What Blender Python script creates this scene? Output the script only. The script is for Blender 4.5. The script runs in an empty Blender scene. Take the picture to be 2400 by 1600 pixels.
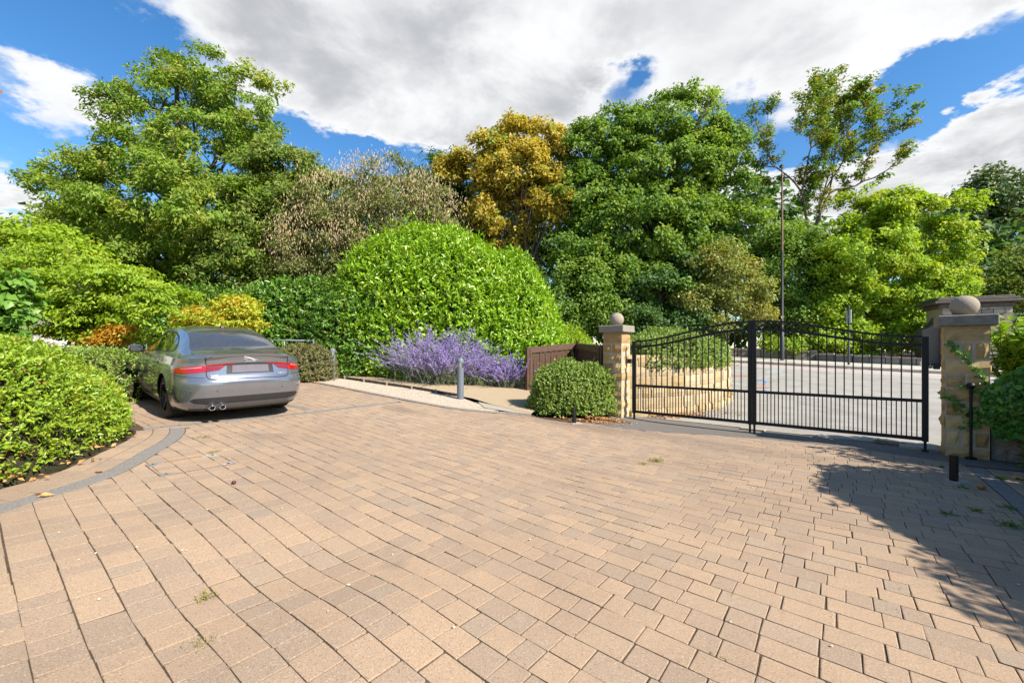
import bpy, bmesh, math, random
import numpy as np
from mathutils import Vector, Matrix

scene = bpy.context.scene
COL = scene.collection
R = math.radians
F = 1000.0            # focal length in photograph pixels (2400 wide)
EYE = 1.42            # camera height above the paving at its feet

# ---------------------------------------------------------------- camera
cam_data = bpy.data.cameras.new('camera')
cam = bpy.data.objects.new('camera', cam_data)
COL.objects.link(cam)
cam.location = (0, 0, EYE)
cam.rotation_euler = (R(90), 0, 0)
cam_data.sensor_width = 36.0
cam_data.lens = 36.0 * F / 2400.0
cam_data.shift_y = 23.0 / 2400.0
cam_data.clip_start = 0.05
cam_data.clip_end = 2000.0
scene.camera = cam

# ---------------------------------------------------------------- sun, sky, exposure
SUN_EL = R(41)
SUN_H = Vector((0.795, -0.607)).normalized()
sun_vec = Vector((SUN_H.x*math.cos(SUN_EL), SUN_H.y*math.cos(SUN_EL), math.sin(SUN_EL)))
sl = bpy.data.lights.new('sun', 'SUN')
sl.energy = 4.4
sl.angle = R(0.53)
sl.color = (1.0, 0.93, 0.82)
so = bpy.data.objects.new('sun', sl)
COL.objects.link(so)
so.rotation_euler = sun_vec.to_track_quat('Z', 'Y').to_euler()
so.location = (20, -20, 30)

scene.view_settings.view_transform = 'Standard'
scene.view_settings.look = 'None'
scene.view_settings.gamma = 1.0
scene.view_settings.use_curve_mapping = False
scene.view_settings.exposure = 1.12
try:
    scene.cycles.max_bounces = 10
    scene.cycles.diffuse_bounces = 6
    scene.cycles.transparent_max_bounces = 8
    scene.cycles.use_denoising = True
    scene.cycles.caustics_reflective = False
    scene.cycles.caustics_refractive = False
except Exception:
    pass

world = bpy.data.worlds.new('World')
scene.world = world
world.use_nodes = True


def build_world():
    nt = world.node_tree
    nt.nodes.clear()
    N, L = nt.nodes, nt.links

    def math_node(op, a=None, b=None, clamp=False):
        n = N.new('ShaderNodeMath'); n.operation = op; n.use_clamp = clamp
        for i, v in enumerate((a, b)):
            if v is None: continue
            if isinstance(v, (int, float)): n.inputs[i].default_value = v
            else: L.new(v, n.inputs[i])
        return n.outputs[0]

    def ramp(val, lo, hi, t0=0.0, t1=1.0):
        n = N.new('ShaderNodeMapRange'); n.interpolation_type = 'SMOOTHSTEP'
        n.inputs[1].default_value = lo; n.inputs[2].default_value = hi
        n.inputs[3].default_value = t0; n.inputs[4].default_value = t1
        L.new(val, n.inputs[0])
        return n.outputs[0]

    out = N.new('ShaderNodeOutputWorld')
    bg = N.new('ShaderNodeBackground'); bg.inputs[1].default_value = 0.12
    L.new(bg.outputs[0], out.inputs[0])
    sky = N.new('ShaderNodeTexSky'); sky.sky_type = 'NISHITA'; sky.sun_disc = False
    sky.sun_elevation = SUN_EL
    sky.sun_rotation = math.atan2(SUN_H.x, SUN_H.y)
    sky.air_density = 1.0; sky.dust_density = 0.35; sky.ozone_density = 2.2
    hs = N.new('ShaderNodeHueSaturation'); hs.inputs['Saturation'].default_value = 1.3
    hs.inputs['Value'].default_value = 0.80
    L.new(sky.outputs[0], hs.inputs['Color'])
    tc = N.new('ShaderNodeTexCoord')
    sep = N.new('ShaderNodeSeparateXYZ'); L.new(tc.outputs['Generated'], sep.inputs[0])
    az = math_node('ARCTAN2', sep.outputs[0], sep.outputs[1])
    el = math_node('ARCSINE', sep.outputs[2])
    # cloud layer coordinates: a flat deck high above
    zz = math_node('ADD', math_node('MAXIMUM', sep.outputs[2], 0.0), 0.16)
    px = math_node('DIVIDE', sep.outputs[0], zz); py = math_node('DIVIDE', sep.outputs[1], zz)
    cp = N.new('ShaderNodeCombineXYZ'); L.new(px, cp.inputs[0]); L.new(py, cp.inputs[1])

    def noise(scale, detail, rough, off=0.0, dist=0.0, vec=None):
        m = N.new('ShaderNodeMapping'); m.inputs['Location'].default_value = (off, off*0.7, off*0.3)
        L.new(vec or cp.outputs[0], m.inputs[0])
        n = N.new('ShaderNodeTexNoise'); n.inputs['Scale'].default_value = scale
        n.inputs['Detail'].default_value = detail; n.inputs['Roughness'].default_value = rough
        n.inputs['Distortion'].default_value = dist
        L.new(m.outputs[0], n.inputs['Vector'])
        return n.outputs['Fac']
    # ragged edges: bend the cloud shapes with noise at two scales
    wa = math_node('ADD', math_node('MULTIPLY', math_node('SUBTRACT', noise(3.0, 6, 0.62, 41.0), 0.5), 0.30), math_node('MULTIPLY', math_node('SUBTRACT', noise(9.0, 5, 0.6, 57.0), 0.5), 0.09))
    we = math_node('ADD', math_node('MULTIPLY', math_node('SUBTRACT', noise(3.0, 6, 0.62, 77.0), 0.5), 0.20), math_node('MULTIPLY', math_node('SUBTRACT', noise(9.0, 5, 0.6, 93.0), 0.5), 0.07))
    comb = N.new('ShaderNodeCombineXYZ'); L.new(math_node('ADD', az, wa), comb.inputs[0]); L.new(math_node('ADD', el, we), comb.inputs[1])
    n1 = noise(1.1, 9, 0.6, 3.1, 0.25)
    n2 = noise(3.3, 8, 0.62, 11.7, 0.5)
    # where the clouds of this sky stand (azimuth, elevation)
    blobs = [  # u, v, ru, rv, rot(deg), amount
        (1000, 120, 520, 250, 0, 0.62), (1500, 60, 640, 170, 0, 0.62), (520, 30, 260, 110, -12, 0.45),
        (760, 215, 210, 150, -35, 0.5), (980, 290, 170, 90, 5, 0.42), (1230, 260, 240, 140, 12, 0.5),
        (2050, 90, 380, 120, 14, 0.6), (1720, 180, 260, 90, 10, 0.42), (2340, -10, 260, 110, 10, 0.5),
        (2150, 420, 300, 150, 20, 0.75), (2420, 330, 220, 150, 15, 0.7), (1800, 460, 200, 130, 0, 0.7),
        (60, 185, 190, 50, -20, 0.42), (235, 245, 120, 50, -20, 0.4), (160, 300, 120, 35, -20, 0.3), (40, 440, 150, 80, 0, 0.5), (20, 520, 120, 80, 0, 0.5),
        (1440, 190, 120, 60, 15, -0.52), (1690, 270, 130, 70, 30, -0.56), (1500, 160, 50, 30, 0, -0.3),
        (2270, 205, 260, 60, 22, -0.8), (2000, 275, 260, 55, 22, -0.75), (1850, 330, 120, 70, 20, -0.4),
        (180, 70, 230, 120, 0, -0.7), (350, 130, 60, 90, 20, -0.3), (170, 420, 200, 70, 0, -0.45),
        (850, 400, 240, 55, -8, -0.8), (690, 350, 90, 60, -30, -0.5), (1060, 385, 120, 45, 0, -0.5), (330, 400, 300, 90, 0, -0.4),
    ]
    tot = math_node('MULTIPLY', n1, 0.55)
    tot = math_node('ADD', tot, math_node('MULTIPLY', n2, 0.42))
    for (u, v, ru, rv, rot, amt) in blobs:
        X = (u-1200)/F; Zr = (823-v)/F
        a0 = math.atan(X); e0 = math.atan(Zr/math.sqrt(1+X*X))
        ra = ru/F*math.cos(a0)**1.6; re = rv/F*math.cos(a0)*math.cos(e0)
        m = N.new('ShaderNodeMapping'); m.vector_type = 'TEXTURE'
        m.inputs['Location'].default_value = (a0, e0, 0)
        m.inputs['Rotation'].default_value = (0, 0, R(rot))
        m.inputs['Scale'].default_value = (ra, re, 1)
        L.new(comb.outputs[0], m.inputs[0])
        ln = N.new('ShaderNodeVectorMath'); ln.operation = 'LENGTH'; L.new(m.outputs[0], ln.inputs[0])
        tot = math_node('ADD', tot, ramp(ln.outputs['Value'], 0.15, 1.25, amt, 0.0))
    mask = ramp(tot, 0.44, 0.97)
    thick = ramp(tot, 0.78, 1.45)
    n3 = noise(2.2, 8, 0.6, 23.0, 0.3)
    shade = math_node('MULTIPLY', thick, ramp(n3, 0.34, 0.62))
    light = N.new('ShaderNodeMixRGB'); light.inputs[1].default_value = (3.85, 3.88, 3.92, 1); light.inputs[2].default_value = (2.12, 2.18, 2.32, 1)
    L.new(shade, light.inputs[0])
    mix = N.new('ShaderNodeMixRGB'); L.new(mask, mix.inputs[0])
    L.new(hs.outputs[0], mix.inputs[1]); L.new(light.outputs[0], mix.inputs[2])
    L.new(mix.outputs[0], bg.inputs[0])


build_world()

# ---------------------------------------------------------------- helpers: placing
def softmin(a, b, k):
    return -k*np.log(np.exp(-np.asarray(a, float)/k)+np.exp(-np.asarray(b, float)/k))

def softmax(a, b, k):
    return k*np.log(np.exp(np.clip(np.asarray(a, float)/k, -60, 60))+np.exp(np.clip(np.asarray(b, float)/k, -60, 60)))

def sstep(a, b, x):
    t = np.clip((np.asarray(x, float)-a)/(b-a), 0, 1)
    return t*t*(3-2*t)

def G(x, y):
    """height of the ground: the drive falls to the right, the path and the road rise away"""
    x = np.asarray(x, float); y = np.asarray(y, float)
    s = softmin(np.clip(x, -14, 30), 1.42, 0.45)
    s = softmax(s, -5.2, 0.9)
    z = -0.0721*s
    wl = 1-sstep(1.2, 3.2, x)
    yy = np.clip(y, -40, 27)
    z = z+0.05*softmax(yy-7, 0, 0.5)*wl
    z = z+(0.08*softmax(yy-10, 0, 0.5))*(1-wl)
    # worn hollows in the paving near the camera
    z = z-0.045*np.exp(-(((x+1.25)/0.55)**2+((y-2.75)/0.6)**2))
    z = z+0.03*np.exp(-(((x+0.75)/0.5)**2+((y-2.3)/0.45)**2))
    z = z-0.035*np.exp(-(((x+1.9)/0.5)**2+((y-2.1)/0.5)**2))
    z = z+0.006*np.sin(1.9*x+0.7*y)*np.cos(1.3*y-0.6*x)
    return z

def Gs(x, y): return float(G(x, y))

def hit(u, v, dz=0.0):
    """ground point seen at photograph pixel (u, v)"""
    X = (u-1200)/F; Z = (823-v)/F
    t0, t1 = 0.5, 60.0
    d = np.linspace(t0, t1, 6000)
    h = EYE+Z*d-(G(X*d, d)+dz)
    k = np.argmax(h < 0)
    if h[k] >= 0: k = len(d)-1
    y = d[k]
    return np.array([X*y, y])

def at(u, v, d):
    return np.array([(u-1200)/F*d, d, EYE+(823-v)/F*d])

ED = np.array([0.795, -0.607]); ED /= np.linalg.norm(ED)     # along the gate and the paving courses
ND = np.array([-ED[1], ED[0]])                                # away from the camera

# ---------------------------------------------------------------- helpers: objects
def tag(o, label=None, cat=None, group=None, kind=None):
    if label: o['label'] = label
    if cat: o['category'] = cat
    if group: o['group'] = group
    if kind: o['kind'] = kind
    return o

def empty(name, loc=(0, 0, 0), label=None, cat=None, group=None, rz=0.0):
    o = bpy.data.objects.new(name, None); COL.objects.link(o)
    o.location = loc; o.rotation_euler = (0, 0, rz)
    o.empty_display_size = 0.2
    return tag(o, label, cat, group)

def link(name, me, parent=None, mat=None):
    o = bpy.data.objects.new(name, me); COL.objects.link(o)
    if mat is not None and len(me.materials) == 0: me.materials.append(mat)
    if parent is not None: o.parent = parent
    return o

class MB:
    """collects shapes, then becomes one mesh object"""
    def __init__(self): self.v = []; self.f = []; self.n = 0; self.extra = []
    def add(self, verts, faces):
        verts = [tuple(map(float, p)) for p in verts]
        self.v += verts
        self.f += [tuple(i+self.n for i in f) for f in faces]
        self.n += len(verts)
    def box(self, c, size, rz=0.0, bev=0.0, M=None):
        sx, sy, sz = [s/2 for s in size]
        b = min(bev, sx*0.9, sy*0.9, sz*0.9)
        if b <= 0:
            vs = [(x, y, z) for z in (-sz, sz) for (x, y) in ((-sx, -sy), (sx, -sy), (sx, sy), (-sx, sy))]
            fs = [(3, 2, 1, 0), (4, 5, 6, 7), (0, 1, 5, 4), (1, 2, 6, 5), (2, 3, 7, 6), (3, 0, 4, 7)]
        else:
            rings = []
            for (z, d) in ((-sz, b), (-sz+b, 0), (sz-b, 0), (sz, b)):
                x, y = sx-d, sy-d
                rings.append([(x-b if d == 0 else x, -y, z), (x, -y+b if d == 0 else -y, z), (x, y-b if d == 0 else y, z), (x-b if d == 0 else x, y, z),
                              (-x+b if d == 0 else -x, y, z), (-x, y-b if d == 0 else y, z), (-x, -y+b if d == 0 else -y, z), (-x+b if d == 0 else -x, -y, z)])
            vs = [p for r in rings for p in r]
            fs = []
            for k in range(3):
                for i in range(8):
                    j = (i+1) % 8
                    fs.append((k*8+i, k*8+j, k*8+8+j, k*8+8+i))
            fs.append(tuple(range(7, -1, -1))); fs.append(tuple(range(24, 32)))
        if M is None:
            ca, sa = math.cos(rz), math.sin(rz)
            vs = [(c[0]+x*ca-y*sa, c[1]+x*sa+y*ca, c[2]+z) for x, y, z in vs]
        else:
            vs = [tuple(M @ Vector((x+c[0], y+c[1], z+c[2]))) for x, y, z in vs]
        self.add(vs, fs)
    def tube(self, pts, radii, n=8, caps=True):
        pts = [Vector(p) for p in pts]
        if not hasattr(radii, '__len__'): radii = [radii]*len(pts)
        rings = []; prev = None
        for i, p in enumerate(pts):
            a = pts[max(0, i-1)]; b = pts[min(len(pts)-1, i+1)]
            t = (b-a)
            if t.length < 1e-9: t = Vector((0, 0, 1))
            t.normalize()
            if prev is None:
                ref = Vector((0, 0, 1)) if abs(t.z) < 0.9 else Vector((1, 0, 0))
                s = t.cross(ref).normalized()
            else:
                s = (prev-t*prev.dot(t))
                s = s.normalized() if s.length > 1e-6 else t.orthogonal().normalized()
            prev = s
            w = t.cross(s)
            rings.append([p+(s*math.cos(2*math.pi*k/n)+w*math.sin(2*math.pi*k/n))*radii[i] for k in range(n)])
        vs = [q for r in rings for q in r]; fs = []
        for i in range(len(pts)-1):
            for k in range(n):
                j = (k+1) % n
                fs.append((i*n+k, i*n+j, (i+1)*n+j, (i+1)*n+k))
        if caps:
            fs.append(tuple(range(n-1, -1, -1))); fs.append(tuple((len(pts)-1)*n+k for k in range(n)))
        self.add(vs, fs)
    def lathe(self, prof, c=(0, 0, 0), n=24):
        vs = []; fs = []
        for (r, z) in prof:
            for k in range(n):
                a = 2*math.pi*k/n
                vs.append((c[0]+r*math.cos(a), c[1]+r*math.sin(a), c[2]+z))
        for i in range(len(prof)-1):
            for k in range(n):
                j = (k+1) % n
                fs.append((i*n+k, i*n+j, (i+1)*n+j, (i+1)*n+k))
        fs.append(tuple(range(n-1, -1, -1))); fs.append(tuple((len(prof)-1)*n+k for k in range(n)))
        self.add(vs, fs)
    def grid(self, P):
        """P: array (rows, cols, 3)"""
        P = np.asarray(P, float); r, c = P.shape[:2]
        fs = [(i*c+j, i*c+j+1, (i+1)*c+j+1, (i+1)*c+j) for i in range(r-1) for j in range(c-1)]
        self.add(P.reshape(-1, 3), fs)
    def mesh(self, name, smooth=False, M=None):
        me = bpy.data.meshes.new(name)
        me.from_pydata(self.v, [], self.f)
        if M is not None: me.transform(M)
        if smooth: me.polygons.foreach_set('use_smooth', [True]*len(me.polygons))
        me.update()
        return me
    def build(self, name, mat, parent=None, smooth=False, sharp=None):
        me = self.mesh(name, smooth)
        o = link(name, me, parent, mat)
        if sharp is not None and smooth: me.set_sharp_from_angle(angle=R(sharp))
        return o

def parts_copy(me, name, parent, loc, rot=(0, 0, 0), scale=(1, 1, 1)):
    o = bpy.data.objects.new(name, me); COL.objects.link(o)
    o.parent = parent; o.location = loc; o.rotation_euler = rot; o.scale = scale
    return o

def copy_tree(o, parent=None):
    c = o.copy(); COL.objects.link(c); c.parent = parent
    for ch in list(o.children): copy_tree(ch, c)
    return c

# ---------------------------------------------------------------- helpers: materials
def new_mat(name):
    m = bpy.data.materials.new(name); m.use_nodes = True
    nt = m.node_tree; b = nt.nodes['Principled BSDF']
    return m, nt, b

def rgb(c): return (c[0], c[1], c[2], 1.0)

def mat_plain(name, col, rough=0.6, metal=0.0, var=0.25, scale=18.0, bump=0.0, bscale=60.0, coat=0.0, spec=None, col2=None, detail=6.0):
    """one colour with grain: the noise runs in object space"""
    m, nt, b = new_mat(name)
    N, L = nt.nodes, nt.links
    tc = N.new('ShaderNodeTexCoord')
    n = N.new('ShaderNodeTexNoise'); n.inputs['Scale'].default_value = scale; n.inputs['Detail'].default_value = detail
    n.inputs['Roughness'].default_value = 0.65
    L.new(tc.outputs['Object'], n.inputs['Vector'])
    mix = N.new('ShaderNodeMixRGB')
    lo = tuple(c*(1-var) for c in col); hi = tuple(min(1, c*(1+var)) for c in (col2 or col))
    mix.inputs[1].default_value = rgb(lo); mix.inputs[2].default_value = rgb(hi)
    rp = N.new('ShaderNodeMapRange'); rp.inputs[1].default_value = 0.3; rp.inputs[2].default_value = 0.7
    L.new(n.outputs['Fac'], rp.inputs[0]); L.new(rp.outputs[0], mix.inputs[0])
    L.new(mix.outputs[0], b.inputs['Base Color'])
    b.inputs['Roughness'].default_value = rough
    b.inputs['Metallic'].default_value = metal
    if spec is not None: b.inputs['Specular IOR Level'].default_value = spec
    if coat: b.inputs['Coat Weight'].default_value = coat; b.inputs['Coat Roughness'].default_value = 0.04
    if bump:
        n2 = N.new('ShaderNodeTexNoise'); n2.inputs['Scale'].default_value = bscale; n2.inputs['Detail'].default_value = 8
        L.new(tc.outputs['Object'], n2.inputs['Vector'])
        bp = N.new('ShaderNodeBump'); bp.inputs['Strength'].default_value = bump; bp.inputs['Distance'].default_value = 0.02
        L.new(n2.outputs['Fac'], bp.inputs['Height']); L.new(bp.outputs[0], b.inputs['Normal'])
    return m

def mat_leaf(name, a, b_, c, rough=0.45, trans=0.3, tcol=None, spec=0.4, cmix=0.7):
    """leaf colours: a to b from leaf to leaf, c on some sprays"""
    m, nt, b = new_mat(name)
    N, L = nt.nodes, nt.links
    at1 = N.new('ShaderNodeAttribute'); at1.attribute_name = 'rnd'
    at2 = N.new('ShaderNodeAttribute'); at2.attribute_name = 'spray'
    m1 = N.new('ShaderNodeMixRGB'); m1.inputs[1].default_value = rgb(a); m1.inputs[2].default_value = rgb(b_)
    L.new(at1.outputs['Fac'], m1.inputs[0])
    r = N.new('ShaderNodeMapRange'); r.inputs[1].default_value = 0.55; r.inputs[2].default_value = 1.0; r.inputs[4].default_value = cmix
    L.new(at2.outputs['Fac'], r.inputs[0])
    m2 = N.new('ShaderNodeMixRGB'); m2.inputs[2].default_value = rgb(c)
    L.new(r.outputs[0], m2.inputs[0]); L.new(m1.outputs[0], m2.inputs[1])
    L.new(m2.outputs[0], b.inputs['Base Color'])
    b.inputs['Roughness'].default_value = rough
    b.inputs['Specular IOR Level'].default_value = spec
    t = N.new('ShaderNodeBsdfTranslucent')
    g = N.new('ShaderNodeMixRGB'); g.blend_type = 'MULTIPLY'; g.inputs[0].default_value = 1.0
    g.inputs[2].default_value = rgb(tcol or (1.5, 1.35, 0.6))
    L.new(m2.outputs[0], g.inputs[1]); L.new(g.outputs[0], t.inputs[0])
    mx = N.new('ShaderNodeMixShader'); mx.inputs[0].default_value = trans
    L.new(b.outputs[0], mx.inputs[1]); L.new(t.outputs[0], mx.inputs[2])
    L.new(mx.outputs[0], nt.nodes['Material Output'].inputs['Surface'])
    return m

# ---------------------------------------------------------------- helpers: foliage
def wob(p, seed, fr=1.0):
    """cheap smooth noise, about -1..1"""
    rs = np.random.RandomState(seed)
    s = np.zeros(len(p))
    for k in range(7):
        w = rs.normal(size=3); w *= fr*(0.6+0.35*k)/np.linalg.norm(w)
        s += np.sin(p@w*2*math.pi+rs.uniform(0, 6.28))/(1+0.35*k)
    return s/2.6

def unit(a): return a/np.maximum(np.linalg.norm(a, axis=1, keepdims=True), 1e-9)

def leaf_mesh(name, pos, nrm, tan, ln, wd, rnd, spray, fold=0.18):
    """kite-shaped folded leaves, two triangles each"""
    n = len(pos)
    tan = unit(tan-nrm*np.sum(tan*nrm, 1, keepdims=True)); bi = np.cross(nrm, tan)
    ln = ln[:, None]; wd = wd[:, None]
    v = np.empty((n, 4, 3), np.float32)
    v[:, 0] = pos-tan*ln*0.5
    v[:, 1] = pos+bi*wd*0.5+nrm*wd*fold-tan*ln*0.05
    v[:, 2] = pos+tan*ln*0.5-nrm*ln*0.10
    v[:, 3] = pos-bi*wd*0.5+nrm*wd*fold-tan*ln*0.05
    me = bpy.data.meshes.new(name)
    me.vertices.add(n*4); me.vertices.foreach_set('co', v.ravel())
    idx = (np.arange(n)[:, None]*4+np.array([0, 2, 1, 0, 3, 2])[None, :]).astype(np.int32).ravel()
    me.loops.add(n*6); me.loops.foreach_set('vertex_index', idx)
    me.polygons.add(n*2)
    me.polygons.foreach_set('loop_start', np.arange(0, n*6, 3, dtype=np.int32))
    a = me.attributes.new('rnd', 'FLOAT', 'POINT'); a.data.foreach_set('value', np.repeat(rnd, 4).astype(np.float32))
    a = me.attributes.new('spray', 'FLOAT', 'POINT'); a.data.foreach_set('value', np.repeat(spray, 4).astype(np.float32))
    me.update(calc_edges=True)
    return me

def spray_leaves(name, cen, out, m, rc, ln, rng, mat, parent=None, wd=0.5, up=0.5, flat=0.7, scatter=0.9, droop=0.3, cluster_var=None):
    """m leaves round each spray centre; out: outward direction of the crown there"""
    n = len(cen)
    N = n*m
    c = np.repeat(cen, m, 0); o = np.repeat(out, m, 0)
    off = rng.normal(size=(N, 3)); off = unit(off)*(rng.uniform(0, 1, (N, 1))**0.5)*rc
    off[:, 2] *= flat
    pos = c+off
    nr = unit(o*0.55+np.array([0, 0, up])+rng.normal(size=(N, 3))*scatter*0.55)
    tn = unit(off+o*rc*0.5+rng.normal(size=(N, 3))*rc*0.5-np.array([0, 0, droop*rc]))
    L_ = ln*rng.uniform(0.65, 1.25, N)
    sp = rng.uniform(0, 1, n) if cluster_var is None else cluster_var
    me = leaf_mesh(name, pos, nr, tn, L_, L_*wd, rng.uniform(0, 1, N), np.repeat(sp, m))
    return link(name, me, parent, mat)

def crown_points(lobes, n, rng, shell=0.45, gap=0.35, gfr=0.35, seed=1, back=0.4, bumpy=0.12):
    """spray centres in a union of ellipsoids, near the surface, thinned by noise"""
    lobes = np.array(lobes, float)     # x,y,z,rx,ry,rz
    area = (lobes[:, 3]*lobes[:, 5]+lobes[:, 3]*lobes[:, 4]+lobes[:, 4]*lobes[:, 5])
    pr = area/area.sum()
    P = []; O = []
    tries = 0
    while sum(map(len, P)) < n and tries < 30:
        tries += 1
        k = rng.choice(len(lobes), 2*n, p=pr)
        d = unit(rng.normal(size=(2*n, 3)))
        r = rng.uniform(shell**3, 1, 2*n)**(1/3.)
        lb = lobes[k]
        r = r*(1+bumpy*wob(d*2.2+lb[:, :3]*0.37, seed+5, 0.6))
        p = lb[:, :3]+d*lb[:, 3:]*r[:, None]
        keep = np.ones(2*n, bool)
        for q in lobes:                       # thin the inside of the union
            rr = np.sqrt((((p-q[:3])/q[3:])**2).sum(1))
            keep &= (rr > shell*0.9) | (rng.uniform(size=2*n) < 0.12)
        keep &= wob(p, seed, gfr) > -gap*2+gap*0.9-0.25*(1-gap)
        facing = d[:, 1] < 0.25
        keep &= facing | (rng.uniform(size=2*n) < back)
        P.append(p[keep]); O.append(unit(d/lb[:, 3:]*lb[:, 3:].mean(1, keepdims=True))[keep])
    P = np.concatenate(P)[:n]; O = np.concatenate(O)[:n]
    return P, O

def clump_points(lobes, nc, rcl, per, rng, squash=0.75, up=0.45, **kw):
    """boughs: domes of sprays standing on the crown's surface, open below"""
    lobes = [(x, y, z, max(a-rcl*0.62, a*0.45), max(b-rcl*0.62, b*0.45), max(c-rcl*0.62*squash, c*0.45)) for x, y, z, a, b, c in lobes]
    C, O = crown_points(lobes, nc, rng, **kw)
    n = len(C)
    d = unit(np.repeat(O, per, 0)*0.75+np.array([0, 0, up])+unit(rng.normal(size=(n*per, 3)))*0.95)
    r = np.repeat(rcl*rng.uniform(0.6, 1.25, n), per)*rng.uniform(0.45, 1.05, n*per)
    P = np.repeat(C, per, 0)+d*r[:, None]*np.array([1, 1, squash])
    return P, unit(d*0.7+np.repeat(O, per, 0)*0.4), C

def lobes_px(spec, d, fy=0.8):
    """(u, v, ru, rv[, dd]) in photograph pixels at distance d -> ellipsoids standing there"""
    res = []
    for s in spec:
        u, v, ru, rv = s[:4]; dd = d+(s[4] if len(s) > 4 else 0.0)
        p = at(u, v, dd)
        res.append((p[0], p[1], p[2], ru/F*dd, fy*0.5*(ru+rv)/F*dd, rv/F*dd))
    return res

def limb_path(a, b, rng, sag=0.15, n=6):
    a = np.array(a, float); b = np.array(b, float); L_ = np.linalg.norm(b-a)
    t = np.linspace(0, 1, n)[:, None]
    side = rng.normal(size=3)*sag*L_*0.5
    p = a*(1-t)+b*t
    p += np.sin(t*math.pi)*side+np.sin(t*math.pi)*np.array([0, 0, sag*L_*0.5])
    p[1:-1] += rng.normal(size=(n-2, 3))*0.012*L_
    return p

def make_tree(name, label, cat, base, lobes, leafmat, barkmat, rng, n=900, m=40, rc=0.5, ln=0.16, trunk_r=0.25, forks=None, limbs=22,
              group=None, twigs=60, lean=(0, 0), trunk_top=0.55, two=None, clump=None, squash=0.75, th_k=0.9, **kw):
    ck = {k: kw.pop(k) for k in list(kw) if k in ('shell', 'gap', 'gfr', 'seed', 'back', 'bumpy')}
    z0 = Gs(base[0], base[1])-0.05
    root = empty(name, (base[0], base[1], z0), label, cat, group)
    if clump:
        per = max(4, int(n/clump[0]))
        P, O, CC = clump_points(lobes, clump[0], clump[1], per, rng, squash, **ck)
        n_ = len(P); sprv = np.clip(np.repeat(rng.uniform(0, 0.5, len(CC)), per)+rng.uniform(0, 0.55, n_), 0, 1)
    else:
        P, O = crown_points(lobes, n, rng, **ck); sprv = None
    o = np.array([base[0], base[1], z0])
    leaf_o = spray_leaves('crown', P-o, O, m, rc, ln, rng, leafmat, root, cluster_var=sprv, **kw)
    la = np.array(lobes)
    top = la[:, :3].mean(0); ztop = (la[:, 2]+la[:, 5]).max()
    stems = two or [(0.0, 0.0, 1.0)]
    mb = MB()
    for (dx, dy, sc) in stems:
        bx = np.array([dx, dy, 0.0])
        th = (ztop-z0)*th_k
        cx_, cy_ = top[0]-o[0], top[1]-o[1]
        path = []
        for t in np.linspace(0, 1, 9):
            w = t**1.5
            path.append((bx[0]+(cx_-bx[0])*w*0.8+0.06*th*0.1*math.sin(5*t+dx), bx[1]+(cy_-bx[1])*w*0.8, th*t*sc))
        rad = [trunk_r*sc*(1.25 if i == 0 else 1)*(1-0.85*t) for i, t in enumerate(np.linspace(0, 1, 9))]
        mb.tube(path, rad, 8)
        path = np.array(path)
        if len(P):
            idx = rng.choice(len(P), min(limbs, len(P)), replace=False)
            for q in idx:
                tgt = P[q]-o
                kz = np.clip((tgt[2]*0.62)/max(th*sc, 0.1), 0.18, 0.9)
                a = np.array([np.interp(kz, np.linspace(0, 1, 9), path[:, c]) for c in range(3)])
                lp = limb_path(a, tgt, rng, 0.12)
                r0 = trunk_r*sc*0.38*(1-0.55*kz)
                mb.tube(lp, np.linspace(r0, r0*0.14, 6), 5)
                for w in range(max(0, int(twigs/limbs))):
                    near = P[np.argsort(((P-o-lp[3])**2).sum(1))[:60]]
                    tq = near[rng.integers(len(near))]-o
                    st = lp[rng.integers(2, 5)]
                    mb.tube(limb_path(st, tq, rng, 0.1, 5), np.linspace(r0*0.3, r0*0.06, 5), 4)
    mb.build('trunk', barkmat, root, smooth=True)
    return root

def mound_points(n, c, r, rng, pw=2.4, top=1.0, bump=0.06, bfr=0.6, seed=3, zmin=0.0, shell=(0.86, 1.0), back=0.5):
    """points on a clipped dome (superellipsoid upper half); returns positions relative to c and outward normals"""
    out = []; nn = []
    while sum(map(len, out)) < n:
        d = unit(rng.normal(size=(n, 3)))
        d[:, 2] = np.abs(d[:, 2])
        s = (np.abs(d)**pw).sum(1)**(1/pw)
        q = d/s[:, None]
        g = unit(np.sign(q)*np.abs(q)**(pw-1)/np.array(r))
        p = q*np.array(r)
        # even density by area: accept by local stretch
        st = np.linalg.norm(np.cross(np.array(r)*np.array([1, 0, 0]), np.array([0, 1, 0])))
        w = (r[0]*r[1]*r[2])*np.linalg.norm(q/np.array(r), axis=1)
        keep = rng.uniform(size=n) < w/w.max()
        keep &= (g[:, 1] < 0.3) | (rng.uniform(size=n) < back)
        p = p*(1+bump*wob(p+np.array(c), seed, bfr))[:, None]*rng.uniform(shell[0], shell[1], n)[:, None]
        keep &= p[:, 2] > zmin
        out.append(p[keep]); nn.append(g[keep])
    return np.concatenate(out)[:n], np.concatenate(nn)[:n]
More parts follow.
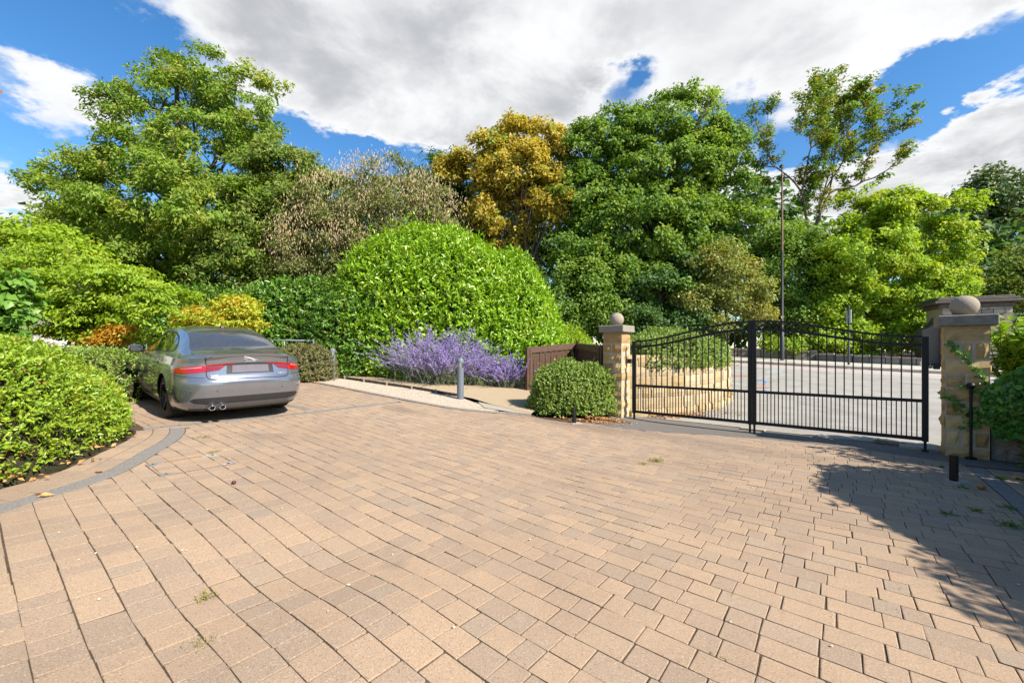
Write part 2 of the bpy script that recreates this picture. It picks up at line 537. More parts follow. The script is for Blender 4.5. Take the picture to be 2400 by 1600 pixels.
# ================================================================ materials of the ground
SPOTS = [(1.3, 8.3, 2.0, 0.45, -0.55, 0.5, (0.15, 0.10, 0.07)), (2.6, 7.6, 1.7, 0.35, -0.65, 0.4, (0.19, 0.155, 0.13)), (3.9, 6.3, 1.4, 0.5, -0.65, 0.4, (0.17, 0.13, 0.10)),
         (-2.2, 8.6, 0.8, 0.25, -0.6, 0.45, (0.15, 0.105, 0.08)), (-0.75, 2.75, 0.10, 0.07, 0.4, 0.4, (0.15, 0.12, 0.10)), (1.15, 5.2, 0.9, 0.14, -0.6, 0.3, (0.19, 0.14, 0.11)), (0.7, 4.6, 0.9, 0.13, -0.6, 0.28, (0.19, 0.14, 0.11)),
         (-3.4, 5.9, 0.35, 0.25, 0.2, 0.35, (0.13, 0.10, 0.085)), (2.2, 3.3, 0.22, 0.12, 0.7, 0.3, (0.20, 0.15, 0.12))]
def mat_paver():
    m, nt, b = new_mat('concrete_block')
    N, L = nt.nodes, nt.links
    g = N.new('ShaderNodeNewGeometry')
    a1 = N.new('ShaderNodeAttribute'); a1.attribute_name = 'rnd'
    a2 = N.new('ShaderNodeAttribute'); a2.attribute_name = 'spray'
    def noise(s, d, r=0.6):
        n = N.new('ShaderNodeTexNoise'); n.inputs['Scale'].default_value = s; n.inputs['Detail'].default_value = d
        n.inputs['Roughness'].default_value = r; L.new(g.outputs['Position'], n.inputs['Vector']); return n.outputs['Fac']
    def rng_(v, lo, hi, a=0.0, c=1.0):
        n = N.new('ShaderNodeMapRange'); L.new(v, n.inputs[0])
        for i, x in enumerate((lo, hi, a, c)): n.inputs[i+1].default_value = x
        return n.outputs[0]
    def mix(f, A, B, mode='MIX'):
        n = N.new('ShaderNodeMixRGB'); n.blend_type = mode
        for i, x in enumerate((f, A, B)):
            if isinstance(x, tuple): n.inputs[i].default_value = rgb(x)
            elif isinstance(x, float): n.inputs[i].default_value = x
            else: L.new(x, n.inputs[i])
        return n.outputs[0]
    c = mix(a1.outputs['Fac'], (0.288, 0.212, 0.152), (0.385, 0.268, 0.172))
    c = mix(rng_(a2.outputs['Fac'], 0.72, 1.0, 0.0, 0.6), c, (0.270, 0.222, 0.172))
    c = mix(rng_(noise(11, 7, 0.7), 0.42, 0.64, 0.0, 0.5), c, (0.33, 0.24, 0.165))        # rubbed patches
    c = mix(rng_(noise(0.55, 6, 0.65), 0.46, 0.72, 0.0, 0.6), c, (0.225, 0.155, 0.108))   # tyre dirt and weathering
    c = mix(rng_(noise(130, 4, 0.7), 0.54, 0.62, 0.0, 0.75), c, (0.15, 0.11, 0.08))       # dark aggregate
    c = mix(rng_(noise(105, 3, 0.7), 0.58, 0.67, 0.0, 0.55), c, (0.58, 0.47, 0.34))       # pale aggregate
    def spot(cx_, cy_, sx, sy, rot, amt, col):
        m = N.new('ShaderNodeMapping'); m.vector_type = 'TEXTURE'
        m.inputs['Location'].default_value = (cx_, cy_, 0); m.inputs['Rotation'].default_value = (0, 0, rot); m.inputs['Scale'].default_value = (sx, sy, 1e6)
        L.new(g.outputs['Position'], m.inputs[0])
        ln = N.new('ShaderNodeVectorMath'); ln.operation = 'LENGTH'; L.new(m.outputs[0], ln.inputs[0])
        ad = N.new('ShaderNodeMath'); ad.operation = 'ADD'; L.new(ln.outputs['Value'], ad.inputs[0]); L.new(rng_(noise(3.5, 6, 0.7), 0.3, 0.7, -0.35, 0.35), ad.inputs[1])
        return mix(rng_(ad.outputs[0], 0.3, 1.15, amt, 0.0), c, col)
    for args in SPOTS: c = spot(*args)
    L.new(c, b.inputs['Base Color'])
    b.inputs['Roughness'].default_value = 0.88
    b.inputs['Specular IOR Level'].default_value = 0.25
    bp = N.new('ShaderNodeBump'); bp.inputs['Strength'].default_value = 0.45; bp.inputs['Distance'].default_value = 0.004
    L.new(noise(150, 5, 0.7), bp.inputs['Height']); L.new(bp.outputs[0], b.inputs['Normal'])
    return m

M_PAVER = mat_paver()
M_CHAR = mat_plain('charcoal_block', (0.20, 0.182, 0.165), 0.9, var=0.25, scale=40, bump=0.3, bscale=150, spec=0.25)
M_KERBB = mat_plain('kerb_block', (0.25, 0.215, 0.18), 0.9, var=0.2, scale=30, bump=0.3, bscale=120, spec=0.2)
M_JOINT = mat_plain('joint_sand', (0.085, 0.062, 0.042), 0.95, var=0.5, scale=60, bump=0.4, bscale=120, spec=0.1)
M_SOIL = mat_plain('soil', (0.075, 0.055, 0.038), 0.95, var=0.4, scale=9, bump=0.6, bscale=30, spec=0.1)
M_ROAD = mat_plain('asphalt', (0.30, 0.282, 0.25), 0.85, var=0.2, scale=1.3, bump=0.4, bscale=180, spec=0.3, detail=12)
M_TAR = mat_plain('dark_tarmac', (0.155, 0.138, 0.122), 0.85, var=0.25, scale=60, bump=0.5, bscale=160, spec=0.3)
M_CONC = mat_plain('concrete_edging', (0.34, 0.30, 0.245), 0.85, var=0.15, scale=25, bump=0.3, bscale=90, spec=0.25)
M_PAVE = mat_plain('pavement_asphalt', (0.42, 0.395, 0.34), 0.88, var=0.15, scale=40, bump=0.3, bscale=120, spec=0.25)
M_BOUND = mat_plain('resin_gravel', (0.40, 0.31, 0.20), 0.85, var=0.32, scale=130, bump=0.6, bscale=170, spec=0.25)
M_GRAV = mat_plain('pale_gravel', (0.44, 0.375, 0.29), 0.85, var=0.3, scale=50, bump=0.7, bscale=60, spec=0.25)
M_EDGE = mat_plain('dark_edging', (0.05, 0.036, 0.026), 0.75, var=0.3, scale=20)
M_METAL = mat_plain('galvanised_steel', (0.52, 0.55, 0.57), 0.42, metal=0.75, var=0.2, scale=30)
M_RUST = mat_plain('rusty_iron', (0.20, 0.10, 0.05), 0.8, metal=0.2, var=0.4, scale=40, bump=0.3)

def poly_offset(pl, d):
    """offset an open polyline to its left by d"""
    pl = np.asarray(pl, float); t = np.gradient(pl, axis=0); t /= np.linalg.norm(t, axis=1, keepdims=True)
    return pl+np.c_[-t[:, 1], t[:, 0]]*d

def resample(pl, n=None, step=None, smooth=True):
    pl = np.asarray(pl, float)
    if smooth and len(pl) > 2:            # Catmull-Rom
        out = []
        for i in range(len(pl)-1):
            p0 = pl[max(i-1, 0)]; p1 = pl[i]; p2 = pl[i+1]; p3 = pl[min(i+2, len(pl)-1)]
            for t in np.linspace(0, 1, 12, endpoint=False):
                out.append(0.5*((2*p1)+(-p0+p2)*t+(2*p0-5*p1+4*p2-p3)*t*t+(-p0+3*p1-3*p2+p3)*t**3))
        out.append(pl[-1]); pl = np.array(out)
    s = np.r_[0, np.cumsum(np.linalg.norm(np.diff(pl, axis=0), axis=1))]
    if n is None: n = max(2, int(round(s[-1]/step))+1)
    q = np.linspace(0, s[-1], n)
    return np.c_[tuple(np.interp(q, s, pl[:, k]) for k in range(pl.shape[1]))]

def strip(mb, a, b, dz=0.0, nu=40, nv=6, zf=None):
    """sheet between two polylines, lying on the ground"""
    A = resample(a, nu, smooth=False); B = resample(b, nu, smooth=False)
    P = np.zeros((nv+1, nu, 3))
    for i in range(nv+1):
        q = A*(1-i/nv)+B*(i/nv)
        P[i, :, :2] = q; P[i, :, 2] = G(q[:, 0], q[:, 1])+(dz if zf is None else zf(i/nv))
    mb.grid(P)

# ---------------------------------------------------------------- ground sheet
def ground_grid(xs, ys, dz):
    X, Y = np.meshgrid(xs, ys)
    return np.dstack([X, Y, G(X, Y)+dz])
xs = np.r_[np.array([-400, -150, -70, -40, -28, -20]), np.linspace(-16, 20, 73), np.array([24, 30, 42, 70, 150, 400])]
ys = np.r_[np.array([-400, -150, -60, -25, -12, -6]), np.linspace(-3, 30, 67), np.array([36, 50, 90, 180, 400])]
mb = MB(); mb.grid(ground_grid(xs, ys, -0.075))
tag(mb.build('ground', M_SOIL, smooth=True), kind='structure')

# ---------------------------------------------------------------- outlines on the ground
PX = lambda L: np.array([hit(u, v) for u, v in L])
BAND = resample(np.r_[[[-3.42, -0.6], [-3.5, 0.8], [-3.6, 2.1]], PX([(0, 1191), (57, 1173.5), (114, 1157), (163, 1142), (214, 1125.5), (265, 1106), (306, 1086), (357, 1055), (398, 1031), (416, 1012), (414, 1002)])], step=0.05)
BAND_IN = poly_offset(BAND, 0.085); BAND_OUT = poly_offset(BAND, -0.085)
BED = poly_offset(BAND, 0.085+0.36)
BAY = np.array([hit(335, 1005), hit(933, 942)])
tb = (BAY[1]-BAY[0]); tb /= np.linalg.norm(tb)
bay_left = BAY[0]
KERB = PX([(690, 889), (728, 896), (808, 911), (883, 926), (966, 942), (1046, 956), (1120, 965), (1189, 970.5), (1245, 975)])
KERB = resample(np.r_[[KERB[0]+(KERB[0]-KERB[1])/np.linalg.norm(KERB[0]-KERB[1])*2.6], KERB], step=0.12)
BUSH_EDGE = PX([(1276, 982), (1320, 988), (1382, 991)])
TAR_NEAR = PX([(1382, 991), (1441, 1001), (1500, 1008), (1650, 1018), (1800, 1029), (1876, 1037), (2017, 1052), (2119, 1067), (2234, 1083), (2262, 1090)])
RIGHT = np.r_[PX([(2262, 1092), (2300, 1122), (2350, 1164), (2400, 1212), (2470, 1290)]), [[4.6, 2.2], [4.4, 0.9], [4.35, -0.6]]]
back_dir = -ED
REGION = np.r_[BAND_OUT[::2], [hit(416, 1003)], [bay_left+[0.05, 0]], [bay_left+back_dir*6.5], [KERB[0]], KERB[1:], BUSH_EDGE, TAR_NEAR[1:], RIGHT[1:]]

def inside(poly, p):
    x, y = p; c = False; n = len(poly); j = n-1
    for i in range(n):
        xi, yi = poly[i]; xj, yj = poly[j]
        if (yi > y) != (yj > y) and x < (xj-xi)*(y-yi)/(yj-yi)+xi: c = not c
        j = i
    return c

SEG_A = REGION; SEG_B = np.roll(REGION, -1, axis=0)
SEG_D = SEG_B-SEG_A; SEG_L = np.maximum((SEG_D**2).sum(1), 1e-9)
def near_seg(p):
    t = np.clip(((p-SEG_A)*SEG_D).sum(1)/SEG_L, 0, 1)
    q = SEG_A+SEG_D*t[:, None]
    d = np.sqrt(((p-q)**2).sum(1)); k = int(d.argmin())
    return d[k], k

def clip_half(poly, p0, nrm):
    out = []
    for i in range(len(poly)):
        a = poly[i]; b = poly[(i+1) % len(poly)]
        da = (a-p0)@nrm; db = (b-p0)@nrm
        if da >= 0: out.append(a)
        if (da >= 0) != (db >= 0): out.append(a+(b-a)*(da/(da-db)))
    return np.array(out)
POLY_CW = sum((b[0]-a[0])*(b[1]+a[1]) for a, b in zip(SEG_A, SEG_B)) > 0

def block_shape(mb, poly, ztop, inset=0.003, drop=0.003, deep=0.035, jit=None, zadd=0.0):
    """one paving block from a convex outline: top, rounded arris, sides"""
    n = len(poly); c = poly.mean(0)
    d = poly-c; l = np.linalg.norm(d, axis=1, keepdims=True)
    top = poly-d/np.maximum(l, 1e-6)*np.minimum(inset*1.4, l*0.3)
    zt = ztop(top[:, 0], top[:, 1])+zadd
    zs = ztop(poly[:, 0], poly[:, 1])+zadd
    if jit is not None: zt = zt+(top-c)@jit; zs = zs+(poly-c)@jit
    v = [(*p, z) for p, z in zip(top, zt)]+[(*p, z-drop) for p, z in zip(poly, zs)]+[(*p, z-deep) for p, z in zip(poly, zs)]
    f = [tuple(range(n))]
    for i in range(n):
        j = (i+1) % n
        f.append((n+i, n+j, j, i)); f.append((2*n+i, 2*n+j, n+j, n+i))
    mb.add(v, f)
    return 3*n

def chamfer(poly, r, rng=None):
    out = []
    n = len(poly)
    for i in range(n):
        a = poly[i-1]; b = poly[i]; c = poly[(i+1) % n]
        rr = r*(rng.uniform(0.5, 1.7) if rng is not None else 1)
        for e in (a, c):
            d = e-b; l = np.linalg.norm(d)
            out.append(b+d/max(l, 1e-6)*min(rr, l*0.3))
    return np.array(out)

def set_attr(me, name, vals):
    a = me.attributes.new(name, 'FLOAT', 'POINT'); a.data.foreach_set('value', np.asarray(vals, np.float32))

# ---------------------------------------------------------------- driveway: bed, blocks, charcoal rows
rg = np.random.default_rng(11)
mb = MB()
bx = np.linspace(-11.5, 7.5, 191); by = np.linspace(-0.8, 15.5, 164)
X, Y = np.meshgrid(bx, by)
Pg = np.dstack([X, Y, G(X, Y)-0.0065])
idx = {}
verts = []; faces = []
cxm = (X[:-1, :-1]+X[1:, 1:])/2; cym = (Y[:-1, :-1]+Y[1:, 1:])/2
big = np.array([[-4.0, -0.9]]+[list(p) for p in poly_offset(BAND, 0.47)[10::4]]+[list(bay_left+back_dir*6.6), list(KERB[0]+[0, .1]), *[list(p) for p in (KERB[1:]+[0.03, 0.05])], *[list(p) for p in BUSH_EDGE], [7.5, 5.2], [7.5, -0.8]])
keep = np.array([[inside(big, (cxm[i, j], cym[i, j])) for j in range(cxm.shape[1])] for i in range(cxm.shape[0])])
nc = X.shape[1]
fs = [(i*nc+j, i*nc+j+1, (i+1)*nc+j+1, (i+1)*nc+j) for i, j in zip(*np.where(keep))]
mb.add(Pg.reshape(-1, 3), fs)
driveway = tag(mb.build('driveway', M_JOINT, smooth=True), kind='structure')

CW = 0.1711; N0 = 1.0477; J = 0.0066
blocks = []          # outline, centre, distance, cut?
for k in range(-10, 70):
    nlo = N0+k*CW
    nm = nlo+CW/2
    u = -16.0+rg.uniform(0, 0.2)
    while u < 8.0:
        ctr0 = ED*u+ND*nm
        w3 = float(sstep(-0.2, 2.2, ctr0[0]-0.15*ctr0[1]))
        L_ = rg.choice([0.128, 0.171, 0.257], p=[0.30-0.12*w3, 0.46-0.20*w3, 0.24+0.32*w3])
        if rg.uniform() < 0.5: L_ *= 1.0
        c = ED*(u+L_/2)+ND*nm
        u += L_
        if c[1] < -0.5 or c[0] < -11 or c[0] > 7: continue
        if abs(c[0]) > 1.35*max(c[1], 0)+1.6: continue
        hl = L_/2-J/2*rg.uniform(0.55, 1.15); hw = CW/2-J/2*rg.uniform(0.7, 1.1)
        wv = 0.006*math.sin(3.1*u+k*0.35)+rg.normal()*0.0015     # courses wander a little
        q = np.array([c+ED*a*hl+ND*(b*hw+wv) for a, b in ((-1, -1), (1, -1), (1, 1), (-1, 1))])
        d, s = near_seg(c)
        ins = inside(REGION, c)
        if not ins and d > 0.10: continue
        cut = False
        if d < 0.19:
            t = SEG_D[s]/math.sqrt(SEG_L[s]); nr = np.array([-t[1], t[0]])
            if POLY_CW: nr = -nr
            q2 = clip_half(q, SEG_A[s]+nr*0.006, nr)
            if len(q2) < 3: continue
            ar = 0.5*abs(sum(q2[i][0]*q2[i-1][1]-q2[i-1][0]*q2[i][1] for i in range(len(q2))))
            if ar < 0.0025: continue
            cut = len(q2) != 4 or not np.allclose(q2, q)
            q = q2; c = q.mean(0)
        # the bay line and the inspection cover interrupt the courses
        blocks.append([q, c, math.hypot(c[0], c[1]), cut, L_])

# inspection cover: a tray of blocks in a thin steel frame
COVER = PX([(341, 1091), (376, 1117), (551, 1086), (508, 1064)])
def seg_dist(p, a, b):
    t = np.clip(((p-a)@(b-a))/((b-a)@(b-a)), 0, 1); return np.linalg.norm(p-a-(b-a)*t)
bay_blocks = []
kept = []
bn = np.array([-tb[1], tb[0]])
for b in blocks:
    q, c = b[0], b[1]
    s = (c-BAY[0])@tb; w = (c-BAY[0])@bn
    if -0.1 < s < np.linalg.norm(BAY[1]-BAY[0])+0.1 and abs(w) < 0.17:
        side = 1 if w > 0 else -1
        q = clip_half(q, BAY[0]+bn*side*0.075, bn*side)
        if len(q) < 3: continue
        ar = 0.5*abs(sum(q[i][0]*q[i-1][1]-q[i-1][0]*q[i][1] for i in range(len(q))))
        if ar < 0.003: continue
        b[0] = q; b[1] = q.mean(0); b[3] = True
    kept.append(b)
blocks = kept
vis = [b for b in blocks if b[1][1] > 0.3 and abs(b[1][0]/b[1][1]) < 1.25 and 823+F*EYE/b[1][1] > 0]
def px_area(b):
    c = b[1]
    if c[1] < 1.65 or abs(c[0]) > 1.17*c[1]: return 0
    return b[4]/c[1]**3
order = sorted(range(len(blocks)), key=lambda i: -px_area(blocks[i]))
single = [i for i in order if not blocks[i][3] and px_area(blocks[i]) > 0][:300]
sset = set(single)
# shared meshes for the single blocks
protos = {}
for L_ in (0.128, 0.171, 0.257):
    for v in range(10):
        mbp = MB()
        hl = L_/2-J/2*rg.uniform(0.55, 1.15); hw = CW/2-J/2*rg.uniform(0.7, 1.1)
        q = np.array([(a*hl, b*hw) for a, b in ((-1, -1), (1, -1), (1, 1), (-1, 1))])+rg.normal(size=(4, 2))*0.0016
        q = chamfer(q, 0.0045, rg)
        nv = block_shape(mbp, q, lambda x, y: np.zeros(len(x)), 0.0040, 0.0016, 0.035)
        me = mbp.mesh('paver'); me.materials.append(M_PAVER)
        set_attr(me, 'rnd', [rg.uniform()]*nv); set_attr(me, 'spray', [rg.uniform()]*nv)
        protos[(L_, v)] = me
ang = math.atan2(ED[1], ED[0])
for i in single:
    q, c, d, cut, L_ = blocks[i]
    e = 0.08
    gx = (Gs(c[0]+e, c[1])-Gs(c[0]-e, c[1]))/(2*e)+rg.normal()*0.004
    gy = (Gs(c[0], c[1]+e)-Gs(c[0], c[1]-e))/(2*e)+rg.normal()*0.004
    nz = Vector((-gx, -gy, 1)).normalized()
    xa = Vector((ED[0], ED[1], 0)); xa = (xa-nz*xa.dot(nz)).normalized(); ya = nz.cross(xa)
    M = Matrix((xa, ya, nz)).transposed().to_4x4()
    M.translation = (c[0], c[1], Gs(c[0], c[1])+rg.normal()*0.0009)
    o = bpy.data.objects.new('paver', protos[(L_, int(rg.integers(10)))]); COL.objects.link(o)
    o.parent = driveway; o.matrix_local = M @ Matrix.Rotation(R(180)*int(rg.integers(2)), 4, 'Z')
mb = MB(); rn = []; sp = []
for i, b in enumerate(blocks):
    if i in sset: continue
    q = b[0]
    near = b[2] < 5.5
    if near and len(q) == 4: q = chamfer(q, 0.0045, rg)
    nv = block_shape(mb, q, G, 0.0040, 0.0016, 0.03, jit=rg.normal(size=2)*0.005, zadd=rg.normal()*0.0009)
    rn += [rg.uniform()]*nv; sp += [rg.uniform()]*nv
po = mb.build('paver', M_PAVER, driveway); po['kind'] = 'stuff'
set_attr(po.data, 'rnd', rn); set_attr(po.data, 'spray', sp)

def course(center, width, mat, name, step, parent, zadd=0.0, join=False, tone=True, gap=0.007, deep=0.03):
    """a row of blocks laid along a curve"""
    pl = resample(center, step=0.02, smooth=False)
    s = np.r_[0, np.cumsum(np.linalg.norm(np.diff(pl, axis=0), axis=1))]
    n = max(1, int(s[-1]/step)); mbj = MB(); rn = []; sp = []
    ls = poly_offset(pl, width/2-gap/2); rs = poly_offset(pl, -width/2+gap/2)
    ip = lambda A, t: np.array([np.interp(t, s, A[:, 0]), np.interp(t, s, A[:, 1])])
    for i in range(n):
        a = s[-1]*i/n+gap/2; b = s[-1]*(i+1)/n-gap/2
        q = np.array([ip(rs, a), ip(rs, b), ip(ls, b), ip(ls, a)])
        m_ = mbj if join else MB()
        c = q.mean(0)
        if not join:
            z0 = Gs(*c)
            nv = block_shape(m_, q-c, lambda x, y: G(x+c[0], y+c[1])-z0, 0.0040, 0.0016, deep, jit=rg.normal(size=2)*0.006, zadd=zadd)
            me = m_.mesh(name); me.materials.append(mat)
            set_attr(me, 'rnd', [rg.uniform()]*nv); set_attr(me, 'spray', [rg.uniform()]*nv)
            o = bpy.data.objects.new(name, me); COL.objects.link(o); o.parent = parent; o.location = (c[0], c[1], z0)
        else:
            nv = block_shape(m_, q, G, 0.0040, 0.0016, deep, jit=rg.normal(size=2)*0.006, zadd=zadd)
            rn += [rg.uniform()]*nv; sp += [rg.uniform()]*nv
    if join:
        o = mbj.build(name, mat, parent); o['kind'] = 'stuff'
        set_attr(o.data, 'rnd', rn); set_attr(o.data, 'spray', sp)
    return

course(BAND, 0.17, M_CHAR, 'charcoal_paver', 0.21, driveway)
course(poly_offset(BAND, 0.085+0.09), 0.178, M_PAVER, 'edge_paver', 0.185, driveway)
course(poly_offset(BAND, 0.085+0.27), 0.178, M_PAVER, 'edge_paver', 0.185, driveway)
course(BAY, 0.15, M_CHAR, 'charcoal_paver', 0.2, driveway)
course(np.array([hit(672, 948), hit(728, 961)]), 0.12, M_CHAR, 'charcoal_paver', 0.2, driveway, zadd=0.005)
course(poly_offset(KERB, 0.07), 0.13, M_KERBB, 'kerb_block', 0.25, driveway, zadd=0.02, deep=0.08)
course(poly_offset(RIGHT[:6], 0.09), 0.17, M_CHAR, 'charcoal_paver', 0.2, driveway)
for k in range(2):
    course(poly_offset(RIGHT[:6], 0.27+0.18*k), 0.178, M_PAVER, 'edge_paver', 0.19, driveway)

# inspection cover in the paving
cz = Gs(*COVER.mean(0))
cover = empty('inspection_cover', (COVER.mean(0)[0], COVER.mean(0)[1], cz), 'recessed inspection cover set in the paving near the clipped hedge, thin steel frame', 'manhole cover')
cm = COVER.mean(0)
loc3 = lambda p, dz=0.0: np.array([p[0]-cm[0], p[1]-cm[1], Gs(p[0], p[1])-cz+dz])
mb = MB()
for i in range(4):
    a, b = COVER[i], COVER[(i+1) % 4]
    mb.tube([loc3(a, 0.001), loc3(b, 0.001)], 0.006, 6)
mb.build('frame', M_RUST, cover)
mats = [M_METAL, M_METAL, M_METAL, M_METAL]
for i in range(4):
    a = COVER[i]; e1 = COVER[(i+1) % 4]-a; e2 = COVER[i-1]-a
    e1 = e1/np.linalg.norm(e1); e2 = e2/np.linalg.norm(e2)
    mb = MB()
    q = [a, a+e1*0.10, a+e2*0.16] if i % 2 == 0 else [a, a+e1*0.16, a+e2*0.10]
    up = [loc3(p, 0.008) for p in q]; dn = [loc3(p, -0.01) for p in q]
    mb.add(up+dn, [(0, 1, 2), (5, 4, 3), (0, 3, 4, 1), (1, 4, 5, 2), (2, 5, 3, 0)])
    cp_ = mb.build('corner_plate', M_METAL, cover)
    mb = MB(); cc = np.mean(up, axis=0); mb.box((cc[0], cc[1], cc[2]+0.001), (0.035, 0.014, 0.004), rz=ang)
    mb.build('key_slot', M_EDGE, cp_)

# ---------------------------------------------------------------- gravel strip, path, edging board
EDGE = PX([(770, 884), (790, 886.5), (868, 898), (927, 906.5), (984, 915), (1040, 925), (1075, 931)])
EDGE = resample(np.r_[[EDGE[0]+[-1.6, 1.0]], EDGE], step=0.12)
GR_END = hit(1150, 957)
PATH_FAR = PX([(690, 866), (793, 868), (927, 877), (1100, 888), (1234, 896), (1330, 905)])
mb = MB()
k_far = poly_offset(KERB, 0.135)
strip(mb, k_far[:-6], np.r_[EDGE, [GR_END]], 0.012, 70, 8)
gravel = tag(mb.build('gravel_bed', M_GRAV, smooth=True), kind='structure')
# loose stones
ng = 5200
A = resample(k_far[:-6], 200, smooth=False); B = resample(np.r_[EDGE, [GR_END]], 200, smooth=False)
ii = rg.integers(0, 200, ng); tt = rg.uniform(0, 1, ng)[:, None]
p = A[ii]*(1-tt)+B[ii]*tt+rg.normal(size=(ng, 2))*0.02
spill = rg.uniform(size=ng) < 0.05
p[spill] += (np.array([0.25, -0.45])*rg.uniform(0, 1, (spill.sum(), 1)))+rg.normal(size=(spill.sum(), 2))*0.2
s = rg.uniform(0.006, 0.016, ng)
z = G(p[:, 0], p[:, 1])+0.012+s*0.3
octa = np.array([(1, 0, 0), (0, 1, 0), (-1, 0, 0), (0, -1, 0), (0, 0, .7), (0, 0, -.7)], float)
of = np.array([(0, 1, 4), (1, 2, 4), (2, 3, 4), (3, 0, 4), (1, 0, 5), (2, 1, 5), (3, 2, 5), (0, 3, 5)])
V = octa[None]*rg.uniform(0.6, 1.3, (ng, 6, 1))*s[:, None, None]
th = rg.uniform(0, 6.28, ng); ca, sa = np.cos(th)[:, None], np.sin(th)[:, None]
V = np.dstack([V[:, :, 0]*ca-V[:, :, 1]*sa, V[:, :, 0]*sa+V[:, :, 1]*ca, V[:, :, 2]])+np.c_[p, z][:, None]
me = bpy.data.meshes.new('gravel_stones'); me.from_pydata(V.reshape(-1, 3), [], (of[None]+np.arange(ng)[:, None, None]*6).reshape(-1, 3))
set_attr(me, 'rnd', np.repeat(rg.uniform(0, 1, ng), 6)); set_attr(me, 'spray', np.repeat(rg.uniform(0, 1, ng), 6))
M_STONES = mat_leaf('pale_stones', (0.42, 0.35, 0.265), (0.60, 0.52, 0.41), (0.30, 0.26, 0.23), 0.8, 0.0, spec=0.2)
tag(link('gravel_stones', me, None, M_STONES), 'loose pale stones lying on the gravel strip', kind='stuff')

mb = MB()
PN = np.r_[poly_offset(EDGE, 0.03), [hit(1110, 937)], [hit(1150, 950)], [hit(1200, 962)], [hit(1245, 973)]]
strip(mb, PN, PATH_FAR, 0.0, 60, 8, zf=lambda t: 0.035+0.03*t)
tag(mb.build('path', M_BOUND, smooth=True), kind='structure')
mb = MB()
tri = [hit(1135, 958), hit(1200, 969), hit(1245, 974.5), hit(1195, 960), hit(1120, 944)]
strip(mb, [tri[0], tri[1], tri[2]], [tri[4], tri[3], tri[2]+[0.01, 0.05]], 0.03, 12, 2)
tag(mb.build('path_apron', M_CONC, smooth=True), kind='structure')
mb = MB()
E1 = EDGE; q = []
for a, b in zip(E1[:-1], E1[1:]):
    c = (a+b)/2; l = np.linalg.norm(b-a)
    mb.box((c[0], c[1], Gs(*c)+0.03), (l+0.002, 0.03, 0.11), rz=math.atan2(b[1]-a[1], b[0]-a[0]))
edging = mb.build('path_edging', M_EDGE)
tag(edging, 'low dark timber edging board between the gravel strip and the path', 'edging')
for i in range(8, len(E1)-6, 7):
    mb = MB(); mb.box((E1[i][0], E1[i][1]-0.03, Gs(*E1[i])+0.05), (0.045, 0.03, 0.12), rz=0.3, bev=0.004)
    mb.build('peg', M_KERBB, edging)

# ---------------------------------------------------------------- gate threshold and road
GA = np.array([2.69, 9.50]); GB = np.array([6.31, 6.47])
GV = (GB-GA)/np.linalg.norm(GB-GA); GN = np.array([-GV[1], GV[0]])
EDGL = np.array([hit(1560, 982), hit(1635, 989), hit(1798, 1008), hit(1877, 1019), hit(2082, 1037), hit(2215, 1047)])
mb = MB()
strip(mb, np.r_[TAR_NEAR, [TAR_NEAR[-1]+[0.5, -0.35]]], np.r_[[GA+GN*0.25-GV*0.6], EDGL, [EDGL[-1]+GV*0.9]], 0.0, 60, 6)
tag(mb.build('tarmac_strip', M_TAR, smooth=True), kind='structure')
course(np.r_[EDGL, [EDGL[-1]+GV*0.5]], 0.15, M_CONC, 'edging_stone', 0.9, driveway, zadd=0.012, deep=0.08)
KA = hit(1740, 850.5); KB = hit(2212, 876.5)
kv = (KB-KA)/np.linalg.norm(KB-KA); kn = np.array([-kv[1], kv[0]])
mb = MB()
near_l = np.r_[[GA+GN*0.2-GV*0.7], poly_offset(EDGL, 0.075), [EDGL[-1]+GV*14]]
far_l = np.array([KA-kv*5, KA, KB, KB+kv*16])
strip(mb, near_l, far_l, 0.0, 90, 40)
road = tag(mb.build('road', M_ROAD, smooth=True), kind='structure')
# kerb and far pavement
mb = MB()
strip(mb, far_l+kn*0.17, far_l+kn*2.1, 0.115, 60, 4)
tag(mb.build('pavement', M_PAVE, smooth=True), kind='structure')
kk = resample(far_l+kn*0.08, step=0.9, smooth=False)
mbk = MB()
M_KERB = mat_plain('stone_kerb', (0.36, 0.33, 0.28), 0.85, var=0.2, scale=14, bump=0.3, bscale=60)
kerb_me = MB(); kerb_me.box((0, 0, 0), (0.9, 0.17, 0.30), bev=0.015); kerb_me = kerb_me.mesh('kerb_stone'); kerb_me.materials.append(M_KERB)
pave_o = bpy.data.objects['pavement']
for a, b in zip(kk[:-1], kk[1:]):
    c = (a+b)/2; l = np.linalg.norm(b-a)
    if c[0] < 9 or c[0] > 22: continue
    parts_copy(kerb_me, 'kerb_stone', pave_o, (c[0], c[1], Gs(*c)-0.03), (0, 0, math.atan2(b[1]-a[1], b[0]-a[0])), ((l-0.008)/0.9, 1, 1))
